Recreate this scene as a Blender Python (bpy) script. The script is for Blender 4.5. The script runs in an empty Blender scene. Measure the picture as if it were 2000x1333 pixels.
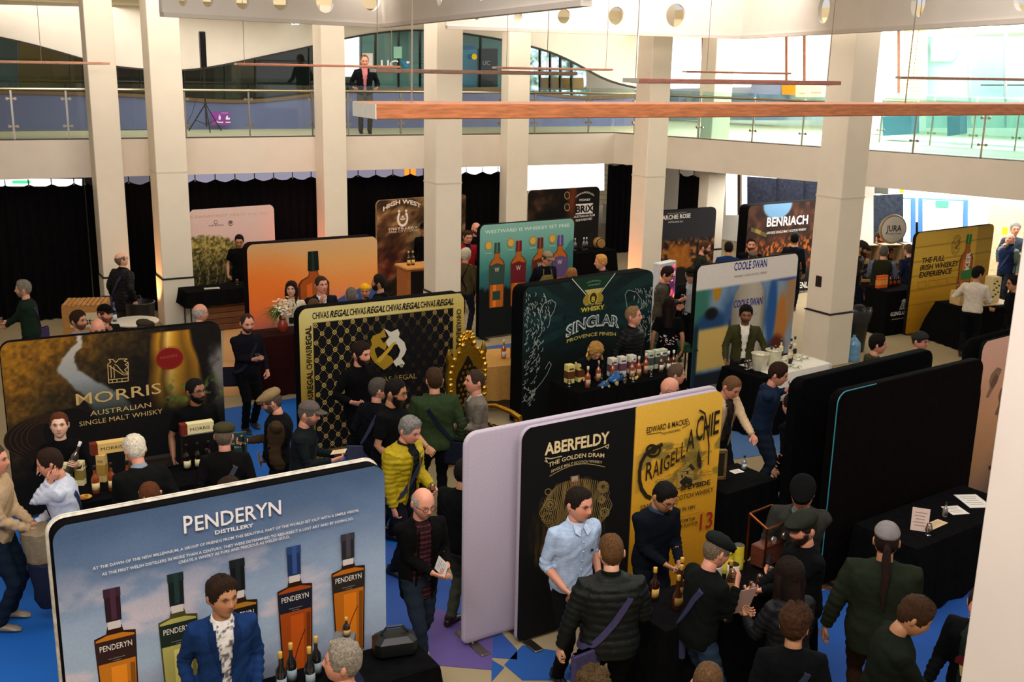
import bpy, bmesh, math, random
import numpy as np
from mathutils import Vector, Matrix
random.seed(7); rng = np.random.default_rng(7)
PI = math.pi
C = bpy.context.scene.collection
S = bpy.context.scene

# ------------------------------------------------------------------ camera
F, TH, RO, HC = 2100.0, math.radians(14.5), math.radians(1.2), 5.3
CX, CY = 1000.0, 666.5
cd = bpy.data.cameras.new('camera'); cam = bpy.data.objects.new('camera', cd); C.objects.link(cam)
cd.sensor_width = 36.0; cd.lens = F / 2000 * 36; cd.clip_end = 200; cd.clip_start = .05
_r = Vector((1, 0, 0)); _u = Vector((0, math.sin(TH), math.cos(TH))); _f = Vector((0, math.cos(TH), -math.sin(TH)))
_cx = _r * math.cos(RO) + _u * math.sin(RO); _cy = -_r * math.sin(RO) + _u * math.cos(RO)
cam.matrix_world = Matrix(((_cx.x, _cy.x, -_f.x, 0), (_cx.y, _cy.y, -_f.y, 0), (_cx.z, _cy.z, -_f.z, HC), (0, 0, 0, 1)))
cd.dof.use_dof = True; cd.dof.focus_distance = 11.5; cd.dof.aperture_fstop = 7.0
S.camera = cam

# ------------------------------------------------------------------ world, lights, exposure
S.view_settings.view_transform = 'Standard'; S.view_settings.look = 'None'
S.view_settings.exposure = 1.06; S.view_settings.gamma = 1; S.view_settings.use_curve_mapping = False
w = bpy.data.worlds.new('daylight'); S.world = w; w.use_nodes = True
bg = w.node_tree.nodes['Background']; bg.inputs[0].default_value = (1.0, .95, .91, 1); bg.inputs[1].default_value = 0.34

def area(name, loc, aim, sx, sy, power, col):
    l = bpy.data.lights.new(name, 'AREA'); l.shape = 'RECTANGLE'; l.size = sx; l.size_y = sy; l.energy = power; l.color = col
    o = bpy.data.objects.new(name, l); C.objects.link(o); o.location = loc
    o.rotation_euler = (Vector(aim) - Vector(loc)).to_track_quat('-Z', 'Y').to_euler()
    return o
area('skylight', (2, 14, 10.5), (1, 15, 0), 11, 9, 540, (1, .91, .82))
area('near_fill', (0, 1.5, 8.4), (1, 20, 5.6), 7, 2, 420, (1, .93, .87))  # added fill from the camera side for beams and columns, not a roof opening
area('skylight_far', (0, 19, 8.2), (0, 26, 3.6), 16, 2.5, 560, (1, .92, .86))
area('window_light', (11.5, 28, 5.9), (4, 18, 2.0), 6, 1.2, 420, (.93, .97, 1.0))
area('gallery_fill', (-5, 24.3, 6.3), (-5, 24.5, 0), 14, 1.6, 95, (1, .92, .82))  # added soft fill that brightens the left gallery
area('gallery_fill', (9, 27, 6.3), (9, 27, 0), 9, 4, 420, (1, .98, .94))  # added fill that brightens the right gallery
area('room_fill', (-5, 30.5, 6.2), (-5, 30, 0), 16, 2, 60, (1, .95, .8))  # added fill so the rooms behind the upstairs glass look lit
area('passage_light', (9.5, 26, 2.85), (9.5, 26, 0), 8, 4, 330, (1, .97, .90))
def spot(name, loc, aim, power, col, ang=70, r=.08, blend=.6):
    l = bpy.data.lights.new(name, 'SPOT'); l.energy = power; l.color = col; l.spot_size = math.radians(ang); l.spot_blend = blend; l.shadow_soft_size = r
    o = bpy.data.objects.new(name, l); C.objects.link(o); o.location = loc
    o.rotation_euler = (Vector(aim) - Vector(loc)).to_track_quat('-Z', 'Y').to_euler()
    return o

# ------------------------------------------------------------------ view geometry: where a sight line meets the hall
def ray(px, py):
    c, s = math.cos(RO), math.sin(RO); a = px - CX; b = py - CY
    u = a * c + b * s; v = -a * s + b * c
    dx = u / F; up = -v / F
    return np.array([dx, math.cos(TH) + up * math.sin(TH), -math.sin(TH) + up * math.cos(TH)])
CAM = np.array([0, 0, HC])
def at(px, py, z):
    r = ray(px, py); return CAM + r * ((z - HC) / r[2])
def atY(px, py, Y):
    r = ray(px, py); return CAM + r * (Y / r[1])
def hit(px, py, p0, n):
    r = ray(px, py); t = np.dot(np.asarray(p0) - CAM, n) / np.dot(r, n); return CAM + r * t

# ------------------------------------------------------------------ colour and materials
def lin(c):
    c = np.clip(np.asarray(c, float), 0, 1); return np.where(c <= .04045, c / 12.92, ((c + .055) / 1.055) ** 2.4)
def h(s):
    s = s.lstrip('#'); return tuple(int(s[i:i + 2], 16) / 255 for i in (0, 2, 4))
MATS = {}
def material(name, rough=.8, metal=0., noise=0., nscale=30., bump=0., bscale=200., spec=.5, emit=0., sheen=0., trans=0., alpha=1., coat=0., wood=False):
    m = bpy.data.materials.new(name); m.use_nodes = True; nt = m.node_tree; b = nt.nodes['Principled BSDF']
    at_ = nt.nodes.new('ShaderNodeAttribute'); at_.attribute_name = 'Col'
    out = at_.outputs['Color']
    tc = nt.nodes.new('ShaderNodeTexCoord')
    if noise > 0:
        nz = nt.nodes.new('ShaderNodeTexNoise'); nz.inputs['Scale'].default_value = nscale; nz.inputs['Detail'].default_value = 5
        if wood:
            mp = nt.nodes.new('ShaderNodeMapping'); mp.inputs['Scale'].default_value = (1, 1, 9); nt.links.new(tc.outputs['Object'], mp.inputs[0]); nt.links.new(mp.outputs[0], nz.inputs['Vector'])
        else: nt.links.new(tc.outputs['Object'], nz.inputs['Vector'])
        mr = nt.nodes.new('ShaderNodeMapRange'); mr.inputs[3].default_value = 1 - noise; mr.inputs[4].default_value = 1 + noise
        mr.inputs[1].default_value = .3; mr.inputs[2].default_value = .7
        nt.links.new(nz.outputs[0], mr.inputs[0])
        mx = nt.nodes.new('ShaderNodeVectorMath'); mx.operation = 'SCALE'
        nt.links.new(out, mx.inputs[0]); nt.links.new(mr.outputs[0], mx.inputs['Scale']); out = mx.outputs[0]
    nt.links.new(out, b.inputs['Base Color'])
    b.inputs['Roughness'].default_value = rough; b.inputs['Metallic'].default_value = metal
    b.inputs['Specular IOR Level'].default_value = spec
    if sheen: b.inputs['Sheen Weight'].default_value = sheen
    if coat: b.inputs['Coat Weight'].default_value = coat
    if trans: b.inputs['Transmission Weight'].default_value = trans
    if emit:
        nt.links.new(out, b.inputs['Emission Color']); b.inputs['Emission Strength'].default_value = emit
    if bump:
        n2 = nt.nodes.new('ShaderNodeTexNoise'); n2.inputs['Scale'].default_value = bscale; n2.inputs['Detail'].default_value = 3
        nt.links.new(tc.outputs['Object'], n2.inputs['Vector'])
        bp = nt.nodes.new('ShaderNodeBump'); bp.inputs['Strength'].default_value = bump; bp.inputs['Distance'].default_value = .01
        nt.links.new(n2.outputs[0], bp.inputs['Height']); nt.links.new(bp.outputs[0], b.inputs['Normal'])
    MATS[name] = m; return m
material('cloth', .95, noise=.11, nscale=25, bump=.35, bscale=90, spec=.1)
material('quilt', .6, noise=.15, nscale=18, bump=.4, bscale=60, spec=.22)
material('skin', .48, noise=.05, nscale=60, spec=.45)
material('hair', .75, noise=.45, nscale=90, bump=.9, bscale=160, spec=.15)
material('print', .75, noise=.06, nscale=60, spec=.2)
material('ink', .7, noise=.03, nscale=60, spec=.2)
material('black_cloth', .97, noise=.3, nscale=12, bump=.25, bscale=30, spec=.05)
material('plastic', .35, noise=.05, nscale=20, spec=.5)
material('paint', .7, noise=.03, nscale=2.5, bump=.05, bscale=60, spec=.3)
material('wood', .5, noise=.28, nscale=9, bump=.2, bscale=40, spec=.4, wood=True)
material('metal', .32, metal=1, noise=.08, nscale=30)
material('gold', .28, metal=1, noise=.2, nscale=30, bump=.5, bscale=70)
material('bottle_glass', .12, noise=.08, nscale=20, spec=.8, coat=.4)
material('leather', .4, noise=.15, nscale=25, spec=.5)
material('paper', .8, noise=.03, nscale=40, spec=.2)
material('foliage', .6, noise=.35, nscale=25, spec=.4)
material('screen', .3, emit=1.3)
material('lamp', .5, emit=5.0)
material('daylight_pane', .5, emit=1.6)
material('brick', .8, noise=.15, nscale=12, bump=.3, bscale=50)
def glassmat(name, tint, fac=.12, rough=.03):
    m = bpy.data.materials.new(name); m.use_nodes = True; nt = m.node_tree; nt.nodes.clear()
    o = nt.nodes.new('ShaderNodeOutputMaterial'); mx = nt.nodes.new('ShaderNodeMixShader'); t = nt.nodes.new('ShaderNodeBsdfTransparent'); g = nt.nodes.new('ShaderNodeBsdfGlossy')
    t.inputs[0].default_value = (*tint, 1); g.inputs['Roughness'].default_value = rough
    fr = nt.nodes.new('ShaderNodeFresnel'); fr.inputs[0].default_value = 1.45
    ad = nt.nodes.new('ShaderNodeMath'); ad.inputs[1].default_value = fac; ad.use_clamp = True
    nt.links.new(fr.outputs[0], ad.inputs[0]); nt.links.new(ad.outputs[0], mx.inputs[0]); nt.links.new(t.outputs[0], mx.inputs[1]); nt.links.new(g.outputs[0], mx.inputs[2]); nt.links.new(mx.outputs[0], o.inputs[0])
    MATS[name] = m
glassmat('pane', (.84, .92, .90), .02)
glassmat('green_pane', (.76, .92, .91), .04)
glassmat('drink_glass', (.80, .80, .78), .16)
glassmat('dark_pane', (.60, .66, .64), .04)

# ------------------------------------------------------------------ mesh collector
class M:
    def __init__(s): s.v = []; s.f = []; s.c = []; s.n = 0
    def add(s, V, Fc, col, T=None):
        V = np.asarray(V, float)
        if T is not None: T = np.asarray(T); V = V @ T[:3, :3].T + T[:3, 3]
        s.v.append(V); s.f += [tuple(i + s.n for i in f) for f in Fc]
        if isinstance(col, np.ndarray) and col.ndim == 2: s.c += [tuple(x) for x in col]
        else: s.c += [tuple(col)] * len(Fc)
        s.n += len(V); return s
    def box(s, c, size, col, T=None, bev=0.):
        x, y, z = [d / 2 for d in size]; cx, cy, cz = c
        if bev <= 0:
            V = [(cx + i * x, cy + j * y, cz + k * z) for i in (-1, 1) for j in (-1, 1) for k in (-1, 1)]
            Fc = [(0, 1, 3, 2), (4, 6, 7, 5), (0, 4, 5, 1), (2, 3, 7, 6), (0, 2, 6, 4), (1, 5, 7, 3)]
        else:
            b = min(bev, x * .9, y * .9, z * .9); V = []; ring = [(1, 1), (-1, 1), (-1, -1), (1, -1)]
            def rr(inset, zz):
                o = []
                for (sx, sy) in ring:
                    X, Y = x - inset, y - inset
                    p = [(sx * X, sy * (Y - b)), (sx * (X - b), sy * Y)]
                    if sx * sy < 0: p.reverse()
                    o += p
                return [(cx + a, cy + q, cz + zz) for a, q in o]
            for ins, zz in ((b, -z), (0, -z + b), (0, z - b), (b, z)): V += rr(ins, zz)
            Fc = [tuple(range(7, -1, -1)), tuple(range(24, 32))]
            for r_ in range(3):
                for i in range(8):
                    a = r_ * 8 + i; q = r_ * 8 + (i + 1) % 8; Fc.append((a, q, q + 8, a + 8))
        return s.add(V, Fc, col, T)
    def rings(s, R, col, caps=True, T=None, closed=True):
        n = len(R[0]); V = np.concatenate(R); Fc = []
        m = n if closed else n - 1
        for k in range(len(R) - 1):
            for i in range(m):
                j = (i + 1) % n; Fc.append((k * n + i, k * n + j, k * n + n + j, k * n + n + i))
        if caps and closed:
            Fc.append(tuple(range(n - 1, -1, -1))); Fc.append(tuple(range((len(R) - 1) * n, len(R) * n)))
        return s.add(V, Fc, col, T)
    def tube(s, P, rad, col, n=8, T=None, flat=1.0, hint=None, caps=True):
        P = [np.asarray(p, float) for p in P]
        if np.isscalar(rad): rad = [rad] * len(P)
        R = []; prev = None
        for i, p in enumerate(P):
            t = P[min(i + 1, len(P) - 1)] - P[max(i - 1, 0)]; t = t / (np.linalg.norm(t) + 1e-9)
            if prev is None:
                a = np.array(hint if hint is not None else ((0, 0, 1) if abs(t[2]) < .9 else (1, 0, 0)), float)
            else: a = prev
            a = a - t * np.dot(a, t); a /= (np.linalg.norm(a) + 1e-9); prev = a; b = np.cross(t, a)
            an = np.arange(n) * 2 * PI / n
            R.append(p + rad[i] * (np.cos(an)[:, None] * a * flat + np.sin(an)[:, None] * b))
        return s.rings(R, col, caps, T)
    def lathe(s, prof, c, col, n=12, T=None):
        an = np.arange(n) * 2 * PI / n; R = []
        for r_, z in prof: R.append(np.stack([c[0] + r_ * np.cos(an), c[1] + r_ * np.sin(an), np.full(n, c[2] + z)], 1))
        return s.rings(R, col, True, T)
    def ball(s, c, r, col, n=10, m=7, T=None):
        r = np.array(r if not np.isscalar(r) else (r, r, r)); R = []
        for k in range(m):
            e = -PI / 2 + PI * (k + .35) / (m - .3)
            an = np.arange(n) * 2 * PI / n
            R.append(np.stack([c[0] + r[0] * math.cos(e) * np.cos(an), c[1] + r[1] * math.cos(e) * np.sin(an), np.full(n, c[2] + r[2] * math.sin(e))], 1))
        return s.rings(R, col, True, T)
    def prism(s, pts, z0, z1, col, T=None):
        n = len(pts); V = [(x, y, z0) for x, y in pts] + [(x, y, z1) for x, y in pts]
        Fc = [tuple(range(n - 1, -1, -1)), tuple(range(n, 2 * n))] + [(i, (i + 1) % n, n + (i + 1) % n, n + i) for i in range(n)]
        return s.add(V, Fc, col, T)
    def data(s, name, mat, smooth=True):
        me = bpy.data.meshes.new(name)
        V = np.concatenate(s.v) if s.v else np.zeros((0, 3))
        me.from_pydata(V.tolist(), [], s.f); setcol(me, np.array(s.c))
        me.materials.append(MATS[mat] if isinstance(mat, str) else mat)
        if smooth: me.polygons.foreach_set('use_smooth', [True] * len(me.polygons))
        me.update(); return me
    def build(s, name, mat, parent=None, smooth=True, T=None, label=None, cat=None, group=None, kind=None, auto=True):
        me = s.data(name, mat, smooth)
        if smooth and auto: sharp(me)
        return link(name, me, parent, T, label, cat, group, kind)
def sharp(me, deg=42):
    bm = bmesh.new(); bm.from_mesh(me); bmesh.ops.recalc_face_normals(bm, faces=bm.faces); a = math.radians(deg)
    for e in bm.edges:
        if len(e.link_faces) == 2 and e.calc_face_angle(0) > a: e.smooth = False
    bm.to_mesh(me); bm.free()
def setcol(me, fc):
    a = me.color_attributes.new('Col', 'FLOAT_COLOR', 'CORNER')
    n = len(me.polygons); 
    if n == 0: return
    lt = np.zeros(n, int); me.polygons.foreach_get('loop_total', lt)
    c = lin(fc[:n]); c = np.concatenate([c, np.ones((n, 1))], 1)
    a.data.foreach_set('color', np.repeat(c, lt, 0).ravel())
def setvcol(me, vc):
    a = me.color_attributes.new('Col', 'FLOAT_COLOR', 'POINT'); c = np.concatenate([lin(vc), np.ones((len(vc), 1))], 1); a.data.foreach_set('color', c.ravel())
def link(name, me, parent=None, T=None, label=None, cat=None, group=None, kind=None):
    o = bpy.data.objects.new(name, me); C.objects.link(o)
    if parent is not None: o.parent = parent
    if T is not None: o.matrix_world = Matrix(np.asarray(T).tolist()) if parent is None else o.matrix_world
    if T is not None and parent is not None: o.matrix_basis = Matrix(np.asarray(T).tolist())
    if label: o['label'] = label
    if cat: o['category'] = cat
    if group: o['group'] = group
    if kind: o['kind'] = kind
    return o
def thing(name, label, cat, loc=(0, 0, 0), rz=0., group=None, T=None, kind=None):
    o = bpy.data.objects.new(name, None); C.objects.link(o); o.empty_display_size = .1
    if T is not None: o.matrix_world = Matrix(np.asarray(T).tolist())
    else: o.location = tuple(float(q) for q in loc); o.rotation_euler = (0, 0, rz)
    o['label'] = label; o['category'] = cat
    if group: o['group'] = group
    if kind: o['kind'] = kind
    return o
def TR(loc=(0, 0, 0), rz=0., rx=0., ry=0.):
    m = Matrix.Translation([float(q) for q in loc]) @ Matrix.Rotation(rz, 4, 'Z') @ Matrix.Rotation(ry, 4, 'Y') @ Matrix.Rotation(rx, 4, 'X'); return np.array(m)

def vnoise(x, y, seed=0):
    xi = np.floor(x).astype(int); yi = np.floor(y).astype(int); fx = x - xi; fy = y - yi
    fx = fx * fx * (3 - 2 * fx); fy = fy * fy * (3 - 2 * fy)
    def hs(a, b):
        n = (a * 374761393 + b * 668265263 + seed * 974711) & 0x7fffffff; n = (n ^ (n >> 13)) * 1274126177 & 0x7fffffff
        return ((n ^ (n >> 16)) & 0xffff) / 65535.
    return (hs(xi, yi) * (1 - fx) + hs(xi + 1, yi) * fx) * (1 - fy) + (hs(xi, yi + 1) * (1 - fx) + hs(xi + 1, yi + 1) * fx) * fy
def fbm(x, y, o=4, seed=0):
    t = 0; a = .5
    for k in range(o): t = t + a * vnoise(x * 2 ** k, y * 2 ** k, seed + k); a *= .5
    return t / (1 - .5 ** o)
def sst(a, b, x): t = np.clip((x - a) / (b - a), 0, 1); return t * t * (3 - 2 * t)
def ramp(t, stops):
    t = np.asarray(t); xs = [s[0] for s in stops]; cs = np.array([s[1] for s in stops])
    return np.stack([np.interp(t, xs, cs[:, k]) for k in range(3)], -1)
def mixc(a, b, t): t = np.asarray(t)[..., None]; return np.asarray(a) * (1 - t) + np.asarray(b) * t
# ================================================================== the hall
WHITE = h('#e6ddd2'); CREAM = h('#e3d8c4')
L0 = np.array([-9.84, 20.74]); CR = np.array([2.43, 27.06]); R1 = np.array([9.74, 20.85])
dL = (CR - L0) / np.linalg.norm(CR - L0); nL = np.array([-dL[1], dL[0]])
dR = (R1 - CR) / np.linalg.norm(R1 - CR); nR = np.array([-dR[1], dR[0]])
A0 = L0 - 6 * dL; B0 = R1 + 6 * dR
def p3(p, z): return np.array([p[0], p[1], z])
UZ = 3.65; CZ = 6.38
def st(name, m, mat, **k): return m.build(name, mat, smooth=False, kind='structure', **k)

# ground floor: pale concrete with coloured inlaid shards, each piece lying in the floor, plus one painted glow patch
m = M(); m.box((0, 18, -.15), (50, 50, .3), h('#9a8a6a')); floor = st('floor', m, 'paint')
def inlay(pts, col, k=0):
    P = [at(x, y, 0) for x, y in pts]; m = M(); m.prism([(p[0], p[1]) for p in P], -.004, .003 + .0015 * k, h(col))
    o = m.build('floor_inlay', 'paint', floor, smooth=False); return o
inlay([(-500, 1150), (-200, 1000), (60, 960), (330, 860), (430, 800), (700, 760), (770, 1000), (860, 1180), (760, 1195), (760, 1500), (-500, 1600)], '#0f5bb0')
inlay([(850, 1100), (1010, 1270), (1010, 1290), (700, 1260), (700, 1040)], '#2b4f9a', 1)
inlay([(835, 1185), (965, 1225), (960, 1310), (840, 1300)], '#5b4a86', 2)
inlay([(985, 1300), (1020, 1262), (1100, 1275), (1130, 1330), (1020, 1330)], '#1d4f96', 1)
inlay([(960, 1290), (985, 1305), (960, 1333)], '#1d4f96', 1)
inlay([(920, 705), (945, 678), (1010, 670), (1010, 700)], '#3c5a8c', 1)
inlay([(1400, 820), (1560, 790), (1560, 880), (1420, 900)], '#4a6fa0', 1)
inlay([(1560, 1160), (1800, 1130), (2000, 1040), (2100, 1333), (1600, 1400), (1480, 1400)], '#1a4d9a', 1)
inlay([(1560, 1100), (1800, 1010), (2000, 960), (2000, 1060), (1830, 1140), (1760, 1180), (1600, 1150)], '#5a3420', 2)
inlay([(1200, 1250), (1500, 1150), (1600, 1230), (1560, 1500), (1180, 1500)], '#4a2416', 2)
inlay([(437, 640), (560, 640), (560, 770), (437, 775)], '#b98a58', 1)  # warm uplight glow on the floor, painted in as a tan piece

# upper gallery: floor slabs, deep white edge beams, ceiling
def strip(name, a, b, off0, off1, n, z0, z1, col, mat='paint', label=None, **k):
    m = M(); q = [a + n * off0, b + n * off0, b + n * off1, a + n * off1]; m.prism([tuple(p) for p in q], z0, z1, col)
    return st(name, m, mat, label=label, **k)
jn = nL + nR; jn /= np.linalg.norm(jn)
def Lshape(off0, off1, z0, z1, col, name, mat='paint'):
    def corner(o):  # intersection of the two offset lines
        Mx = np.array([dL, -dR]).T; t = np.linalg.solve(Mx, (CR + nR * o) - (CR + nL * o)); return CR + nL * o + dL * t[0]
    m = M()
    c0, c1 = corner(off0), corner(off1)
    m.prism([tuple(A0 + nL * off0), tuple(c0), tuple(c1), tuple(A0 + nL * off1)], z0, z1, col)
    m.prism([tuple(c0), tuple(B0 + nR * off0), tuple(B0 + nR * off1), tuple(c1)], z0, z1, col)
    return st(name, m, mat)
Lshape(0, .3, 2.93, UZ + .02, h('#dcd0c0'), 'trim_1')
Lshape(.3, 12, 3.45, UZ, h('#c9c2a8'), 'floor')
Lshape(.3, 12, 2.95, 3.1, h('#b9b0a4'), 'ceiling')
Lshape(.2, 12, CZ, CZ + .2, h('#d8c9a4'), 'ceiling')
Lshape(.02, .26, UZ + .02, UZ + .035, h('#4c4640'), 'trim_2')

# columns
def column(px, py, z, wid, ang, z1, label, seam=True, front=True):
    p = at(px, py, z)[:2] if z is not None else px
    a = math.radians(ang); d = np.array([math.cos(a), math.sin(a)]); n = np.array([-d[1], d[0]])
    c = p + (d + n) * wid / 2
    t = thing('column', label, 'column', (c[0], c[1], 0), a, kind='structure')
    m = M(); m.box((0, 0, z1 / 2 + .5), (wid, wid, z1 - 1.0), CREAM, bev=.012); m.build('shaft', 'paint', t, smooth=False)
    m = M(); m.box((0, 0, .49), (wid + .02, wid + .02, .98), h('#d9d0bd'), bev=.012); m.build('plinth', 'paint', t, smooth=False)
    m = M(); m.box((0, 0, .99), (wid + .035, wid + .035, .025), h('#151312')); m.build('band', 'plastic', t, smooth=False)
    if seam:
        m = M(); m.box((0, 0, 3.1), (wid + .008, wid + .008, .03), h('#d4c8b8')); m.build('joint_cover', 'paint', t, smooth=False)
    return t, c
columns = []
columns.append(column(324, 641, 0, .60, 30, 8.2, 'tall white square column, second from the left, rising in front of the gallery'))
columns.append(column(851, 577, .98, .54, 30, 8.2, 'tall white square column between the horseshoe stand and the teal stand'))
columns.append(column(1252, 545, .98, .50, 30, 8.2, 'tall white square column lit orange at its foot, behind the green boar banner'))
columns.append(column(1611, 718, 0, .60, 31, 8.2, 'tall white square column beside the cream-liqueur stand with a black socket box'))
def backcol(px, py, off, a_, n_, wid, ang, label, z1=CZ):
    q = hit(px, py, p3(a_ + n_ * off, 0), p3(n_, 0))[:2]
    return column(q, None, None, wid, ang, z1, label, seam=False)
backcol(184, 300, -.55, L0, nL, .52, 30, 'white square column at far left standing against the gallery edge')
backcol(632, 300, -.55, L0, nL, .52, 30, 'white square column against the gallery edge, left of the standing man upstairs')
backcol(991, 300, -.45, L0, nL, .52, 20, 'white square column against the gallery edge behind the teal stand')
backcol(1385, 330, .5, CR, nR, .55, 30, 'slim white column set back under the right gallery beside a leafy tree')
c = columns[3][0]
m = M(); m.box((-.305, .04, 1.55), (.02, .14, .2), h('#111111'), bev=.008); m.build('socket_box', 'plastic', c, label='black socket box', smooth=False)
# near column at the right edge of the photograph
q = at(1985, 900, 4.0)
m = M(); m.box((0, 0, 0), (.5, .5, 9), h('#e8dcd2'), bev=.01)
near = thing('column', 'large white column edge standing close at the far right', 'column', (2.58, 4.62, 4.0), math.radians(28), kind='structure'); m.build('shaft', 'paint', near, smooth=False)
NEAR = near

# walls of the building far outside the hall's centre
def wall(name, a, b, z0, z1, col, th=.2, mat='paint'):
    a = np.array(a, float); b = np.array(b, float); d = (b - a) / np.linalg.norm(b - a); n = np.array([-d[1], d[0]])
    m = M(); m.prism([tuple(a), tuple(b), tuple(b + n * th), tuple(a + n * th)], z0, z1, col); return st(name, m, mat)
wall('wall_left', A0 + nL * 12, CR + nL * 12 + dL * 4, 0, UZ, h('#6f6a62'))
wall('wall_left', A0 + nL * 9, CR + nL * 9 + dL * 4, UZ, CZ, h('#3d443a'))
wall('wall_back', CR + nR * 8 - dR * 6, B0 + nR * 8, 0, 3.1, h('#f2ece0'))
wall('wall_back', CR + nR * 9 - dR * 8, B0 + nR * 9, UZ, CZ, h('#f6f4ee'))
wall('wall_left', (-16, -2), A0, 0, 8.5, h('#cbbfae'))
wall('wall_right', B0, (17, -2), 0, 2.9, h('#cbbfae'))
wall('wall_front', (17, -2), (-16, -2), 0, 8.5, h('#b5a999'))

# polygons standing on a vertical plane, given where they are seen; each gets real thickness
def onplane(pts, P0, n, off=0.): return [hit(x, y, np.asarray(P0) + np.asarray(n) * off, n) for x, y in pts]
def vslab(name, pts, P0, n, off, th, col, mat='paint', parent=None, **k):
    P = onplane(pts, P0, n, off); N = np.asarray(n, float); m = M(); k_ = len(P)
    V = [p for p in P] + [p + N * th for p in P]
    Fc = [tuple(range(k_)), tuple(range(2 * k_ - 1, k_ - 1, -1))] + [(i, i + k_, (i + 1) % k_ + k_, (i + 1) % k_) for i in range(k_)]
    m.add(V, Fc, col if not isinstance(col, str) else h(col)); return m.build(name, mat, parent, smooth=False, **k)
NL3, NR3 = p3(nL, 0), p3(nR, 0)
PL = p3(L0 + nL * 3.5, 0); PR = p3(CR + nR * 7.5, 0)
# left gallery: white wave bulkhead above glazing, grey-blue low wall
def curve(xs, ys, x0, x1, n=60):
    X = np.linspace(x0, x1, n); k = np.interp(X, xs, ys); 
    for _ in range(3): k[1:-1] = (k[:-2] + k[1:-1] * 2 + k[2:]) / 4
    return list(zip(X, k))
wx = [-120, 0, 60, 137, 205, 277, 360, 430, 500, 600, 665, 720, 780, 830, 890, 985, 1038, 1080, 1140, 1170, 1200, 1245]
wy = [50, 72, 85, 107, 127, 135, 138, 128, 113, 92, 76, 66, 59, 58, 62, 77, 90, 101, 130, 150, 162, 171]
cv = curve(wx, wy, -120, 1245, 80)
vslab('wall_left', cv + [(1245, -60), (-120, -60)], PL, NL3, 0, .25, h('#eee6da'), kind='structure')
rim = [(x, y - 1) for x, y in cv] + [(x, y + 2.5) for x, y in cv[::-1]]
vslab('trim_3', rim, PL, NL3, -.03, .1, h('#3a3833'), kind='structure')
lw = curve([-120, 0, 137, 280, 400, 480, 560, 614, 700, 830, 985, 1100, 1170, 1245], [182, 184, 186, 190, 200, 203, 196, 188, 180, 178, 176, 192, 196, 190], -120, 1245, 50)
vslab('wall_left', lw + [(1245, 252), (700, 252), (0, 254), (-120, 255)], PL, NL3, -.4, .12, h('#6f74a0'), kind='structure')
vslab('trim_4', [(x, y - 6) for x, y in lw] + lw[::-1], PL, NL3, -.45, .2, h('#7a5a3c'), kind='structure')
# glazing bays under the wave: panes, mullions
gl = thing('glazed_screen', 'wall of tinted glass panes under the white wave-shaped bulkhead upstairs', 'glazing', (*(L0 + nL * 3.5), UZ))
gl['kind'] = 'structure'
gx = [-60, 35, 137, 225, 275, 360, 440, 500, 605, 670, 705, 735, 780, 822, 860, 900, 940, 985, 1056, 1076, 1096, 1118, 1140]
for i in range(len(gx) - 1):
    a, b = gx[i], gx[i + 1]; ya, yb = np.interp([a, b], wx, wy)
    P = onplane([(a, ya), (b, yb), (b, 250), (a, 250)], PL, NL3, .06)
    mm = M(); mm.add(P + [p + NL3 * .02 for p in P], [(0, 1, 2, 3), (7, 6, 5, 4), (0, 4, 5, 1), (1, 5, 6, 2), (2, 6, 7, 3), (3, 7, 4, 0)], WHITE)
    inv = np.eye(4); inv[:3, 3] = -np.array(p3(L0 + nL * 3.5, UZ))
    mm.build('pane', 'dark_pane' if a < 700 else 'pane', gl, smooth=False, T=inv)
    mm = M(); P = onplane([(a - 1, ya), (a + 1, ya), (a + 1, 250), (a - 1, 250)], PL, NL3, .0)
    mm.add(P + [p + NL3 * .1 for p in P], [(0, 1, 2, 3), (7, 6, 5, 4), (0, 4, 5, 1), (1, 5, 6, 2), (2, 6, 7, 3), (3, 7, 4, 0)], h('#3b3f3d'))
    mm.build('mullion', 'metal', gl, smooth=False, T=inv)
# what stands behind the glass
def back(name, pts, off, col, mat='paint', th=.1): return vslab(name, pts, PL, NL3, off, th, h(col), mat, kind='structure')
back('wall_left', [(37, 60), (160, 60), (160, 250), (37, 250)], 1.2, '#8a6f22')
back('wall_left', [(-80, 60), (34, 60), (34, 250), (-80, 250)], 4.5, '#7fb0bd')
back('wall_left', [(225, 110), (262, 110), (262, 180), (225, 180)], .8, '#0c0c0c')
back('wall_left', [(262, 110), (420, 110), (420, 250), (262, 250)], 2.0, '#4d5748')
back('wall_left', [(420, 90), (470, 90), (470, 250), (420, 250)], 1.4, '#7d8877')
back('wall_left', [(470, 80), (625, 80), (625, 250), (470, 250)], 2.2, '#3f463f')
back('wall_left', [(708, 50), (1000, 50), (1000, 250), (708, 250)], 3.4, '#5f8a8c')
back('wall_left', [(935, 95), (972, 95), (972, 170), (935, 170)], .5, '#151a1c')
back('window_1', [(668, 70), (706, 70), (706, 150), (668, 150)], .12, '#ffffff', 'daylight_pane', .02)
back('trim_5', [(674, 72), (678, 72), (678, 172), (674, 172)], .05, '#333', 'paint', .05) if False else None
back('window_2', [(708, 50), (826, 50), (826, 70), (708, 70)], 2.8, '#cfe6e6', 'daylight_pane', .02) if False else None
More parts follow.
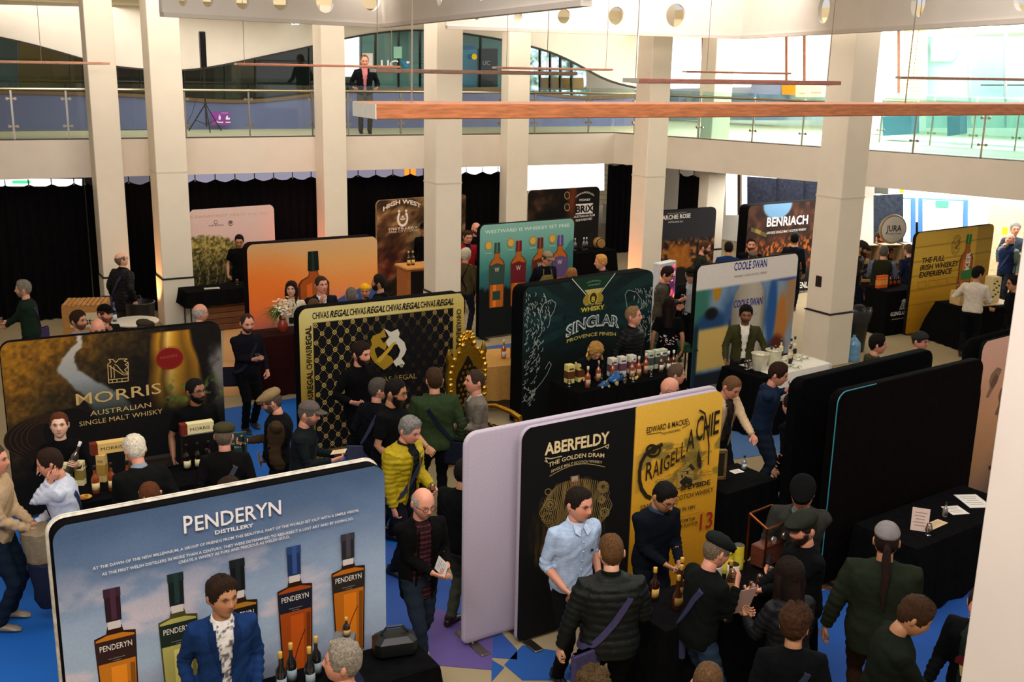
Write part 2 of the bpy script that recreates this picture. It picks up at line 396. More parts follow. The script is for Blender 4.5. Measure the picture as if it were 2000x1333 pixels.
# wooded view through the glazing at the corner
vw = M(); P = onplane([(1036, 85), (1145, 85), (1145, 200), (1036, 200)], PL, NL3, 1.2)
N_ = 60; V = []; cc = []
for j in range(N_ + 1):
    for i in range(N_ + 1):
        a = P[0] + (P[1] - P[0]) * i / N_; b = P[3] + (P[2] - P[3]) * i / N_; V.append(a + (b - a) * j / N_)
Fc = [(j * (N_ + 1) + i, j * (N_ + 1) + i + 1, (j + 1) * (N_ + 1) + i + 1, (j + 1) * (N_ + 1) + i) for j in range(N_) for i in range(N_)]
gi, gj = np.meshgrid(np.arange(N_), np.arange(N_)); nz = fbm(gi / 5., gj / 5., 4, 3).ravel()
vw.add(V, Fc, ramp(nz, [(.3, h('#2b3a3a')), (.45, h('#6f8a7a')), (.55, h('#8f9fb5')), (.7, h('#eef4f4'))]))
vw.build('window_3', 'screen', smooth=False, kind='structure')
back('wall_left', [(1056, 176), (1140, 176), (1140, 152), (1056, 152)], .3, '#a5762e')
# signs upstairs
def letters(s, O, X, Zv, wid, hgt, col, mat='ink', name='lettering', parent=None, off=.005, N=None, arc=0, shear=0, **k):
    V, Fc = glyphs(s, k.pop('bold', 0.)); V = V.copy()
    if len(V) == 0: return None
    x0, x1 = V[:, 0].min(), V[:, 0].max(); V[:, 0] = (V[:, 0] - x0) / (x1 - x0); V[:, 1] /= CAPH
    V[:, 0] += shear * V[:, 1] * hgt / wid
    t = V[:, 0]; ang = (t - .5)
    u = t * wid; v = V[:, 1] * hgt + arc * (1 - (2 * t - 1) ** 2) if not np.isscalar(arc) or arc else V[:, 1] * hgt
    W = np.asarray(O) + u[:, None] * np.asarray(X) + v[:, None] * np.asarray(Zv) + (np.asarray(N) * off if N is not None else 0)
    mm = M(); mm.add(W, Fc, col if not isinstance(col, str) else h(col)); return mm.build(name, mat, parent, smooth=False, **k)
_gc = {}
def glyphs(s, bold=0.):
    key = (s, bold)
    if key in _gc: return _gc[key]
    cu = bpy.data.curves.new('t', 'FONT'); cu.body = s; cu.resolution_u = 2; cu.offset = bold; cu.fill_mode = 'FRONT' if False else 'BOTH'
    o = bpy.data.objects.new('t', cu); C.objects.link(o); dg = bpy.context.evaluated_depsgraph_get()
    me = bpy.data.meshes.new_from_object(o.evaluated_get(dg)); n = len(me.vertices); V = np.zeros(n * 3); me.vertices.foreach_get('co', V)
    V = V.reshape(-1, 3); Fc = [tuple(p.vertices) for p in me.polygons]
    bpy.data.objects.remove(o); bpy.data.curves.remove(cu); bpy.data.meshes.remove(me); _gc[key] = (V, Fc); return _gc[key]
CAPH = glyphs('H')[0][:, 1].max()
def wtext(s, p0, p1, cap, P0, n, off, col, mat='ink', parent=None, **k):
    a = hit(*p0, np.asarray(P0) + np.asarray(n) * off, n); b = hit(*p1, np.asarray(P0) + np.asarray(n) * off, n); t = hit(p0[0], p0[1] - cap, np.asarray(P0) + np.asarray(n) * off, n)
    d = b - a; wd = np.linalg.norm(d); return letters(s, a, d / wd, np.array([0, 0, 1.]), wd, t[2] - a[2], col, mat, parent=parent, **k)
tg = dict(kind=None)
def sign(name, label, cat, pts, P0, n, off, col, mat='paint', th=.02, **k):
    return vslab(name, pts, P0, n, off, th, col, mat, label=label, cat=cat, **k)
s1 = sign('direction_sign', 'small purple toilet direction sign on the upstairs wall behind the tall speaker', 'sign', [(413, 219), (450, 219), (450, 245), (413, 245)], PL, NL3, -.62, '#a040b0')
wtext('TOILET', (432, 222), (445, 222), 2, PL, NL3, -.64, '#ffffff', parent=s1)
for pts in ([(421, 239), (425, 235), (425, 238), (436, 238), (436, 240), (425, 240), (425, 243)], [(441, 238), (450, 238), (450, 240), (441, 240)], [(427, 227), (431, 227), (431, 234), (427, 234)], [(428, 224), (430, 224), (430, 226), (428, 226)], [(443, 226), (445, 226), (445, 230), (449, 230), (449, 234), (441, 234), (441, 230)]):
    vslab('pictogram', pts, PL, NL3, -.64, .004, h('#ffffff'), 'ink', s1)
u1 = sign('letter_sign', 'white and blue UCX letters stuck on the upstairs glass beside the standing man', 'sign', [(744, 118), (756, 118), (756, 132), (744, 132)], PL, NL3, -.02, '#f4f6f4', th=.01) if False else None
def wt(s, label, p0, p1, cap, off, col, cat='sign', name='letter_sign', **k):
    return wtext(s, p0, p1, cap, PL, NL3, off, col, name=name, label=label, cat=cat, **k)
wt('UC', 'large white UC letters on the upstairs glass right of the standing man', (744, 132), (778, 132), 14, -.05, '#ffffff', bold=.02)
sign('letter_stroke', 'blue slanted letter stroke beside the big white UC upstairs', 'sign', [(783, 119), (791, 119), (800, 132), (792, 132)], PL, NL3, -.05, '#2d8fd0')
sign('letter_stroke', 'white slanted letter stroke crossing the blue one upstairs', 'sign', [(796, 119), (801, 121), (797, 125), (793, 122)], PL, NL3, -.09, '#ffffff')
for i in range(4): wt('IC', 'small black IC letters on the glass door, %s of four' % ['topmost', 'second', 'third', 'lowest'][i], (818, 112 + i * 13), (826, 112 + i * 13), 7, -.05, '#101010')
sign('poster', 'green and white poster on the upstairs glass door', 'poster', [(769, 91), (785, 91), (785, 114), (769, 114)], PL, NL3, -.05, '#9fd6c0', 'paper')
sign('poster', 'white poster with dark photographs behind the standing man', 'poster', [(708, 104), (728, 104), (728, 130), (708, 130)], PL, NL3, -.05, '#ece6e0', 'paper')
wt('UC', 'white UC letters on the black panel between the columns upstairs', (943, 127), (957, 127), 8, .45, '#f4f4f4')
wt('CANBERRA', 'blue word lettered on the glass above the yellow disc', (898, 97), (931, 97), 8, -.05, '#2a62c0')
p = hit(926, 111, PL - NL3 * .06, NL3); mm = M(); mm.lathe([(.075, 0), (.075, .02)], (0, 0, 0), h('#e8c420'), 20)
mm.build('round_sticker', 'paint', T=TR(p, math.atan2(nL[1], nL[0]) - PI / 2, PI / 2), label='yellow round sticker on the upstairs glass', cat='sticker', smooth=False)
sign('blue_banner', 'bright blue printed panel behind the glass above the grey parapet', 'banner', [(898, 100), (934, 96), (934, 170), (898, 172)], PL, NL3, 1.0, '#3f9fd0', 'print')
for k, (x, y) in enumerate([(577, 43), (1337, 69)]):
    e = sign('exit_sign', ['small green and white exit sign hung at the top left of the gallery', 'small green and white exit sign near the right gallery ceiling'][k], 'sign', [(x - 7, y - 5), (x + 7, y - 5), (x + 7, y + 5), (x - 7, y + 5)], PL if k == 0 else p3(CR + nR * 3, 0), NL3 if k == 0 else NR3, -.3, '#f2fff6', 'screen')
    q0, q1 = (PL, NL3) if k == 0 else (p3(CR + nR * 3, 0), NR3)
    vslab('pictogram', [(x - 5, y - 4), (x - 1, y - 4), (x - 1, y + 4), (x - 5, y + 4)], q0, q1, -.31, .005, h('#20a060'), 'ink', e)

# balustrades: panes, posts with disc clamps, handrail
def balustrade(label, a_, b_, n_, xs, pl):
    t = thing('glass_balustrade', label, 'balustrade', (0, 0, 0)); t['kind'] = 'structure'
    n3 = p3(n_, 0); P0 = p3(a_ + n_ * .1, 0); pts = [hit(x, 230, P0, n3)[:2] for x in xs]
    pts = [a_ + n_ * .1 if pts is None else p for p in pts]
    d = (b_ - a_) / np.linalg.norm(b_ - a_); ang = math.atan2(d[1], d[0])
    for i, p in enumerate(pts):
        m = M(); m.box((0, 0, .5), (.035, .02, 1.0), h('#b9b3a6')); m.build('post', 'metal', t, smooth=False, T=TR((p[0], p[1], UZ), ang))
        m = M()
        for z in (.28, .8):
            for sx in (-.07, .07): m.lathe([(.03, -.03), (.03, .0)], (0, 0, 0), h('#c8a888'), 10, TR((sx, -.0, z), 0, PI / 2)); m.box((sx / 2, 0, z), (.07, .02, .02), h('#b9b3a6'))
        m.build('clamp', 'metal', t, smooth=False, T=TR((p[0], p[1], UZ), ang))
        if i < len(pts) - 1:
            q = pts[i + 1]; L = np.linalg.norm(q - p); m = M(); m.box((L / 2, 0, .58), (L - .05, .012, 1.04), WHITE); m.build('pane', pl, t, smooth=False, T=TR((p[0], p[1], UZ), math.atan2(q[1] - p[1], q[0] - p[0])))
    m = M(); m.tube([p3(pts[0], UZ + .98), p3(pts[-1], UZ + .98)], .028, h('#b5aa90'), 8); m.build('handrail', 'metal', t)
    return t
balustrade('clear glass balustrade with steel posts along the left gallery edge', L0, CR, nL, [-120, 25, 132, 216, 362, 487, 610, 680, 783, 880, 980, 1045, 1150, 1240], 'pane')
balustrade('green-tinted glass balustrade with steel posts along the right gallery edge', CR, R1, nR, [1241, 1367, 1472, 1570, 1680, 1790, 1925, 2060], 'green_pane')
# second balustrade across the void beyond the right gallery
balustrade('second green glass balustrade further back on the right gallery', CR + nR * 3.2, R1 + nR * 3.2, nR, [1722, 1822, 1905, 1990, 2080], 'green_pane')

# right gallery: bright walls, windows, brick pier, glazed office
def rb(name, pts, off, col, mat='paint', th=.1, **k): return vslab(name, pts, PR, NR3, off, th, col, mat, kind='structure', **k)
rb('window_4', [(1240, 60), (1590, 66), (1590, 165), (1240, 175)], .3, '#ffffff', 'daylight_pane', .02)
rb('window_5', [(1715, 62), (1765, 60), (1765, 180), (1715, 180)], .3, '#ffffff', 'daylight_pane', .02)
rb('wall_back', [(1240, 175), (1700, 165), (1700, 235), (1240, 235)], .2, '#b9c4d6')
for x in (1305, 1372, 1535, 1570): rb('trim_5', [(x - 2, 64), (x + 2, 64), (x + 2, 182), (x - 2, 182)], .1, '#8a5a44', 'wood', .08)
rb('trim_6', [(1752, 60), (1756, 60), (1756, 182), (1752, 182)], .1, '#8a5a44', 'wood', .08)
for x0, x1 in ((1300, 1326), (1355, 1390), (1430, 1480), (1500, 1528)): rb('wall_back', [(x0, 186), (x1, 186), (x1, 215), (x0, 215)], -.3, '#7c90b4', 'paint', .4)
rb('wall_back', [(1467, 165), (1525, 162), (1525, 235), (1467, 235)], -.2, '#8d9cc0', 'cloth', .1)
# ochre curtain and cafe sign
rb('wall_back', [(1527, 162), (1554, 162), (1554, 185), (1527, 185)], -.25, '#c8902c', 'cloth', .1)
cs = sign('cafe_sign', 'small cream sign with two words on the bright upstairs wall', 'sign', [(1554, 166), (1610, 166), (1610, 190), (1554, 190)], PR, NR3, -.25, '#f4e8c0')
wtext('every', (1560, 184), (1574, 184), 4, PR, NR3, -.27, '#555555', parent=cs); wtext('incyclo', (1584, 183), (1603, 183), 5, PR, NR3, -.27, '#333333', parent=cs)
# brick pier upstairs
def brickwall(name, pts, P0, n, off, rows, cols, c0, label=None):
    P = onplane(pts, P0, n, off); N = np.asarray(n, float); base = P[0]; ex = P[1] - P[0]; ez = P[3] - P[0]
    m = M(); V = [p for p in P] + [p + N * .2 for p in P]; m.add(V, [(0, 1, 2, 3), (7, 6, 5, 4), (0, 4, 5, 1), (1, 5, 6, 2), (2, 6, 7, 3), (3, 7, 4, 0)], h('#b5a67c'))
    w_ = m.build(name, 'paint', smooth=False, kind='structure'); me = None
    for j in range(rows):
        for i in range(-1, cols):
            a = max(0, (i + .5 * (j % 2)) / cols) + .006; b = min(1, (i + 1 + .5 * (j % 2)) / cols) - .006
            if b - a < .03: continue
            z0 = j / rows + .008; z1 = (j + 1) / rows - .008
            c = base + ex * (a + b) / 2 + ez * (z0 + z1) / 2
            full = abs((b - a) - (1 / cols - .012)) < 1e-6
            if full and me is not None: mm = me
            else:
                q = M(); k = [(-1, -1), (1, -1), (1, 1), (-1, 1)]
                V = [ex * (b - a) / 2 * sx + ez * (z1 - z0) / 2 * sz - N * .02 for sx, sz in k] + [ex * (b - a) / 2 * sx + ez * (z1 - z0) / 2 * sz for sx, sz in k]
                q.add(V, [(0, 1, 2, 3), (0, 4, 5, 1), (1, 5, 6, 2), (2, 6, 7, 3), (3, 7, 4, 0)], h(c0)); mm = q.data('brick', 'brick', False)
                if full: me = mm
            o = bpy.data.objects.new('brick', mm); C.objects.link(o); o.parent = w_; o.location = tuple(c)
brickwall('wall_back', [(1766, 62), (1808, 60), (1800, 185), (1758, 185)][::1], PR, NR3, -1.0, 18, 3, '#efe3b4')
for a, b, c in ((1812, 1890, '#9fb9b5'), (1895, 1960, '#8fa2a8'), (1965, 2060, '#a3b0b5')):
    rb('wall_back', [(a, 72), (b, 71), (b, 190), (a, 190)], -.6, c)
    rb('window_6', [(a - 3, 56), (b + 6, 56), (b + 6, 250), (a - 3, 250)], -2.2, '#ffffff', 'green_pane', .02)
    rb('trim_7', [(b + 1, 56), (b + 5, 56), (b + 5, 250), (b + 1, 250)], -2.25, '#c8d8e4', 'metal', .06)
rb('trim_8', [(1818, 83), (1858, 83), (1864, 90), (1864, 112), (1855, 120), (1818, 120)], -.75, '#c4e0d8')
rb('trim_9', [(1915, 165), (2010, 165), (2010, 168), (1915, 168)], -.8, '#303638')
rb('wall_back', [(1722, 62), (1700, 62), (1700, 262), (1718, 262)], -1.4, '#ece6dc', 'paint', .3)
# low blue seat blocks behind the glass
for k, (a, b) in enumerate(((1724, 1780), (1850, 1875))):
    rb('trim_10', [(a, 228), (b, 225), (b, 262), (a, 266)], -3.5, '#5c88a4', 'cloth', .5)

# perforated baffle beams hung under the roof
def perforated(name, label, pts, holes, z=5.9, hh=.95, fac=1.0, col='#ded6cc'):
    """pts: plan points along the bottom edge; each straight run is a slab with real round holes"""
    t = thing(name, label, 'baffle', (0, 0, 0))
    for (p, q), hs in zip(zip(pts[:-1], pts[1:]), holes):
        p = np.array(p); q = np.array(q); L = np.linalg.norm(q - p); ang = math.atan2(q[1] - p[1], q[0] - p[0])
        bm = bmesh.new(); n = 20; hs = sorted(hs); xs = [q[0] for q in hs]; edges = [0.] + [(xs[i] + xs[i + 1]) / 2 for i in range(len(xs) - 1)] + [L]
        def cell(x0, x1, c, zc, r):
            out = []; 
            for k in range(n):
                a = 2 * PI * (k + .5) / n; dx, dz = math.cos(a), math.sin(a)
                tx = ((x1 if dx > 0 else x0) - c) / dx if abs(dx) > 1e-6 else 1e9; tz = ((hh if dz > 0 else 0) - zc) / dz if abs(dz) > 1e-6 else 1e9
                tt = min(tx, tz); out.append((c + dx * tt, zc + dz * tt))
            return out, [(c + r * math.cos(2 * PI * (k + .5) / n), zc + r * math.sin(2 * PI * (k + .5) / n)) for k in range(n)]
        m = M()
        for i, c_ in enumerate(xs):
            o_, in_ = cell(edges[i], edges[i + 1], c_, hs[i][1], hs[i][2])
            cor = [(edges[i], 0), (edges[i + 1], 0), (edges[i + 1], hh), (edges[i], hh)]
            V = []
            for yy in (0, .06): V += [(x, yy, zz) for x, zz in o_] + [(x, yy, zz) for x, zz in in_]
            Fc = []
            for k in range(n):
                k2 = (k + 1) % n; Fc += [(k, k2, n + k2, n + k), (2 * n + k, 3 * n + k, 3 * n + k2, 2 * n + k2), (n + k, n + k2, 3 * n + k2, 3 * n + k)]
            ex = lambda q: min(abs(q[0] - edges[i]), abs(q[0] - edges[i + 1])) < 1e-6
            for k in range(n):  # corner fill triangles
                k2 = (k + 1) % n; a_, b_ = o_[k], o_[k2]
                if ex(a_) == ex(b_) and (abs(a_[0] - b_[0]) < 1e-6 or abs(a_[1] - b_[1]) < 1e-6): continue
                if ex(a_) and ex(b_): continue
                v_ = a_ if ex(a_) else b_; w_ = b_ if ex(a_) else a_
                for yy, bs in ((0, 0), (.06, 2 * n)): V.append((v_[0], yy, w_[1])); Fc.append((len(V) - 1, bs + k, bs + k2))
            m.add(V, Fc, h(col))
        m.box((L / 2, .03, -.03), (L, .12, .06), h('#d2c8be')); m.box((0, .03, hh / 2), (.03, .08, hh), h(col)); m.box((L, .03, hh / 2), (.03, .08, hh), h(col))
        m.build('perforated_board', 'paint', t, smooth=False, T=TR((p[0], p[1], z), ang))
    return t
def bpts(px): return [at(x, y, 5.9)[:2] for x, y in px]
P1_ = bpts([(318, 24), (745, 47), (1140, -1)])
def holes(p, q, cols):
    L = np.linalg.norm(q - p); d = (q - p) / L; n3 = np.array([-d[1], d[0], 0]); out = []
    for x, y, hp_ in cols:
        w3_ = hit(x, y, p3(p, 0), n3); s = np.dot(w3_[:2] - p, d); r_ = min(.30, hp_ / 2 * np.linalg.norm(w3_ - CAM) / F)
        if r_ < s < L - r_: out.append((s, max(w3_[2] - 5.9, r_ + .05), r_))
    return out
perforated('baffle_beam', 'white baffle beam with round holes hanging at the top left of the hall', P1_, [holes(P1_[0], P1_[1], [(357, 3, 16), (406, 2, 22), (474, 3, 28), (548, 2, 34), (635, 2, 42), (725, -4, 46)]), holes(P1_[1], P1_[2], [(858, -10, 40), (940, -20, 40), (1020, -30, 40)])])
P2_ = bpts([(873, 50), (1447, 70), (2150, 26)])
perforated('baffle_beam', 'white baffle beam with round holes hanging at the top right of the hall', P2_, [holes(P2_[0], P2_[1], [(932, 32, 13), (1012, 33, 18), (1102, 32, 27), (1204, 31, 33), (1320, 30, 42)]), holes(P2_[1], P2_[2], [(1452, 28, 52), (1609, 18, 50), (1793, 6, 50), (1997, -8, 50)])])
# roof slab above the void edge, open over the middle for the skylight
m = M(); m.box((-3, 20.5, 8.4), (34, 15, .2), h('#e9d9b0')); st('ceiling', m, 'paint')

# linear pendant lights hung level over the hall
pend_i = 0
def pendant(p0, p1, z, wid, th, col, label, cab=()):
    a = at(*p0, z) if z else None; b = at(*p1, z)
    d = b[:2] - a[:2]; L = np.linalg.norm(d); d /= L; ang = math.atan2(d[1], d[0]); 
    t = thing('pendant_light', label, 'pendant light', (*a[:2], z), ang, group=None)
    m = M(); m.box((L / 2, 0, -th / 2), (L, wid, th), h(col), bev=.006); m.build('housing', 'wood', t, smooth=False)
    m = M(); m.box((0, 0, -th / 2), (.012, wid * .98, th * .96), h('#b0a8a0')); m.build('end_cap', 'plastic', t, smooth=False, label='grey end cap')
    m = M(); m.box((L / 2, 0, -th - .004), (L * .96, wid * .5, .008), h('#fff2dd')); m.build('diffuser', 'plastic', t, smooth=False)
    for c_ in cab:
        m = M(); m.tube([(c_ * L, 0, 0), (c_ * L + .01, 0, 1.2), (c_ * L, 0, 2.6)], .006, h('#7a6a5c'), 6); m.build('cable', 'plastic', t)
    return t
def pendd(p0, dist, ang, L, z, wid, th, col, label, cab=()):
    a = atY(p0[0], p0[1], dist); z = a[2]; an = math.radians(ang)
    t = thing('pendant_light', label, 'pendant light', (a[0], a[1], z), an)
    m = M(); m.box((L / 2, 0, -th / 2), (L, wid, th), h(col), bev=.004); m.build('housing', 'wood', t, smooth=False)
    m = M(); m.box((0, 0, -th / 2), (.012, wid * .98, th * .96), h('#b8b4a8')); m.build('end_cap', 'plastic', t, smooth=False, label='grey end cap')
    m = M(); m.box((L / 2, 0, -th - .003), (L * .96, wid * .5, .006), h('#fff2dd')); m.build('diffuser', 'plastic', t, smooth=False)
    for c_ in cab:
        m = M(); m.tube([(c_ * L, 0, 0), (c_ * L + .01, 0, 1.2), (c_ * L, 0, 2.9)], .005, h('#7a6a5c'), 6); m.build('cable', 'plastic', t)
    return t
pendd((712, 200), 6.2, 29, 7.2, 0, .36, .085, '#a0603a', 'long brown pendant light hanging closest, crossing the top of the view', (.04, .60))
pendd((728, 134), 14.0, 32, 3.1, 0, .17, .045, '#8c6a58', 'brown pendant light passing in front of the standing man upstairs', (.02, .85))
pendd((1232, 153), 13.0, 32, 3.4, 0, .30, .05, '#a0685a', 'brown pendant light in the middle right with a grey end', (.02, .97))
pendd((-60, 117), 19.0, 32, 2.3, 0, .12, .04, '#c08a6c', 'thin tan pendant light at the far left edge', (.5,))
pendd((460, 123), 19.0, 32, 3.1, 0, .12, .035, '#c07a60', 'thin tan pendant light between the second and fourth columns', (.05, .95))
pendd((965, 130), 19.0, 32, 2.5, 0, .12, .035, '#b07a62', 'thin tan pendant light right of the central column', (.1, .95))
pendd((1337, 138), 19.0, 32, 2.5, 0, .12, .03, '#b07a62', 'thin tan pendant light just above the longer brown one', (.2, .9))
pendd((1755, 149), 18.0, 32, 3.6, 0, .12, .04, '#c88a74', 'thin tan pendant light above the green glass at the right', (.1,))
# ================================================================== curtains
BLK = h('#0b0a0b')
def curtain(x0, x1, P0, n, off, label, ztop=2.78, zbot=0.02):
    a = hit(x0, 380, np.asarray(P0) + n * off, n)[:2]; b = hit(x1, 380, np.asarray(P0) + n * off, n)[:2]
    L = np.linalg.norm(b - a); d = (b - a) / L; nn = np.array([-d[1], d[0]]); t = thing('curtain', label, 'curtain', (*a, 0), math.atan2(d[1], d[0]), kind='structure')
    k = int(L * 26); U = np.linspace(0, L, k); hs = .42
    R = []
    for z in (0, .3, .75, .93, 1.0):
        amp = .05 * (1 - .5 * z); Y = amp * np.sin(U * 2 * PI / .19 + .8 * np.sin(U * 2.1)) + .02 * np.sin(U * 7 + z * 2)
        Z = zbot + (ztop - zbot) * z * np.ones(k) - (.07 * np.abs(np.sin(U * PI / hs)) if z == 1.0 else 0)
        R.append(np.stack([U, Y, Z], 1))
    m = M(); m.rings(R, BLK, closed=False, caps=False); m.build('cloth', 'black_cloth', t, auto=False)
    for i in range(int(L / hs) + 1):
        m = M(); m.tube([(0, 0, ztop - .02), (0, 0, ztop + .1)], .012, h('#161616'), 5); m.ball((0, 0, ztop - .03), .02, h('#8a8578'), 6, 4); m.build('hook', 'plastic', t, T=TR((i * hs, 0, 0)))
    return t
FL = p3(L0, 0); FR = p3(CR, 0)
for x0, x1, lb in ((-130, 166, 'wide black pleated curtain at the far left behind the wooden waste bin'), (168, 300, 'black pleated curtain between the two leftmost columns'), (302, 628, 'black pleated curtain behind the pink forest banner'), (630, 845, 'black pleated curtain behind the brown horseshoe banner'), (847, 986, 'black pleated curtain left of the teal stand, behind the bald man'), (988, 1146, 'black pleated curtain above the dark rum banner'), (1186, 1240, 'narrow black pleated curtain beside the brick pier')):
    curtain(x0, x1, FL, NL3, .45 if x0 < 980 else 3.2, lb, 2.78 if x0 < 980 else 2.6)
curtain(1324, 1378, FR, NR3, .6, 'narrow black pleated curtain between two columns under the right gallery')
brickwall('wall_back', [(1146, 400), (1190, 400), (1190, 312), (1146, 312)], FL, NL3, 3.6, 9, 3, '#d8c79c')
# bright passage seen over and beside the curtains
def gb(name, pts, off, col, mat='paint', th=.1, **k): return vslab(name, pts, p3(CR + nR * 5.5, 0), NR3, off, th, col, mat, **k)
gb('window_7', [(1418, 318), (1520, 318), (1520, 420), (1418, 420)], 1.0, '#ffffff', 'daylight_pane', .02, kind='structure')
gb('trim_11', [(1440, 318), (1446, 318), (1446, 420), (1440, 420)], .9, '#6a5a4c', kind='structure')
gb('wall_back', [(1665, 330), (2300, 420), (2300, 690), (1665, 650)], .9, '#f6f1e8', kind='structure')
gb('window_7', [(1712, 366), (1870, 385), (1870, 400), (1712, 384)], .8, '#fffaf0', 'daylight_pane', .02, kind='structure')
gb('door_1', [(1930, 398), (1998, 405), (1998, 600), (1930, 592)], .7, '#e6c8a0', 'wood', .06, kind='structure')
gb('trim_12', [(1660, 352), (1684, 355), (1664, 470), (1655, 470)], -1.2, '#f0a06a', 'paint', .05, kind='structure') if False else None
# black folding partition panels
for k, (a, b, y0, y1) in enumerate(((1459, 1515, 345, 352), (1517, 1568, 341, 352), (1570, 1600, 350, 356))):
    gb('partition_panel', [(a, y0), (b, y0 + 4), (b, 500), (a, 495)], -2.6 + k * .08, '#2a2c38', 'black_cloth', .06, label=['dark grey partition panel, leftmost of three behind the stag-brown whisky banner', 'dark grey partition panel in the middle of the three', 'dark grey partition panel touching the socket column'][k], cat='partition', group=None)
gb('partition_panel', [(1706, 382), (1762, 379), (1762, 520), (1706, 520)], -1.6, '#2f3540', 'black_cloth', .08, label='lone dark grey partition panel standing behind the round barrel-head sign', cat='partition')
# poster boards
for k, (pts, lb) in enumerate((([(1761, 386), (1787, 387), (1787, 480), (1761, 478)], 'blue-framed white notice board, partly behind the dark partition panel'), ([(1793, 387), (1890, 391), (1888, 500), (1793, 498)], 'blue-framed white notice board behind the man in the black sweater'))):
    t = gb('notice_board', pts, -.4, '#4f86c8', 'paint', .05, label=lb, cat='notice board')
    (x0, y0), (x1, y1), (x2, y2), (x3, y3) = pts; gb('sheet', [(x0 + (0 if k == 0 else 9), y0 + 3), (x1 - 9, y1 + 3), (x2 - 9, y2 - 6), (x3 + (0 if k == 0 else 9), y3 - 6)], -.43, '#f4f7fb', 'paper', .02, parent=t)
    if k: gb('printed_picture', [(1827, 392), (1853, 393), (1852, 406), (1827, 405)], -.46, '#58b098', 'ink', .01, parent=t)
gb('yellow_sign', [(1757, 369), (1765, 370), (1765, 378), (1757, 378)], .5, '#f0c020', 'ink', .01, label='tiny yellow arrow sign high on the bright wall', cat='sign')
gb('yellow_sign', [(1958, 444), (1968, 445), (1967, 458), (1957, 457)], .5, '#f0c020', 'ink', .02, label='small yellow hazard sign beside the grey-haired man with glasses', cat='sign')
gb('air_vent', [(1708, 366), (1735, 368), (1735, 380), (1708, 378)], .55, '#b8b4a6', 'metal', .03, label='grey slatted air vent above the dark partition panel', cat='vent')
# signs glimpsed over the far-left curtain
vslab('exit_sign', [(24, 353), (60, 353), (60, 359), (24, 359)], FL, NL3, 1.5, .03, h('#2faf6a'), 'screen', kind='structure', label='green exit sign peeking over the far left curtain', cat='sign')
vslab('window_8', [(-20, 350), (160, 350), (160, 364), (-20, 364)], FL, NL3, 2.2, .03, h('#f2ece6'), 'daylight_pane', kind='structure')
for x0, x1, c_, mt in ((895, 1180, '#f4eef8', 'daylight_pane'), (672, 790, '#58545f', 'screen'), (790, 812, '#b06a20', 'screen'), (812, 826, '#58545f', 'screen'), (362, 622, '#5e5c68', 'screen'), (216, 296, '#403e44', 'screen')): vslab('window_9', [(x0, 316), (x1, 313), (x1, 372), (x0, 374)], FL, NL3, 1.0 if x0 < 895 else 2.4, .03, h(c_), mt, kind='structure')

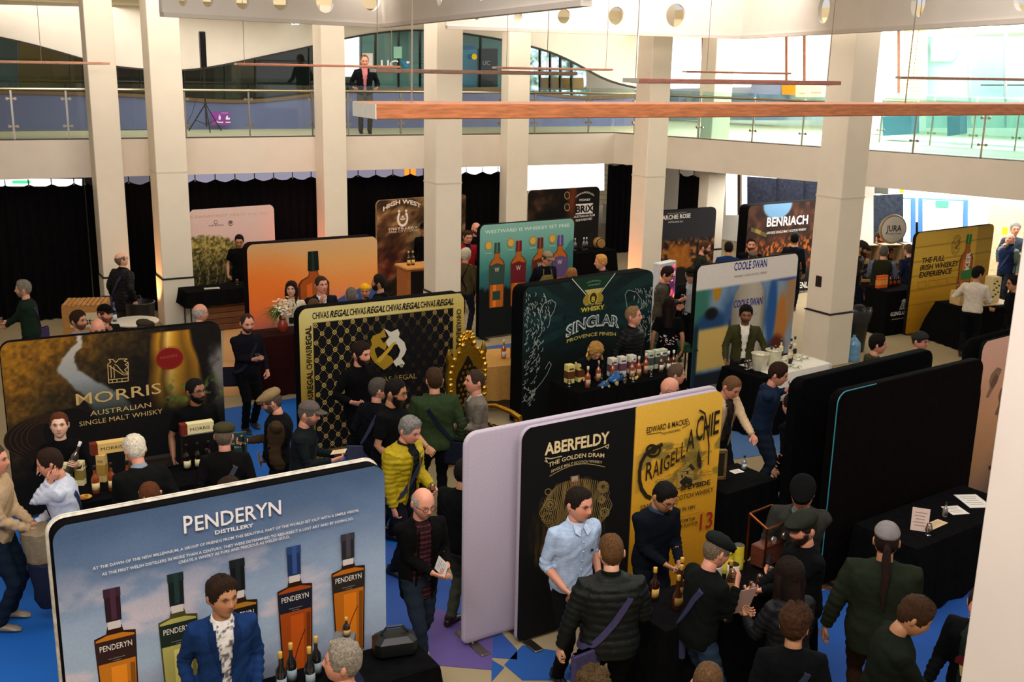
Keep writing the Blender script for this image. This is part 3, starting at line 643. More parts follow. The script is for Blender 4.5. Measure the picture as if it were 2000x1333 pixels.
# ================================================================== fabric banner walls
class Banner:
    def __init__(s, name, label, tl, tr, z=2.15, th=.07, back='#0a0a0b', edge=None, r=.13, painter=None, res=100, mat='print', feet=True, z0=.03, behind=None):
        p, q = (at(*tl, z)[:2], at(*tr, z)[:2]) if behind is None else (None, None)
        if behind is not None:
            o, sh, dist, W_ = behind; p = o.p + o.d * sh - o.n * dist; q = p + o.d * W_
        d = q - p; s.W = np.linalg.norm(d); d /= s.W; s.d = d; s.n = np.array([d[1], -d[0]]); s.p = p; s.H = z; s.z0 = z0
        s.root = thing(name, label, 'banner', (*p, 0), math.atan2(d[1], d[0]), group='rounded fabric display banners')
        W = s.W; s.r = r; edge = edge or back
        def outline(ins):
            pts = []; rr = max(r - ins, .01)
            for cx, cz, a0 in ((W - r, z - r, 0), (r, z - r, 90), (r * .5, z0 + r * .5, 180), (W - r * .5, z0 + r * .5, 270)):
                R_ = rr if a0 < 180 else max(r * .5 - ins, .01)
                for k in range(7): a = math.radians(a0 + 15 * k); pts.append((cx + R_ * math.cos(a), cz + R_ * math.sin(a)))
            return pts
        m = M(); R = []
        for ins, y in ((.02, 0), (.004, .012), (0, .03), (0, th - .02), (.02, th)):
            R.append(np.array([(x, y, zz) for x, zz in outline(ins)]))
        m.rings(R, h(edge)); m.c[-1] = m.c[-2] = h(back); m.build('fabric_sleeve', 'black_cloth' if sum(h(back)) < .4 else 'print', s.root)
        if painter is not None:
            nu = res; nv = int(res * z / W); u = np.linspace(0, 1, nu + 1); v = np.linspace(0, 1, nv + 1)
            V = []; ins = .006
            for vv in v:
                zz = z0 + ins + vv * (z - z0 - 2 * ins); dt = z - zz; db = zz - z0; e = 0
                if dt < r: e = r - math.sqrt(max(r * r - (r - dt) ** 2, 0))
                if db < r * .5: e = max(e, r * .5 - math.sqrt(max(.25 * r * r - (r * .5 - db) ** 2, 0)))
                e += ins; V.append(np.stack([e + u * (W - 2 * e), np.full(nu + 1, -.004), np.full(nu + 1, zz)], 1))
            V = np.concatenate(V); fa = [(j * (nu + 1) + i, j * (nu + 1) + i + 1, (j + 1) * (nu + 1) + i + 1, (j + 1) * (nu + 1) + i) for j in range(nv) for i in range(nu)]
            me = bpy.data.meshes.new('printed_face'); me.from_pydata(V.tolist(), [], fa); setvcol(me, painter(V[:, 0], V[:, 2], s)); me.materials.append(MATS[mat]); me.update()
            s.face = link('printed_face', me, s.root)
        if feet:
            for x in (.12, W - .12):
                m = M(); m.box((x, th / 2, .012), (.1, .5, .02), h('#8f887c'), bev=.008); m.tube([(x, th / 2, .02), (x, th / 2, z0 + .02)], .02, h('#8f887c'), 8); m.build('foot', 'metal', s.root, smooth=False)
        s.lay = 0
    def P(s, px, py):
        w = hit(px, py, p3(s.p, 0), p3(s.n, 0)); return np.dot(w[:2] - s.p, s.d), w[2]
    def polys(s, L, name='printed_artwork', lay=None, **k):
        """L: list of (points in u,v metres, colour)"""
        s.lay += 1; y = -.005 - .0012 * (lay if lay is not None else s.lay); m = M()
        for i, (pts, c) in enumerate(L):
            m.add([(u, y - i * .00002, v) for u, v in pts], [tuple(range(len(pts)))], h(c) if isinstance(c, str) else c)
        return m.build(name, 'ink', s.root, smooth=False, **k)
    def pix(s, L, name='printed_artwork', **k): return s.polys([([s.P(*q) for q in pts], c) for pts, c in L], name, **k)
    def line(s, pts, w_, px=True):
        Q = [s.P(*q) for q in pts] if px else pts; Q = [np.array(q) for q in Q]; out = []
        for a, b in zip(Q[:-1], Q[1:]):
            t = b - a; t = t / (np.linalg.norm(t) + 1e-9); n = np.array([-t[1], t[0]]) * w_ / 2; e = t * w_ * .3; out.append([tuple(a - e + n), tuple(a - e - n), tuple(b + e - n), tuple(b + e + n)])
        return out
    def lines(s, Ls, w_, col, px=True, name='printed_lines', **k): return s.polys([(q, col) for L in Ls for q in s.line(L, w_, px)], name, **k)
    def text(s, t, p0, p1, cap, col, arc=0., bold=0., shear=0., name='lettering', px=True, vert=False):
        s.lay += 1
        a = s.P(*p0) if px else p0; b = s.P(*p1) if px else p1; d = np.array(b) - np.array(a); wd = np.linalg.norm(d); d /= wd
        hgt = (s.P(p0[0], p0[1] - cap)[1] - a[1]) if px else cap
        up = np.array([0, 1.]) if not vert else np.array([-d[1], d[0]])
        if vert: hgt = cap
        return letters(t, (a[0], -.005 - .0012 * s.lay, a[1]), (d[0], 0, d[1]), np.array([up[0], 0, up[1]]), wd, hgt, col, parent=s.root, name=name, arc=arc, bold=bold, shear=shear)
def ell(cx, cz, rx, rz, n=24, a0=0, a1=360): return [(cx + rx * math.cos(math.radians(a0 + (a1 - a0) * k / n)), cz + rz * math.sin(math.radians(a0 + (a1 - a0) * k / n))) for k in range(n + (0 if a1 - a0 == 360 else 1))]
def vr(z, s): return (z - s.z0) / (s.H - s.z0)

# --- sky-blue bottle banner, nearest left
def paint_sky(u, z, s):
    v = vr(z, s); n = fbm(u * 1.7 + 3, z * 3.2, 5, 11); n2 = fbm(u * 4, z * 6, 4, 5)
    c = ramp(v + (n - .5) * .18, [(0, h('#54708c')), (.2, h('#a0a6ba')), (.42, h('#a9bdd2')), (.62, h('#98abc4')), (.8, h('#647b9c')), (1, h('#485f80'))])
    k = sst(.52, .66, n + .12 * (n2 - .5)) * sst(.95, .55, v); c = mixc(c, h('#e2cdd0'), k * .75)
    k2 = sst(.5, .6, fbm(u * 2.2 + 9, z * 5, 5, 21)) * sst(.45, .1, v); return mixc(c, h('#6a7386'), k2 * .6)
B1 = Banner('fabric_banner', 'large sky-blue banner with five amber bottles, nearest at the lower left', (98, 1030), (752, 905), painter=paint_sky, res=170, th=.11)
BB1 = Banner('fabric_banner', 'black banner wall with a pale rim, standing back to back behind the sky-blue bottle banner', None, None, th=.03, back='#0c0c0d', edge='#d8cfbf', z=2.17, behind=(B1, -.02, .115, B1.W + .02))
def tall_bottle(b, x, y0, y1, wpx, cap, liq, lab, name='PENDERYN', full=True, yl=None):
    """x: centre pixel at neck top, y0 top, y1 bottom of the bottle"""
    u, z1 = b.P(x, y0); u0, zb = b.P(x + wpx * .12, y1); w_ = b.P(x + wpx / 2, y0)[0] - b.P(x - wpx / 2, y0)[0]; H_ = z1 - zb
    uc = u; hw = w_ / 2; sh = z1 - H_ * .30; L = []
    neck = [(uc - w_ * .195, z1), (uc + w_ * .195, z1), (uc + w_ * .185, z1 - H_ * .21), (uc - w_ * .185, z1 - H_ * .21)]
    body = [(uc - w_ * .17, z1 - H_ * .24), (uc + w_ * .17, z1 - H_ * .24), (uc + w_ * .21, sh + .02 * H_), (uc + hw, sh + .008), (uc + hw, sh - .03), (uc + hw * .86, zb), (uc - hw * .82, zb), (uc - hw, sh - .04), (uc - hw, sh), (uc - w_ * .21, sh + .018 * H_)]
    L.append((body, '#2c1408' if liq != '#b9b060' else '#4a4a20'))
    ins = [(uc - w_ * .19, sh + .008 * H_), (uc + w_ * .19, sh + .008 * H_), (uc + hw * .93, sh - .015), (uc + hw * .93, sh - .04), (uc + hw * .78, zb), (uc - hw * .74, zb), (uc - hw * .93, sh - .05), (uc - hw * .93, sh - .015)]
    L.append((ins, liq)); c = np.array(h(liq)); 
    L.append(([(uc - hw * .3, sh - .2 * H_), (uc + hw * .45, sh - .2 * H_), (uc + hw * .40, zb), (uc - hw * .3, zb)], tuple(np.clip(c * 1.2, 0, 1))))
    L.append(([(uc + hw * .62, sh - .2 * H_), (uc + hw * .86, sh - .2 * H_), (uc + hw * .74, zb), (uc + hw * .55, zb)], tuple(c * .7)))
    L.append(([(uc - w_ * .155, z1 - H_ * .205), (uc + w_ * .155, z1 - H_ * .205), (uc + w_ * .155, z1 - H_ * .258), (uc - w_ * .155, z1 - H_ * .258)], '#d8ccc4'))
    L.append((neck, cap)); cc = np.array(h(cap)); L.append(([(uc - w_ * .205, z1), (uc + w_ * .205, z1), (uc + w_ * .205, z1 - H_ * .055), (uc - w_ * .205, z1 - H_ * .055)], tuple(np.clip(cc * 1.25 + .03, 0, 1))))
    L.append(([(uc - w_ * .05, z1 - .002), (uc + w_ * .08, z1 - .002), (uc + w_ * .08, z1 - H_ * .20), (uc - w_ * .05, z1 - H_ * .20)], tuple(np.clip(cc * 1.5 + .04, 0, 1))))
    l0, l1 = sh - .03, sh - H_ * .17; L.append(([(uc - hw * .97, l0), (uc + hw * .97, l0), (uc + hw * .94, l1), (uc - hw * .94, l1)], lab))
    b.polys(L); b.text(name, (uc - hw * .78, (l0 * .62 + l1 * .38) - .012), (uc + hw * .78, (l0 * .62 + l1 * .38) - .012), w_ * .155, '#e8ded2', px=False, bold=.004)
    for k in (1, 2): b.polys([([(uc - hw * (.6 - .2 * k), l1 + .052 - .018 * k), (uc + hw * (.6 - .2 * k), l1 + .052 - .018 * k), (uc + hw * (.6 - .2 * k), l1 + .047 - .018 * k), (uc - hw * (.6 - .2 * k), l1 + .047 - .018 * k)], '#8a7c74')])
    a = [(uc - hw * .25 + hw * .75 * t, sh - H_ * .62 + H_ * .30 * t ** .6) for t in np.linspace(0, 1, 8)]
    b.lines([a], .006, tuple(c * .35), px=False)
tall_bottle(B1, 217, 1149, 1450, 84, '#2a1420', '#c8781a', '#321c1a')
tall_bottle(B1, 341, 1119, 1410, 78, '#0f1d1c', '#b9b060', '#1c2a22')
tall_bottle(B1, 461, 1091, 1380, 74, '#0c1012', '#b07a1e', '#141414')
tall_bottle(B1, 571, 1065, 1330, 69, '#1c3058', '#a8480e', '#1a1c2c')
tall_bottle(B1, 676, 1040, 1270, 66, '#26242a', '#c06a12', '#2a2420')
B1.text('P', (357, 1039), (375, 1036), 33, '#f2ecea', bold=.012); B1.text('ENDERYN', (379, 1034), (546, 1001), 28, '#f2ecea', bold=.012)
B1.text('DISTILLERY', (417, 1041), (492, 1026), 7, '#f2ecea', bold=.025)
B1.text('AT THE DAWN OF THE NEW MILLENNIUM, A GROUP OF FRIENDS FROM THIS BEAUTIFUL PART OF THE WORLD SET OUT WITH A SIMPLE VISION.', (179, 1110), (697, 996), 5.5, '#ebe4e2', bold=.01)
B1.text('AS THE FIRST WELSH DISTILLERS IN MORE THAN A CENTURY, THEY WERE DETERMINED TO RESURRECT A LOST ART AND BY DOING SO,', (197, 1121), (686, 1012), 5.5, '#ebe4e2', bold=.01)
B1.text('CREATE A WHISKY AS PURE AND PRECIOUS AS WELSH GOLD.', (346, 1098), (562, 1047), 5.5, '#ebe4e2', bold=.01)

# --- forest and copper still banner, left
def paint_morris(u, z, s):
    v = vr(z, s); U = u / s.W; n = fbm(u * 9, z * 9, 5, 2); n2 = fbm(u * 26, z * 26, 3, 8)
    c = ramp(U * .9 + (1 - v) * .9 + (n - .5) * .25, [(0, h('#8a5e12')), (.25, h('#7c5212')), (.5, h('#3b2c12')), (.75, h('#120d08')), (1.3, h('#070505'))]) * (.55 + .9 * n2)[..., None]
    # river
    pth = [(0.50, .30), (.97, .36), (.86, .40), (.78, .44), (.68, .56)]
    xc = np.interp(v, [.45, .62, .72, .80, .88, .96], [.52, .44, .35, .28, .285, .345]); wd = np.interp(v, [.45, .62, .72, .80, .88, .96], [.11, .08, .06, .045, .03, .01])
    k = sst(1.15, .85, np.abs(U - xc + (n - .5) * .03) / wd) * sst(.44, .60, v); c = mixc(c, ramp(v, [(.5, h('#20281e')), (.75, h('#9aa0a0')), (1, h('#c8c0b0'))]), k * .92)
    # dark hill right of river top
    # copper still
    xl = np.interp(v, [.5, .7, .97], [.635, .635, .66]); xr = np.interp(v, [.45, .7, .97], [.93, .90, .85]); t = (U - xl) / (xr - xl)
    k = sst(0, .02, t) * sst(1, .98, t) * sst(.48, .52, v) * sst(.975, .965, v)
    cop = ramp(t + .02 * np.sin(v * 30), [(0, h('#3a2408')), (.12, h('#8a5c14')), (.2, h('#b88420')), (.28, h('#6e4a12')), (.42, h('#e8c060')), (.55, h('#c88e22')), (.75, h('#7a5212')), (.92, h('#a87418')), (1, h('#1c1208'))]) * (np.interp(v, [.5, .65, 1], [.15, .75, 1.1]))[..., None]
    c = mixc(c, cop, k)
    # white steam right edge, foliage
    k = sst(.92, .98, U + (n - .5) * .08) * sst(.4, .7, v) * sst(.9, .8, v); c = mixc(c, h('#8f8a84'), k * .8)
    leaf = sst(.52, .62, fbm(u * 13, z * 13, 3, 40)) * sst(.66, .74, U) * sst(.50, .58, v) * sst(.72, .62, v); c = mixc(c, mixc(h('#2c3c10'), h('#7a8a3a'), n2), leaf * .9)
    k = sst(.35, .1, v); return mixc(c, h('#080606'), k * .8)
B2 = Banner('fabric_banner', 'dark banner with river, forest and copper still, at the far left', (-3, 670), (431, 628), painter=paint_morris, res=150, th=.1)
GOLDT = '#c9a86a'
ub, zb = B2.P(85, 850); B2.polys([(ell(ub, zb - .02, .42, .26, 32, 0, 360), '#1c120a'), (ell(ub + .3, zb + .02, .30, .26, 30), '#0c0806')], name='printed_barrel')
B2.lines([ell(ub, zb - .02, .42 - .06 * k, .25 - .02 * k, 20, 60, 230) for k in range(5)], .012, '#3a2612', px=False, name='printed_barrel_staves')

B2.text('M', (149, 792), (180, 788), 22, GOLDT, bold=.004); B2.text('ORRIS', (185, 788), (315, 768), 21, GOLDT, bold=.004)
B2.text('AUSTRALIAN', (176, 813), (295, 795), 9.5, GOLDT); B2.text('SINGLE MALT WHISKY', (155, 833), (317, 807), 9, GOLDT)
B2.lines([[(210, 712), (212, 748), (250, 744), (250, 710)], [(212, 742), (250, 738)], [(210, 712), (216, 706), (212, 702), (220, 702), (226, 708), (232, 701), (248, 701), (242, 705), (250, 708), (244, 712), (250, 716), (243, 722), (251, 730), (240, 728), (228, 714), (224, 712)], [(216, 714), (217, 738)], [(222, 716), (223, 738)], [(212, 714), (240, 732), (250, 732)], [(219, 743), (219, 748)], [(228, 742), (228, 747)], [(238, 741), (238, 746)]], .009, '#c9a86a', name='emblem')
u, z = B2.P(331, 700); B2.polys([(ell(u, z, .16, .135, 32), '#8a1712'), (ell(u, z, .145, .12, 32), '#7a1410')], name='red_seal'); B2.text('MAKERS', (313, 702), (346, 696), 5, '#a84a3a'); B2.text('MASTER BLENDERS', (308, 690), (352, 684), 4.5, '#a84a3a', arc=.045)

# --- gold and black lattice banner
def paint_gold(u, z, s):
    v = vr(z, s); c = ramp(v + .1 * np.sin(u * 2), [(0, h('#6a5212')), (.4, h('#8f7326')), (.75, h('#b8a050')), (1, h('#cdbf7a'))])
    return mixc(c, h('#07060a'), ((u > .19) & (u < s.W - .17) & (z < s.H - .20) & (z > .16)).astype(float))
B3 = Banner('fabric_banner', 'gold-edged black lattice banner with a heraldic emblem, behind the bearded man in black', (582, 604), (907, 571), painter=paint_gold, res=150, th=.2, back='#0b0b0c')
L = []; W3 = B3.W; du, dz = .135, .118
def q2(cx, cz, pts, c): return ([(cx + x, cz + y) for x, y in pts], c)
rowi = 0; zc = B3.H - .245; gold = np.array(h('#c9ab5c'))
while zc > .2:
    uc = .23 + (rowi % 2) * du / 1.0 * .5 * 1.3; k = 0
    while uc < W3 - .2:
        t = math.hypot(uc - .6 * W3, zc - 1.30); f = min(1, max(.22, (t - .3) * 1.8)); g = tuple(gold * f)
        ring = ell(uc, zc, .031, .033, 10); inn = ell(uc, zc, .023, .025, 10)
        for i in range(10): j = (i + 1) % 10; L.append(([ring[i], ring[j], inn[j], inn[i]], g))
        for sx in (-1, 1): L.append(([(uc - sx * .02, zc - .019), (uc - sx * .016, zc - .023), (uc + sx * .02, zc + .019), (uc + sx * .016, zc + .023)], g))
        if True:
            for sx in (-1, 1):
                for a, b in ((.30, .42), (.48, .56), (.60, .72)):
                    x0, z0_ = uc + sx * du * .65 * a, zc - dz * a; x1, z1_ = uc + sx * du * .65 * b, zc - dz * b
                    if .21 < x1 < W3 - .19 and z1_ > .18: L.append(([(x0 - .0025, z0_), (x1 - .0025, z1_), (x1 + .0025, z1_), (x0 + .0025, z0_)], g))
        uc += du * 1.3
    rowi += 1; zc -= dz
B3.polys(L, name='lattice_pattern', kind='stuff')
for a, b in (((606, 638), (889, 603)),):
    pass
n_ = 4; A = np.array(B3.P(604, 641)); Bq = np.array(B3.P(894, 603)); top = B3.H - .155
u0_ = .19; u1_ = W3 - .17; seg = (u1_ - u0_) / n_
for i in range(n_):
    B3.text('CHIVAS', (u0_ + seg * i, top), (u0_ + seg * (i + .44), top), .085, '#15110a', px=False, bold=.02); B3.text('REGAL', (u0_ + seg * (i + .46), top), (u0_ + seg * (i + .98), top), .085, '#15110a', px=False, bold=.03, shear=.25)
sv = (B3.H - .2) / 3.2
for i in range(3):
    zz = B3.H - .22 - sv * (i + 1)
    B3.text('CHIVAS', (.165, zz + .0), (.165, zz + sv * .44), .075, '#15110a', px=False, bold=.02, vert=True); B3.text('REGAL', (.165, zz + sv * .46), (.165, zz + sv * .97), .075, '#15110a', px=False, bold=.03, vert=True)
    B3.text('CHIVAS', (W3 - .13, zz + sv * .98), (W3 - .13, zz + sv * .54), .07, '#15110a', px=False, bold=.02, vert=True); B3.text('REGAL', (W3 - .13, zz + sv * .52), (W3 - .13, zz + sv * .02), .07, '#15110a', px=False, bold=.03, vert=True)
# emblem: two interlocked crests, gold and silver
e = B3.P
B3.pix([([(748, 641), (741, 650), (727, 655), (722, 664), (725, 672), (720, 682), (722, 696), (730, 708), (748, 722), (757, 716), (768, 706), (762, 696), (750, 690), (735, 698), (730, 684), (737, 676), (750, 684), (757, 668), (752, 655)], '#9a7a1e'),
        ([(748, 641), (762, 648), (775, 642), (779, 650), (777, 658), (788, 668), (792, 682), (788, 692), (782, 700), (789, 709), (783, 718), (776, 712), (772, 716), (766, 706), (776, 696), (780, 684), (774, 672), (766, 670), (758, 680), (752, 668), (757, 655)], '#c8c4b0'),
        ([(741, 660), (760, 656), (748, 670)], '#0a0906'), ([(732, 705), (740, 708), (774, 668), (766, 668)], '#b8962e'), ([(768, 672), (774, 675), (774, 688), (766, 698), (758, 690)], '#0c0a08'), ([(730, 680), (738, 677), (748, 686), (735, 700)], '#0c0a08')], name='emblem')
B3.text('CHIVAS REGAL', (712, 750), (812, 738), 10, '#a08348')

# --- sunset banner with dark-capped bottle
def paint_sunset(u, z, s):
    v = vr(z, s); U = u / s.W; n = fbm(u * 2, z * 5, 4, 4)
    c = ramp(v + (n - .5) * .05, [(0, h('#7a4a5c')), (.25, h('#8a5a7a')), (.36, h('#b0708c')), (.46, h('#e8866a')), (.60, h('#f2954a')), (.8, h('#eaa860')), (1, h('#d8b080'))])
    c = mixc(c, h('#f4701e'), sst(.6, .1, np.hypot(U - .1, (v - .55) * 1.2)) * .7)
    hl = .42 + .03 * np.sin(U * 9) + .05 * fbm(u * 2, u * 0 + 3, 3, 6) + .08 * sst(.5, .9, U); k = sst(hl + .005, hl - .005, v); c = mixc(c, ramp(v, [(0, h('#5a4060')), (.3, h('#3a3f72')), (.5, h('#3c5590'))]), k * sst(.1, .55, U))
    return c
B4 = Banner('fabric_banner', 'orange sunset banner with a large dark-capped bottle, behind the woman in the white blouse', (481, 478), (737, 461), painter=paint_sunset, res=110, th=.28, back='#140a0c')
def fat_bottle(b, x, y0, ysh, yb, nw, bw, cap, liq, lab=None, cpx=30):
    u, z1 = b.P(x, y0); k = b.P(x + 1, y0)[0] - b.P(x, y0)[0]; zs = b.P(x, ysh)[1]; zb = b.P(x, yb)[1]; zc_ = b.P(x, y0 + cpx)[1]; n2, w2 = nw * k / 2, bw * k / 2; c = np.array(h(liq))
    body = [(u - n2 * .9, zc_), (u + n2 * .9, zc_), (u + n2, zs + (zc_ - zs) * .5), (u + w2 * .8, zs + .02), (u + w2, zs - .06), (u + w2 * .93, zb), (u - w2 * .93, zb), (u - w2, zs - .06), (u - w2 * .8, zs + .02), (u - n2, zs + (zc_ - zs) * .5)]
    L = [(body, tuple(c * .55)), ([(u + (x_ - u) * .86, zb + (y_ - zb) * .985) for x_, y_ in body], tuple(c)), ([(u - w2 * .45, zs - .08), (u - w2 * .1, zs - .04), (u - w2 * .1, zb + .01), (u - w2 * .45, zb + .01)], tuple(np.clip(c * 1.3, 0, 1))), ([(u - n2, z1), (u + n2, z1), (u + n2 * 1.12, zc_), (u - n2 * 1.12, zc_)], cap), ([(u - n2 * .3, z1), (u + n2 * .2, z1), (u + n2 * .2, zc_), (u - n2 * .3, zc_)], tuple(np.clip(np.array(h(cap)) * 1.5 + .04, 0, 1)))]
    if lab: L += [([(u - w2 * .92, zs - .07), (u, zs - .02), (u + w2 * .92, zs - .07), (u + w2 * .92, zs - (zs - zb) * .5), (u - w2 * .92, zs - (zs - zb) * .5)], lab), ([(u - w2 * .5, zb + (zs - zb) * .36), (u + w2 * .5, zb + (zs - zb) * .36), (u + w2 * .5, zb + (zs - zb) * .16), (u - w2 * .5, zb + (zs - zb) * .16)], tuple(np.array(h(lab)) * .9))]
    b.polys(L, name='printed_bottle'); return u, zs, zb, w2
fat_bottle(B4, 611, 491, 548, 640, 20, 62, '#0c1a12', '#a8501a', None, 38)

# --- pale pink forest banner
def paint_forest(u, z, s):
    v = vr(z, s); U = u / s.W; n = fbm(u * 8, z * 8, 4, 9); n2 = fbm(u * 22, z * 22, 3, 3)
    c = ramp(v, [(.4, h('#d8a090')), (.7, h('#dcb6ac')), (1, h('#d8bcb4'))]); tl = .74 - .35 * sst(.3, 1.0, U) + .06 * (n - .5)
    k = sst(tl + .02, tl - .02, v + .04 * (n2 - .5)); t = ramp(n2 + (v - .5) * .6, [(.2, h('#23240e')), (.45, h('#5c5424')), (.7, h('#a08c4a')), (.9, h('#c4ac68'))]); t = t * np.interp(v, [0, .3, .6], [.3, .5, 1])[..., None]
    tr = (np.abs(((u * 5.3 + .4 * np.sin(z * 5)) % 1) - .5) < .035) & (v < tl - .08) & (v > .3); t = mixc(t, h('#b09a70'), tr * .7); return mixc(c, t, k)
B5 = Banner('fabric_banner', 'pale pink banner with a tall eucalyptus forest print at the far left', (368, 410), (535, 399), z=2.28, painter=paint_forest, res=110)
B5.text('E RAINFOREST MEETS THE SEA', (372, 427), (523, 419), 5, '#caa07a')
B5.text('CAPE BYRON', (407, 443), (436, 441), 3, '#4a4438'); B5.text('B', (448, 438), (453, 437), 5, '#3a342c', bold=.02); u, z = B5.P(450, 436)
B5.polys([(ell(u, z, .055, .055)[i:i + 2] + ell(u, z, .045, .045)[i:i + 2][::-1], '#3a342c') for i in range(23)]); u, z = B5.P(421, 434); B5.polys([(ell(u, z, .04, .045, 14), '#6a6250'), (ell(u, z, .028, .032, 14), '#d8bcb4')])

# --- brown horseshoe banner
def paint_brown(u, z, s):
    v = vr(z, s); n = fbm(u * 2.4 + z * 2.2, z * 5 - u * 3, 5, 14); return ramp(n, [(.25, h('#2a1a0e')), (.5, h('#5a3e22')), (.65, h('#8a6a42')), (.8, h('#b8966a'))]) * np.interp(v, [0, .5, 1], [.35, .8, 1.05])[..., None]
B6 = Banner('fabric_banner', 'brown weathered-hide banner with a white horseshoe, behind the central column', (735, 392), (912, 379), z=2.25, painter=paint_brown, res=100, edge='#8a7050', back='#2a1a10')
B6.text('HIGH WEST', (748, 413), (822, 407), 8, '#efe6d8', arc=.14, bold=.03); B6.text('DISTILLERY', (759, 450), (816, 446), 4, '#e8dccb', bold=.02); B6.text('PARK CITY - UTAH', (759, 456), (816, 451), 4, '#d8c8b4', bold=.01)
def horseshoe(b, x, y, rx, col, hole='#4a3520'):
    u, z = b.P(x, y); k = b.P(x + 1, y)[0] - u; R_ = rx * k; o = ell(u, z, R_, R_ * 1.25, 20, 130, 410); i_ = ell(u, z, R_ * .66, R_ * .85, 20, 130, 410)
    b.polys([([o[j], o[j + 1], i_[j + 1], i_[j]], col) for j in range(20)] + [(ell(u - R_ * .62, z + R_ * 1.12, R_ * .22, R_ * .2, 10), col), (ell(u + R_ * .62, z + R_ * 1.12, R_ * .22, R_ * .2, 10), col), ([(u - R_ * .5, z - R_ * .1), (u, z + R_ * .5), (u + R_ * .5, z - R_ * .1), (u, z - R_ * .25)], col)], name='horseshoe_emblem')
    b.text('HW', (u - R_ * .3, z - R_ * .1), (u + R_ * .3, z - R_ * .1), R_ * .3, hole, px=False, bold=.02)
horseshoe(B6, 786, 427, 11, '#efe6d8')

# --- dark rum banner
def paint_rum(u, z, s):
    v = vr(z, s); U = u / s.W; n = fbm(u * 3, z * 3, 5, 24); c = ramp(n, [(.3, h('#0c0907')), (.55, h('#22160e')), (.75, h('#5c3a26')), (.9, h('#8a6040'))])
    c = mixc(c, h('#8a3a10'), sst(.12, .0, np.abs(U - .62)) * sst(.5, .9, v) * .7); c = mixc(c, h('#060505'), sst(.3, .2, np.hypot(U - .32, (v - .55) * 1.1)) * .8); return mixc(c, h('#0b0a0a'), sst(.62, .70, U) * .75)
B7 = Banner('fabric_banner', 'dark brown rum banner with white rim and a framed white name, at the back', (1031, 372), (1172, 364), z=2.32, painter=paint_rum, res=90, edge='#d8d2c6', back='#181818')
u, z = B7.P(1141, 408); B7.polys([([(u - .27, z - .13), (u + .27, z - .13), (u + .27, z + .13), (u - .27, z + .13)], '#efe9e2')]); B7.text('BRiX', (1124, 416), (1159, 413), 13, '#100d0c', bold=.04)
B7.text('SYDNEY', (1131, 393), (1153, 392), 4, '#efe9e2', bold=.02); B7.text('URBAN RUM DISTILLERS', (1124, 387), (1160, 384), 3.5, '#efe9e2', arc=.1, bold=.01); B7.text('AUSTRALIAN RUM', (1120, 426), (1161, 422), 4, '#e8e0d8', bold=.02); B7.text('REINVENTED', (1124, 433), (1156, 429), 4, '#e8e0d8', bold=.02)
B7.lines([[(1107 + 5 * math.cos(a), y + 7 * math.sin(a)) for a in np.linspace(0, 6.3, 12)] for y in (382, 405)], .02, '#b09070', name='printed_rings', kind='stuff')

# --- teal bottle banner
def paint_teal(u, z, s):
    v = vr(z, s); U = u / s.W; n = fbm(u * 6, z * 6, 4, 31); c = ramp(v, [(0, h('#060c0c')), (.3, h('#0c1414')), (.42, h('#1c4a48')), (.6, h('#3c8078')), (.8, h('#6aa89c')), (1, h('#86b8aa'))])
    hl = .55 + .2 * sst(.6, 1, U) + .05 * np.sin(U * 14) + .05 * (n - .5); c = mixc(c, h('#2f6a72'), sst(hl + .01, hl - .01, v) * sst(.35, .5, v) * .6)
    tl = .42 + .07 * (fbm(u * 22, z * 0, 2, 5) - .3); return mixc(c, h('#0a1212'), sst(tl + .02, tl - .02, v))
B8 = Banner('fabric_banner', 'teal banner with four amber bottles and gold medals', (937, 440), (1122, 426), z=2.28, painter=paint_teal, res=110, th=.12, back='#0c0c0d')
B8.text('WESTWARD IS WHISKEY SET FREE', (947, 457), (1112, 443), 6.5, '#d8ece2', bold=.008)
for x, yt, yb, lc, mx, my in ((971, 474, 600, '#2f4a42', 954, 480), (1013, 470, 596, '#6a1c24', 997, 474), (1055, 464, 590, '#5a2a1c', 1040, 470), (1094, 459, 585, '#5a4a78', 1078, 466)):
    u, zs, zb_, w2 = fat_bottle(B8, x, yt, yt + 38, yb, 11, 31, lc, '#b8621c', lc, 20); B8.text('W', (u - w2 * .3, zs - .2), (u + w2 * .3, zs - .2), .09, '#c8b8a0', px=False, bold=.02)
    u, z = B8.P(mx, my); B8.polys([(ell(u, z, .085, .09, 20), '#b8862a'), (ell(u, z, .065, .07, 20), '#d8ac4c'), ([(u - .08, z - .16), (u + .08, z - .16), (u + .08, z - .14), (u - .08, z - .14)], '#9ab8a8')], name='printed_medal')

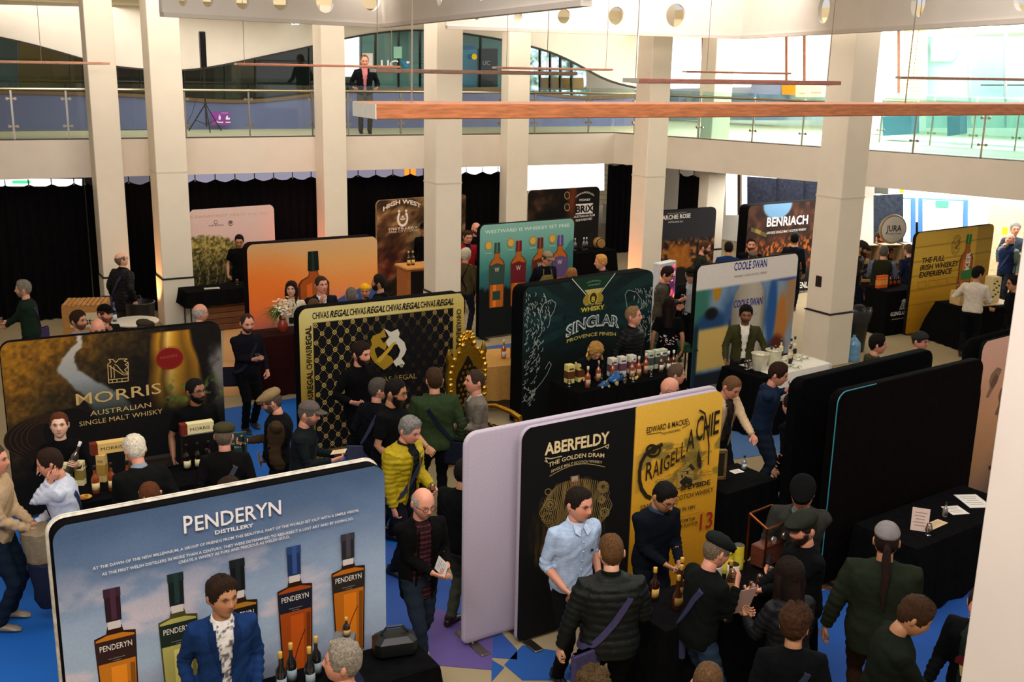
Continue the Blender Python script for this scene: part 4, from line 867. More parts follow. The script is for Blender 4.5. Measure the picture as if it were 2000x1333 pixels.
# --- dark green boar banner
def paint_boar(u, z, s):
    v = vr(z, s); U = u / s.W; c = ramp(v + .1 * (fbm(u * 3, z * 3, 4, 6) - .5), [(0, h('#040708')), (.4, h('#07110f')), (.7, h('#0e2a2c')), (1, h('#10201f'))])
    pet = np.sin(14 * np.arctan2(v - .75, U - .5) + 5 * np.hypot(U - .5, v - .75)); k = sst(.2, .5, pet) * sst(.15, .3, np.hypot(U - .5, v - .8)) * sst(.45, .7, v); c = mixc(c, h('#1c4440'), k * .55)
    ln = np.abs(np.sin(60 * np.arctan2(v - .75, U - .5) + 18 * np.hypot(U - .5, v - .75))) < .15; return mixc(c, h('#04090a'), ln * .5)
B9 = Banner('fabric_banner', 'dark green banner with a white chalk-drawn boar, in the middle of the hall', (1022, 562), (1277, 527), painter=paint_boar, res=120, th=.28, back='#0a0a0b')
B9.pix([([(1120, 545), (1200, 535), (1157, 592)], '#143824'), ([(1141, 567), (1178, 562), (1158, 590)], '#c4b268')], name='printed_bottle_neck'); B9.lines([[(1117, 545), (1158, 592), (1201, 534)]], .012, '#e8e4d8')
u, z = B9.P(1158, 585); B9.polys([(ell(u - .11, z, .10, .09, 18), '#a08a2e'), (ell(u + .11, z, .10, .09, 18), '#a08a2e'), (ell(u, z + .02, .10, .11, 18), '#c8ae3e'), (ell(u, z + .02, .075, .085, 18), '#3a3412')], name='printed_cask_ends'); B9.text('8', (1154, 590), (1161, 589), 10, '#d8c458', bold=.02)
B9.polys([([(u - .2, z - .11), (u + .2, z - .11), (u + .2, z - .06), (u - .2, z - .06)], '#1c1c10')]); B9.text('VIN CUIT FINISH', (1141, 598), (1174, 594), 3.5, '#e0d088', bold=.01)
B9.text('LIQUEURISTE', (1146, 554), (1172, 551), 3, '#8ab090', arc=.02); B9.text('DE PROVENCE', (1148, 559), (1171, 556), 3, '#8ab090')
B9.pix([([(1127, 607), (1131, 601), (1180, 594), (1185, 598), (1181, 607), (1132, 614)], '#16301c')]); B9.text('WHISKY', (1133, 610), (1179, 603), 8, '#d8c454', bold=.03)
B9.text('SINGLAR', (1103, 660), (1208, 640), 21, '#cfd6d0', bold=.045, arc=.10); B9.text('SINGLAR', (1106, 658), (1205, 638), 18, '#2a3f40', bold=.0, arc=.10); B9.text('PROVENCE FINISH', (1105, 670), (1201, 656), 6.5, '#c4b458', bold=.02, arc=.05)
hair_ = []
r2 = random.Random(4)
for k in range(340):
    x = r2.uniform(1022, 1075); y = r2.uniform(570, 790)
    if r2.random() < .3: x = r2.uniform(1235, 1274); y = r2.uniform(560, 660)
    if x > 1040 + (790 - y) * .16 and x < 1200: continue
    a = r2.uniform(-.3, .5) + (math.pi / 2 if y > 640 else 1.0); l_ = r2.uniform(3, 9); hair_.append([(x, y), (x + math.cos(a) * l_ * .7, y + math.sin(a) * l_ * .5), (x + math.cos(a + .3) * l_ * 1.2, y + math.sin(a + .3) * l_)])
hair_ += [[(1056, 640), (1052, 610), (1060, 592), (1074, 585), (1083, 592), (1080, 606), (1072, 620), (1070, 634), (1066, 640)], [(1222, 600), (1218, 575), (1224, 566), (1240, 570), (1250, 585), (1250, 600), (1240, 612)], [(1042, 668), (1048, 664), (1054, 670), (1048, 676), (1042, 668)], [(1062, 720), (1070, 706), (1074, 712), (1066, 730), (1056, 745), (1044, 760), (1036, 775)], [(1022, 757), (1034, 764), (1036, 776), (1026, 784), (1022, 780)]]
B9.lines(hair_, .0085, '#a9b4ae', name='chalk_boar_drawing', kind='stuff')

# --- dark copper banner (back, right of centre)
def paint_archie(u, z, s):
    v = vr(z, s); U = u / s.W; n = fbm(u * 14, z * 14, 4, 17); c = ramp(n, [(.25, h('#0a0708')), (.45, h('#2a1a1c')), (.6, h('#6a4020')), (.75, h('#c07828')), (.9, h('#6a3c6a'))]); k = sst(.66, .72, v); c = mixc(c, h('#2a2a30'), k)
    k = sst(.16, .10, np.abs(U - .55 - .04 * np.sin(v * 8)) - .04 * (1 - v)) * sst(.68, .6, v); c = mixc(c, h('#a86418'), k * .85); k = sst(.15, .12, np.hypot(U - .55, (v - .28) * 1.0)); return mixc(c, h('#0a0808'), k)
B10 = Banner('fabric_banner', 'dark grey banner with a copper and purple grape print, back right of centre', (1255, 414), (1400, 404), z=2.25, painter=paint_archie, res=90)
B10.text('ARCHIE ROSE', (1293, 430), (1348, 425), 8, '#efe9e4', bold=.02); B10.text('DISTILLING CO.', (1305, 436), (1334, 434), 3, '#d8d0c8', bold=.01); B10.text('DISTILLED, BOTTLED AND SHARED BY', (1303, 419), (1340, 416), 2, '#b8b0a8')
# --- brown confectionery whisky banner
def paint_ben(u, z, s):
    v = vr(z, s); U = u / s.W; n = fbm(u * 5, z * 5, 4, 27); n2 = fbm(u * 16, z * 16, 3, 7); c = ramp(n, [(.3, h('#1c100c')), (.6, h('#3a2016')), (.8, h('#5a3424'))])
    k = sst(.50, .60, n2) * sst(.68, .55, v) * sst(.25, .35, v); c = mixc(c, mixc(h('#8a2c0c'), h('#e08a20'), fbm(u * 9, z * 9, 2, 3)), k * .9); k = sst(.25, .22, np.hypot(U - .30, (v - .985) * 1.0) * 1.6); c = mixc(c, h('#6a94b8'), k)
    return mixc(c, h('#0c0a0c'), sst(.25, .2, v))
B11 = Banner('fabric_banner', 'dark brown banner with scattered sweets and a blue bowl, left of the socket column', (1462, 402), (1645, 388), z=2.25, painter=paint_ben, res=110, th=.3, back='#0b0a0b')
B11.text('BENRIACH', (1497, 443), (1577, 437), 17, '#f0ebe8', bold=.02); B11.text('SPEYSIDE SINGLE MALT SCOTCH WHISKY', (1497, 458), (1574, 450), 4.5, '#d8d0cc', bold=.01)
B11.pix([([(1467, 444), (1497, 456), (1496, 464), (1466, 452)], '#5a5030'), ([(1476, 447), (1486, 451), (1484, 458), (1474, 454)], '#8a7a3a')], name='printed_syringe')
B11.text('ENLIGHTEN', (1560, 563), (1610, 559), 11, '#efeae4', bold=.02); B11.text('THE SINGLE MALT', (1559, 572), (1600, 569), 3.5, '#c8c0bc')

# --- cream liqueur banner
def paint_coole(u, z, s):
    v = vr(z, s); U = u / s.W; c = ramp(fbm(u * 2.2, z * 1.5, 3, 12) + .2 * (U - .5), [(.2, h('#3a5f92')), (.5, h('#6f8fb2')), (.65, h('#8d9fb4')), (.85, h('#988c7c'))])
    def blob(cx, cy, rx, ry, col, c, soft=.35): d = np.hypot((U - cx) / rx, (v - cy) / ry); return mixc(c, h(col), sst(1 + soft, 1 - soft, d))
    c = blob(.02, .55, .12, .5, '#3a7a68', c); c = blob(.2, .80, .04, .1, '#c08a20', c); c = blob(.17, .52, .14, .1, '#204878', c); c = blob(.16, .6, .06, .05, '#101418', c)
    bx = sst(.16, .13, np.abs(U - .19)) * sst(.12, .16, v) * sst(.50, .46, v); c = mixc(c, h('#d8b868'), bx); c = mixc(c, h('#0e1420'), sst(.17, .14, np.abs(U - .19)) * sst(.13, .1, v) * .9)
    c = mixc(c, h('#16263c'), sst(.135, .15, np.abs(U - .19)) * sst(.20, .175, np.abs(U - .19)) * sst(.56, .48, v) * .85); c = blob(.87, .45, .07, .22, '#b87838', c); c = blob(.95, .7, .05, .3, '#a88460', c); c = blob(.82, .2, .1, .12, '#5a2010', c); c = blob(.72, .86, .04, .04, '#a83018', c); c = blob(.76, .55, .05, .3, '#2a5a9a', c); c = blob(.9, .8, .12, .02, '#3a4aa0', c)
    w_ = np.interp(v, [.0, .62, .72, .80, .86], [.165, .165, .15, .10, .05]); bt = sst(w_ + .012, w_ - .012, np.abs(U - .52)) * sst(.87, .85, v); sh_ = np.interp((U - .52) / .165, [-1, -.5, .2, .7, 1], [.6, .75, .85, .8, .55]); c = mixc(c, np.array(h('#e6dcc8')) * sh_[..., None], bt)
    c = mixc(c, h('#e8e1da'), sst(.80, .805, v)); return c
B12 = Banner('fabric_banner', 'white-topped blue banner with a big cream bottle, right of centre', (1362, 520), (1560, 494), painter=paint_coole, res=110, th=.1, back='#101010')
B12.text('COOLE SWAN', (1433, 529), (1497, 521), 15, '#1c2f8a', bold=.02); B12.text('WHISKEY | CHOCOLATE | CREAM', (1433, 543), (1497, 534), 4, '#6a6660'); B12.text('COOLE SWAN', (1432, 602), (1488, 594), 14, '#2f3a90', bold=.02); B12.text('IRISH CREAM LIQUEUR', (1430, 622), (1478, 615), 4, '#a8a298')

# --- yellow timber banner
def paint_yel(u, z, s):
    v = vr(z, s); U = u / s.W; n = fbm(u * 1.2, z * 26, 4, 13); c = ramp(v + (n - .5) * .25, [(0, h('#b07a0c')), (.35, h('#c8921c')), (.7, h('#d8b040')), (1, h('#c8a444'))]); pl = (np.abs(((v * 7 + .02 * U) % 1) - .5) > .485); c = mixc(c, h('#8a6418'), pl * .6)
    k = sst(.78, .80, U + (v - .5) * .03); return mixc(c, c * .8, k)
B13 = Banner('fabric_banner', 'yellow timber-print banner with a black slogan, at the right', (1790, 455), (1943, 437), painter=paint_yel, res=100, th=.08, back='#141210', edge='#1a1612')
for t, a, b in (('THE FULL', (1799, 515), (1844, 509)), ('IRISH WHISKEY', (1796, 529), (1871, 519)), ('EXPERIENCE', (1794, 543), (1857, 534))): B13.text(t, a, b, 10, '#1c170c', bold=.03, shear=.15)
u, z = B13.P(1867, 479); B13.lines([ell(u, z, .12, .16, 20), ell(u, z, .16, .21, 20)], .01, '#5a481c', px=False); r3 = random.Random(3)
B13.lines([[(u + r3.uniform(-.1, .1), z + r3.uniform(-.1, .12)), (u + r3.uniform(-.1, .1), z + r3.uniform(-.1, .12))] for _ in range(16)], .008, '#4a3c18', px=False, name='tree_emblem')
fat_bottle(B13, 1893, 458, 500, 560, 9, 26, '#1f6a34', '#a8601c', None, 17); B13.pix([([(1876, 530), (1904, 522), (1904, 540), (1876, 548)], '#2f7a3a')]); 
a = B13.P(1891, 527); B13.text('KINKER'[3:], a, (a[0], a[1] + .40), .15, '#f0e8dc', px=False, bold=.04, vert=True)
for k, (x, y) in enumerate(((1792, 562), (1812, 559), (1832, 556), (1851, 553))):
    B13.lines([[(x, y - 10), (x + 16, y - 12), (x + 15, y), (x - 1, y + 2), (x, y - 10)]], .007, '#6a5218', name='stamp_outline')
# --- two plain black walls on the right
B14 = Banner('fabric_banner', 'plain black banner wall on the right, the one further back of the two', (1560, 745), (1826, 682), th=.14, back='#060607', painter=lambda u, z, s: np.tile(np.array(h('#070708')), (len(u), 1)), res=6, mat='black_cloth')
B15 = Banner('fabric_banner', 'plain black banner with thin teal piping, nearer of the two on the right', (1638, 768), (1925, 700), th=.12, back='#070505', painter=lambda u, z, s: np.tile(np.array(h('#0d0808')), (len(u), 1)), res=6, mat='black_cloth')
m = M(); pr_ = [(-.002, -.0, z_) for z_ in np.linspace(.1, 2.0, 8)] + [(.13 - .132 * math.cos(a), -.0, 2.02 + .13 * math.sin(a)) for a in np.linspace(.1, 1.57, 8)] + [(.6, 0, 2.152)]
m.tube(pr_, .006, h('#2f8a9a'), 6); m.build('piping', 'plastic', B15.root, label='thin teal piping')
# --- pink bird banner
def paint_bird(u, z, s):
    v = vr(z, s); U = u / s.W; n = fbm(u * 2, z * 2, 4, 19); c = ramp(v + (n - .5) * .1, [(0, h('#8a7060')), (.3, h('#b88a64')), (.55, h('#cf9a74')), (.8, h('#d8a48c')), (1, h('#dcae9c'))]); return mixc(c, h('#4a4440'), sst(.5, .95, U + (1 - v) * .5) * .8)
B16 = Banner('fabric_banner', 'salmon-pink banner with drawn doves at the right edge', (1920, 668), (2120, 617), painter=paint_bird, res=80, th=.05, back='#101010')
BB16 = Banner('fabric_banner', 'black banner wall close behind the salmon-pink dove banner', None, None, th=.05, back='#0a0a0a', behind=(B16, -.08, .16, B16.W))
def bird(x, y, sc, fl=1, col='#8a6c58'):
    P_ = lambda pts: [(x + a * sc * fl, y + b * sc) for a, b in pts]
    B16.pix([(P_([(0, 0), (4, -4), (9, -3), (13, 0), (11, 5), (8, 12), (4, 24), (-4, 38), (-14, 56), (-18, 54), (-10, 34), (-12, 24), (-8, 10)]), col), (P_([(2, 8), (6, 14), (2, 28), (-6, 38), (-10, 30), (-4, 16)]), '#6a5040'), (P_([(8, 0), (9.5, -1), (10, 1)]), '#201812')], name='printed_dove')
bird(1943, 722, 1.0); bird(1962, 750, 1.1, 1, '#7c5c48'); bird(1975, 830, 1.1, 1, '#94745e')
B16.pix([([(1930, 910), (1945, 908), (1960, 895), (1968, 880), (1972, 884), (1962, 905), (1948, 916), (1930, 918)], '#3a302a')], name='printed_twig')
# --- black and yellow double banner in the foreground
def paint_ac(u, z, s):
    v = vr(z, s); c = np.tile(np.array(h('#0b0b0c')), (len(u), 1)); y = ramp(v + .1 * (fbm(u * 2, z * 2, 3, 2) - .5), [(0, h('#a8720c')), (.35, h('#cc9018')), (.7, h('#f0b434')), (1, h('#f8c44c'))])
    k = (u > s.W * .535).astype(float)
    g = sst(.08, .0, np.hypot((u - .56) / 1.3, (z - 1.08) / 1.5) - .29); wood_ = fbm(u * 30, z * 4 + 2 * np.sin(u * 6), 3, 5); c = mixc(c, ramp(wood_, [(.3, h('#14100a')), (.55, h('#3a2c14')), (.75, h('#8a6c34'))]), g * (z < 1.55))
    c = mixc(c, y, k); cl = sst(.5, .56, fbm((u - 1.3) * 5, z * 7, 4, 77)) * k * sst(.28, .2, np.abs(u / s.W - .80)) * sst(.12, .1, np.abs(v - .68)); c = mixc(c, h('#8a7838'), cl * .8); return c
B17 = Banner('fabric_banner', 'half black, half yellow engraved banner in the middle foreground', (1018, 838), (1414, 760), painter=paint_ac, res=160, th=.06, back='#ab9fae')
BB17 = Banner('fabric_banner', 'lilac banner wall sticking out behind the black and yellow one', None, None, th=.06, z=2.12, back='#ab9fae', edge='#b4a9b6', behind=(B17, -.46, .20, B17.W + .60))
B17.text('ABERFELDY', (1063, 889), (1189, 865), 22, '#e6cf9a', bold=.03); B17.text('THE GOLDEN DRAM', (1070, 913), (1179, 894), 8, '#d8c08c', bold=.015, arc=.04); B17.text('SINGLE MALT SCOTCH WHISKY', (1075, 924), (1175, 906), 5, '#c8b07c', bold=.01, arc=.045)
sc_ = [[(1063, 900), (1068, 903), (1064, 894), (1074, 896), (1096, 891)], [(1157, 880), (1175, 874), (1188, 868), (1186, 876), (1180, 872)]]
B17.lines(sc_, .009, '#c8b07c', name='scroll_ornament'); r5 = random.Random(8)
B17.lines([[(1072 + i * 4.5, 930 - 14 * math.sin(i / 24 * PI) - i * .75), (1072 + (i + 1) * 4.5, 930 - 14 * math.sin((i + 1) / 24 * PI) - (i + 1) * .75)] for i in range(24)], .006, '#b09a66', name='arch_ornament')
LN = []
for k in range(44):
    x = 1056 + k * 3.1; e_ = math.sqrt(max(0, 1 - ((x - 1123) / 72) ** 2)); LN.append([(x + 3.5 * math.sin(j * .8 + x * .09) * (1 if x < 1123 else -1), 992 - 56 * e_ + j * 11.5 * e_ - (x - 1123) * .15) for j in range(10)])
for k in range(34):
    cx_, cy_ = r5.choice([(1068, 960), (1175, 950), (1066, 1010), (1178, 1000), (1072, 985), (1172, 975)]); R_ = r5.uniform(3, 12); LN.append([(cx_ + R_ * math.cos(a), cy_ + R_ * math.sin(a)) for a in np.linspace(0, 6.28, 10)])
B17.lines(LN, .0055, '#8f7846', name='engraving_lines', kind='stuff')
B17.pix([([(1112, 930), (1130, 927), (1131, 948), (1136, 952), (1137, 1000), (1106, 1004), (1106, 956), (1113, 950)], '#6a4528'), ([(1115, 931), (1127, 929), (1127, 939), (1115, 941)], '#b09884')], name='printed_bottle')
IK = '#2a2112'
B17.text('EDWARD & MACKIE', (1261, 846), (1341, 828), 11, IK, bold=.01); B17.text('FOUNDERS', (1291, 849), (1327, 841), 4, '#4a3a1a', bold=.01); B17.lines([[(1262, 848), (1290, 844)], [(1330, 836), (1345, 828), (1342, 820)]], .006, IK)
sw = [(1290, 868), (1283, 872), (1270, 878), (1258, 888), (1250, 903), (1247, 920), (1247, 938), (1251, 955), (1260, 968), (1268, 972)]
B17.lines([sw], .042, IK, name='initial_swash'); B17.lines([[(1272 + r_ * math.cos(a), 878 + r_ * math.sin(a)) for a, r_ in zip(np.linspace(-.3, 9.5, 26), np.linspace(15, 3, 26))]], .026, IK, name='initial_swash')
for t, x0, x1, y0, y1, cp in (('R', 1258, 1272, 938, 934, 34), ('A', 1272, 1284, 932, 927, 30), ('I', 1286, 1290, 925, 923, 28), ('G', 1292, 1304, 919, 914, 27), ('E', 1306, 1314, 911, 907, 26), ('L', 1316, 1324, 903, 898, 28), ('L', 1326, 1334, 896, 891, 32), ('A', 1336, 1352, 882, 874, 40), ('C', 1354, 1368, 862, 856, 46), ('H', 1369, 1381, 858, 853, 44), ('I', 1383, 1386, 851, 849, 44), ('E', 1388, 1399, 848, 844, 44)): B17.text(t, (x0, y0), (x1, y1), cp, IK, bold=.01)
B17.lines([[(1362, 800), (1372, 806), (1376, 830), (1380, 868), (1379, 905)]], .018, IK)
H_ = []
H_ += [([(1318, 952), (1318, 922), (1338, 900), (1350, 910), (1350, 935), (1362, 932), (1362, 912), (1366, 912), (1366, 940)], '#a88c48'), ([(1328, 921), (1345, 903), (1353, 914), (1348, 918), (1340, 910)], '#2f2614'), ([(1356, 895), (1360, 876), (1366, 900), (1364, 914), (1358, 910)], '#2f2614'), ([(1322, 940), (1334, 928), (1348, 935), (1346, 948), (1336, 944), (1330, 950)], '#2a2112'), ([(1336, 918), (1340, 918), (1340, 924), (1336, 924)], '#2f2614'), ([(1326, 926), (1329, 926), (1329, 932), (1326, 932)], '#2f2614')]
B17.pix(H_, name='printed_distillery'); B17.lines([[(x_, y_), (x_ + r5.uniform(8, 26), y_ - r5.uniform(1, 6))] for x_, y_ in [(r5.uniform(1275, 1365), r5.uniform(868, 938)) for _ in range(70)]], .004, '#5a4a22', name='engraving_lines', kind='stuff')
B17.text('SPEYSIDE', (1324, 957), (1382, 944), 9, IK, bold=.03); B17.text('SINGLE MALT SCOTCH WHISKY', (1245, 995), (1388, 958), 9, IK, bold=.01); B17.text('ESTABLISHED IN 1891', (1275, 1006), (1352, 991), 7, IK, bold=.02); B17.text('WORM TUBS', (1320, 1020), (1352, 1013), 6, IK, bold=.02); B17.text('SINGULAR FLAVOUR', (1298, 1036), (1357, 1021), 6, IK, bold=.02)
B17.text('13', (1360, 1033), (1385, 1027), 30, '#9a2414', bold=.015); B17.lines([[(1318, 1009), (1350, 1001), (1366, 997), (1370, 1000)]], .004, '#8a2a18')
# ================================================================== people
# canonical head: grid over azimuth/elevation, +y is the face
NA, NE = 52, 40
_t = -PI + 2 * PI * np.arange(NA) / NA; _az = _t - .5 * np.sin(_t)
_el = np.linspace(-PI / 2 + .05, PI / 2 - .05, NE)
AZ, EL = np.meshgrid(_az, _el)
def head_grid(jaw=1., nose=1., fat=0.):
    x = np.sin(AZ) * np.cos(EL); y = np.cos(AZ) * np.cos(EL); z = np.sin(EL)
    e = 2.3; k = (np.abs(x) ** e + np.abs(y) ** e + np.abs(z) ** e) ** (-1 / e); x, y, z = x * k, y * k, z * k
    X = x * .077; Y = y * .096; Z = z * .120
    t = np.clip(-Z / .12, 0, 1); X = X * (1 - (.30 - .1 * fat) * jaw * t ** 1.6) * (1 + .03 * np.exp(-((Z + .02) / .04) ** 2)); Y = np.where(Y < 0, Y * (1 - .42 * t) * 1.03, Y * (1 - .06 * t) + .010 * t * sst(0, .06, Y))
    F_ = sst(0.0, .06, Y); Y = np.where(Y > 0, Y * (1 - .05 * np.exp(-(X / .05) ** 2) * 0), Y)
    g = lambda a, s: np.exp(-(a / s) ** 2)
    nz = np.interp(Z, [-.045, -.036, -.026, .0, .022], [0, .3, 1, .55, 0]) * nose
    nw = np.interp(Z, [-.04, -.025, .0, .02], [.018, .017, .010, .009])
    Y = Y + F_ * (.024 * nz * np.exp(-(X / nw) ** 2) - .010 * g(np.abs(X) - .030, .015) * g(Z - .010, .012) + .0035 * g(np.abs(X) - .030, .010) * g(Z - .008, .006)
                  + .005 * g(Z - .030, .009) * g(X, .045) + .005 * g(X, .02) * g(Z + .054, .007) + .004 * g(X, .018) * g(Z + .068, .006) - .003 * g(X, .024) * g(Z + .061, .003) + .007 * g(X, .022) * g(Z + .098, .014) + .003 * g(np.abs(X) - .045, .02) * g(Z + .018, .02))
    return X, Y, Z
HX, HY, HZ = head_grid()
_fa = []
for j in range(NE - 1):
    for i in range(NA):
        k = (i + 1) % NA; _fa.append((j * NA + i, j * NA + k, (j + 1) * NA + k, (j + 1) * NA + i))
HF = _fa + [tuple(range(NA - 1, -1, -1)), tuple(range((NE - 1) * NA, NE * NA))]
HFa = np.array(_fa)
AZD = np.degrees(np.abs(AZ))
HAIRL = {'short': ([0, 30, 50, 62, 78, 88, 100, 118, 135, 180], [.080, .083, .068, .022, .0, .0, .012, .0, -.045, -.062]),
         'receding': ([0, 20, 35, 50, 62, 78, 88, 100, 118, 135, 180], [.096, .104, .110, .080, .03, .0, .0, .012, .0, -.045, -.062]),
         'long': ([0, 20, 40, 60, 70, 90, 180], [.074, .070, .045, -.02, -.09, -.12, -.12]),
         'swept': ([0, 30, 50, 62, 78, 88, 100, 118, 135, 180], [.078, .076, .058, .018, -.01, -.01, .005, -.01, -.05, -.068])}
def facepaint(skin, brow, beard, bcol, lip=None, eye='#2a1c14', age=0):
    c = np.tile(np.array(skin), (NE, NA, 1)).reshape(NE, NA, 3); F_ = (HY > .03)
    sk = np.array(skin); g = lambda a, s: np.exp(-(a / s) ** 2)
    red = np.clip(sk * np.array([1.02, .80, .74]), 0, 1)
    c = mixc(c, red, .5 * g(np.abs(HX) - .045, .022) * g(HZ + .02, .022) * F_ + .45 * g(HX, .016) * g(HZ + .026, .014) * F_)
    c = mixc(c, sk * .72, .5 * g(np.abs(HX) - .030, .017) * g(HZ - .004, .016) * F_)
    c = mixc(c, h(lip) if lip else np.clip(sk * np.array([.92, .62, .58]), 0, 1), (g(HX, .024) * g(HZ + .061, .008)) * F_ * .9); c = mixc(c, sk * .25, g(HX, .022) ** 2 * g(HZ + .061, .0028) * F_ * .8)
    if beard:
        m_ = sst(-.028, -.045, HZ) * sst(.0, .02, HY + .012) * np.clip(1 - 1.0 * g(HX, .021) * g(HZ + .061, .0075), 0, 1)
        m_ = np.maximum(m_, sst(-.0, -.02, HZ) * sst(58, 66, AZD) * sst(92, 84, AZD)); m_ = m_ * (1 - g(np.abs(HX) - .035, .013) * g(HZ + .034, .014) * .6); c = mixc(c, bcol, m_ * min(beard, 1))
    else: m_ = None
    b_ = g(np.abs(HX) - .031, .016) ** 1 * g(HZ - .030 + .25 * np.abs(np.abs(HX) - .03), .0055) * F_; c = mixc(c, brow, np.clip(b_ * 1.5, 0, .95))
    ew = (g(np.abs(HX) - .031, .0115) * g(HZ - .010, .0052)); c = mixc(c, h('#d8cfc6'), np.clip(ew * 1.3 - .25, 0, 1) * F_); c = mixc(c, h(eye), (g(np.abs(HX) - .031, .0055) * g(HZ - .010, .0056) * F_) ** .8)
    c = mixc(c, sk * .22, g(np.abs(HX) - .031, .014) * g(HZ - .0165, .0025) * F_ * .8)
    c = mixc(c, sk * .3, g(np.abs(HX) - .008, .004) * g(HZ + .040, .003) * F_ * .7)
    return c.reshape(-1, 3), m_

def rot(ax, deg): return np.array(Matrix.Rotation(math.radians(deg), 3, ax))
def ik(S_, T_, a, b, hint):
    d = T_ - S_; L = np.linalg.norm(d); L = min(L, (a + b) * .995); d = d / (np.linalg.norm(d) + 1e-9); T_ = S_ + d * L
    x = (a * a - b * b + L * L) / (2 * L); r_ = math.sqrt(max(a * a - x * x, 1e-6)); hp = hint - d * np.dot(hint, d); hp /= (np.linalg.norm(hp) + 1e-9)
    return S_ + d * x + hp * r_, T_
TZ = np.array([-.09, -.04, 0.0, .08, .16, .25, .33, .40, .455, .50, .535])
TW = np.array([.150, .172, .178, .168, .160, .170, .188, .198, .185, .125, .068])
TD = np.array([.105, .118, .120, .112, .108, .115, .122, .120, .108, .090, .064])
_pt = {}
def remesh(m, vox, smooth=2):
    me = bpy.data.meshes.new('tmp'); me.from_pydata(np.concatenate(m.v).tolist(), [], m.f)
    bm = bmesh.new(); bm.from_mesh(me); bmesh.ops.recalc_face_normals(bm, faces=bm.faces); bm.to_mesh(me); bm.free()
    o = bpy.data.objects.new('tmp', me); TC.objects.link(o); r_ = o.modifiers.new('r', 'REMESH'); r_.mode = 'VOXEL'; r_.voxel_size = vox
    s_ = o.modifiers.new('s', 'SMOOTH'); s_.iterations = smooth; s_.factor = .6
    dg = bpy.context.evaluated_depsgraph_get(); e = bpy.data.meshes.new_from_object(o.evaluated_get(dg))
    n = len(e.vertices); V = np.zeros(n * 3); e.vertices.foreach_get('co', V); N = np.zeros(n * 3); e.vertices.foreach_get('normal', N)
    nf = len(e.polygons); L = np.zeros(len(e.loops), int); e.loops.foreach_get('vertex_index', L); lt = np.zeros(nf, int); e.polygons.foreach_get('loop_total', lt)
    Fq = L.reshape(-1, 4) if (lt == 4).all() else None
    if Fq is None: Fq = np.array([list(p.vertices) + [p.vertices[-1]] * (4 - len(p.vertices)) for p in e.polygons])
    bpy.data.objects.remove(o); bpy.data.meshes.remove(me); bpy.data.meshes.remove(e)
    return V.reshape(-1, 3), N.reshape(-1, 3), Fq
TC = C
def submesh(name, V, Fq, mask, col, mat, parent, T=None, off=None, **k):
    """faces in mask become their own mesh; off moves its vertices"""
    f = Fq[mask]; 
    if len(f) == 0: return None
    u, inv = np.unique(f, return_inverse=True); f2 = inv.reshape(f.shape); W_ = V[u] + (off[u] if off is not None else 0)
    me = bpy.data.meshes.new(name); me.from_pydata(W_.tolist(), [], [tuple(dict.fromkeys(q)) for q in f2.tolist()]); me.polygons.foreach_set('use_smooth', [True] * len(me.polygons))
    if col.ndim == 1: setvcol(me, np.tile(col, (len(u), 1)))
    else: setvcol(me, col[u])
    me.materials.append(MATS[mat]); me.update(); return link(name, me, parent, T, **k)
def hand(m, W_, d, n, col, side=1, curl=.5, sc=1.):
    """palm and five bent fingers; W_ wrist, d along the hand, n out of the palm"""
    d = d / np.linalg.norm(d); n = n - d * np.dot(n, d); n = n / (np.linalg.norm(n) + 1e-9); s = np.cross(d, n) * side   # s points to the thumb side
    R = []
    for a, w_, t_ in ((-.03, .026, .020), (0, .027, .019), (.03, .036, .017), (.06, .042, .016), (.085, .041, .014), (.095, .036, .010)):
        an = np.arange(10) * 2 * PI / 10; c = W_ + d * a * sc; R.append(c + sc * (np.cos(an)[:, None] * s * w_ + np.sin(an)[:, None] * n * t_))
    m.rings(R, col)
    for k, (o_, L, r_) in enumerate(((.030, .068, .0095), (.011, .076, .0098), (-.009, .071, .0093), (-.028, .056, .0082))):
        P = [W_ + sc * (d * .075 + s * o_)]; dir_ = d.copy(); rr = [r_ * 1.05 * sc]; c_ = curl * (1 + .1 * k)
        P.append(W_ + sc * (d * .094 + s * o_ * 1.05)); rr.append(r_ * 1.05 * sc)
        for seg, bd in ((.45, .9), (.32, 1.2), (.23, .8)):
            a = bd * c_; dir_ = dir_ * math.cos(a) + n * math.sin(a) if seg == .45 else (dir_ * math.cos(a) + np.cross(np.cross(dir_, n), dir_) / (np.linalg.norm(np.cross(np.cross(dir_, n), dir_)) + 1e-6) * math.sin(a))
            P.append(P[-1] + dir_ * L * seg * sc); rr.append(r_ * (.95 - .12 * len(P) / 5) * sc)
        m.tube(P, rr, col, 6, hint=n)
    P = [W_ + sc * (d * .012 + s * .020), W_ + sc * (d * .038 + s * .045 + n * .012), W_ + sc * (d * .066 + s * (.052 - .012 * curl) + n * (.020 + .02 * curl)), W_ + sc * (d * .092 + s * (.046 - .03 * curl) + n * (.028 + .03 * curl))]
    m.tube(P, [.015 * sc, .0125 * sc, .0108 * sc, .008 * sc], col, 7, hint=n)
    return W_ + d * .075 * sc + n * .035 * sc
SKIN = {'fair': '#d9a283', 'pink': '#d89478', 'tan': '#b8825c', 'brown': '#8a5a3c', 'pale': '#e2b698'}
PEOPLE = {}; HS = 1.14
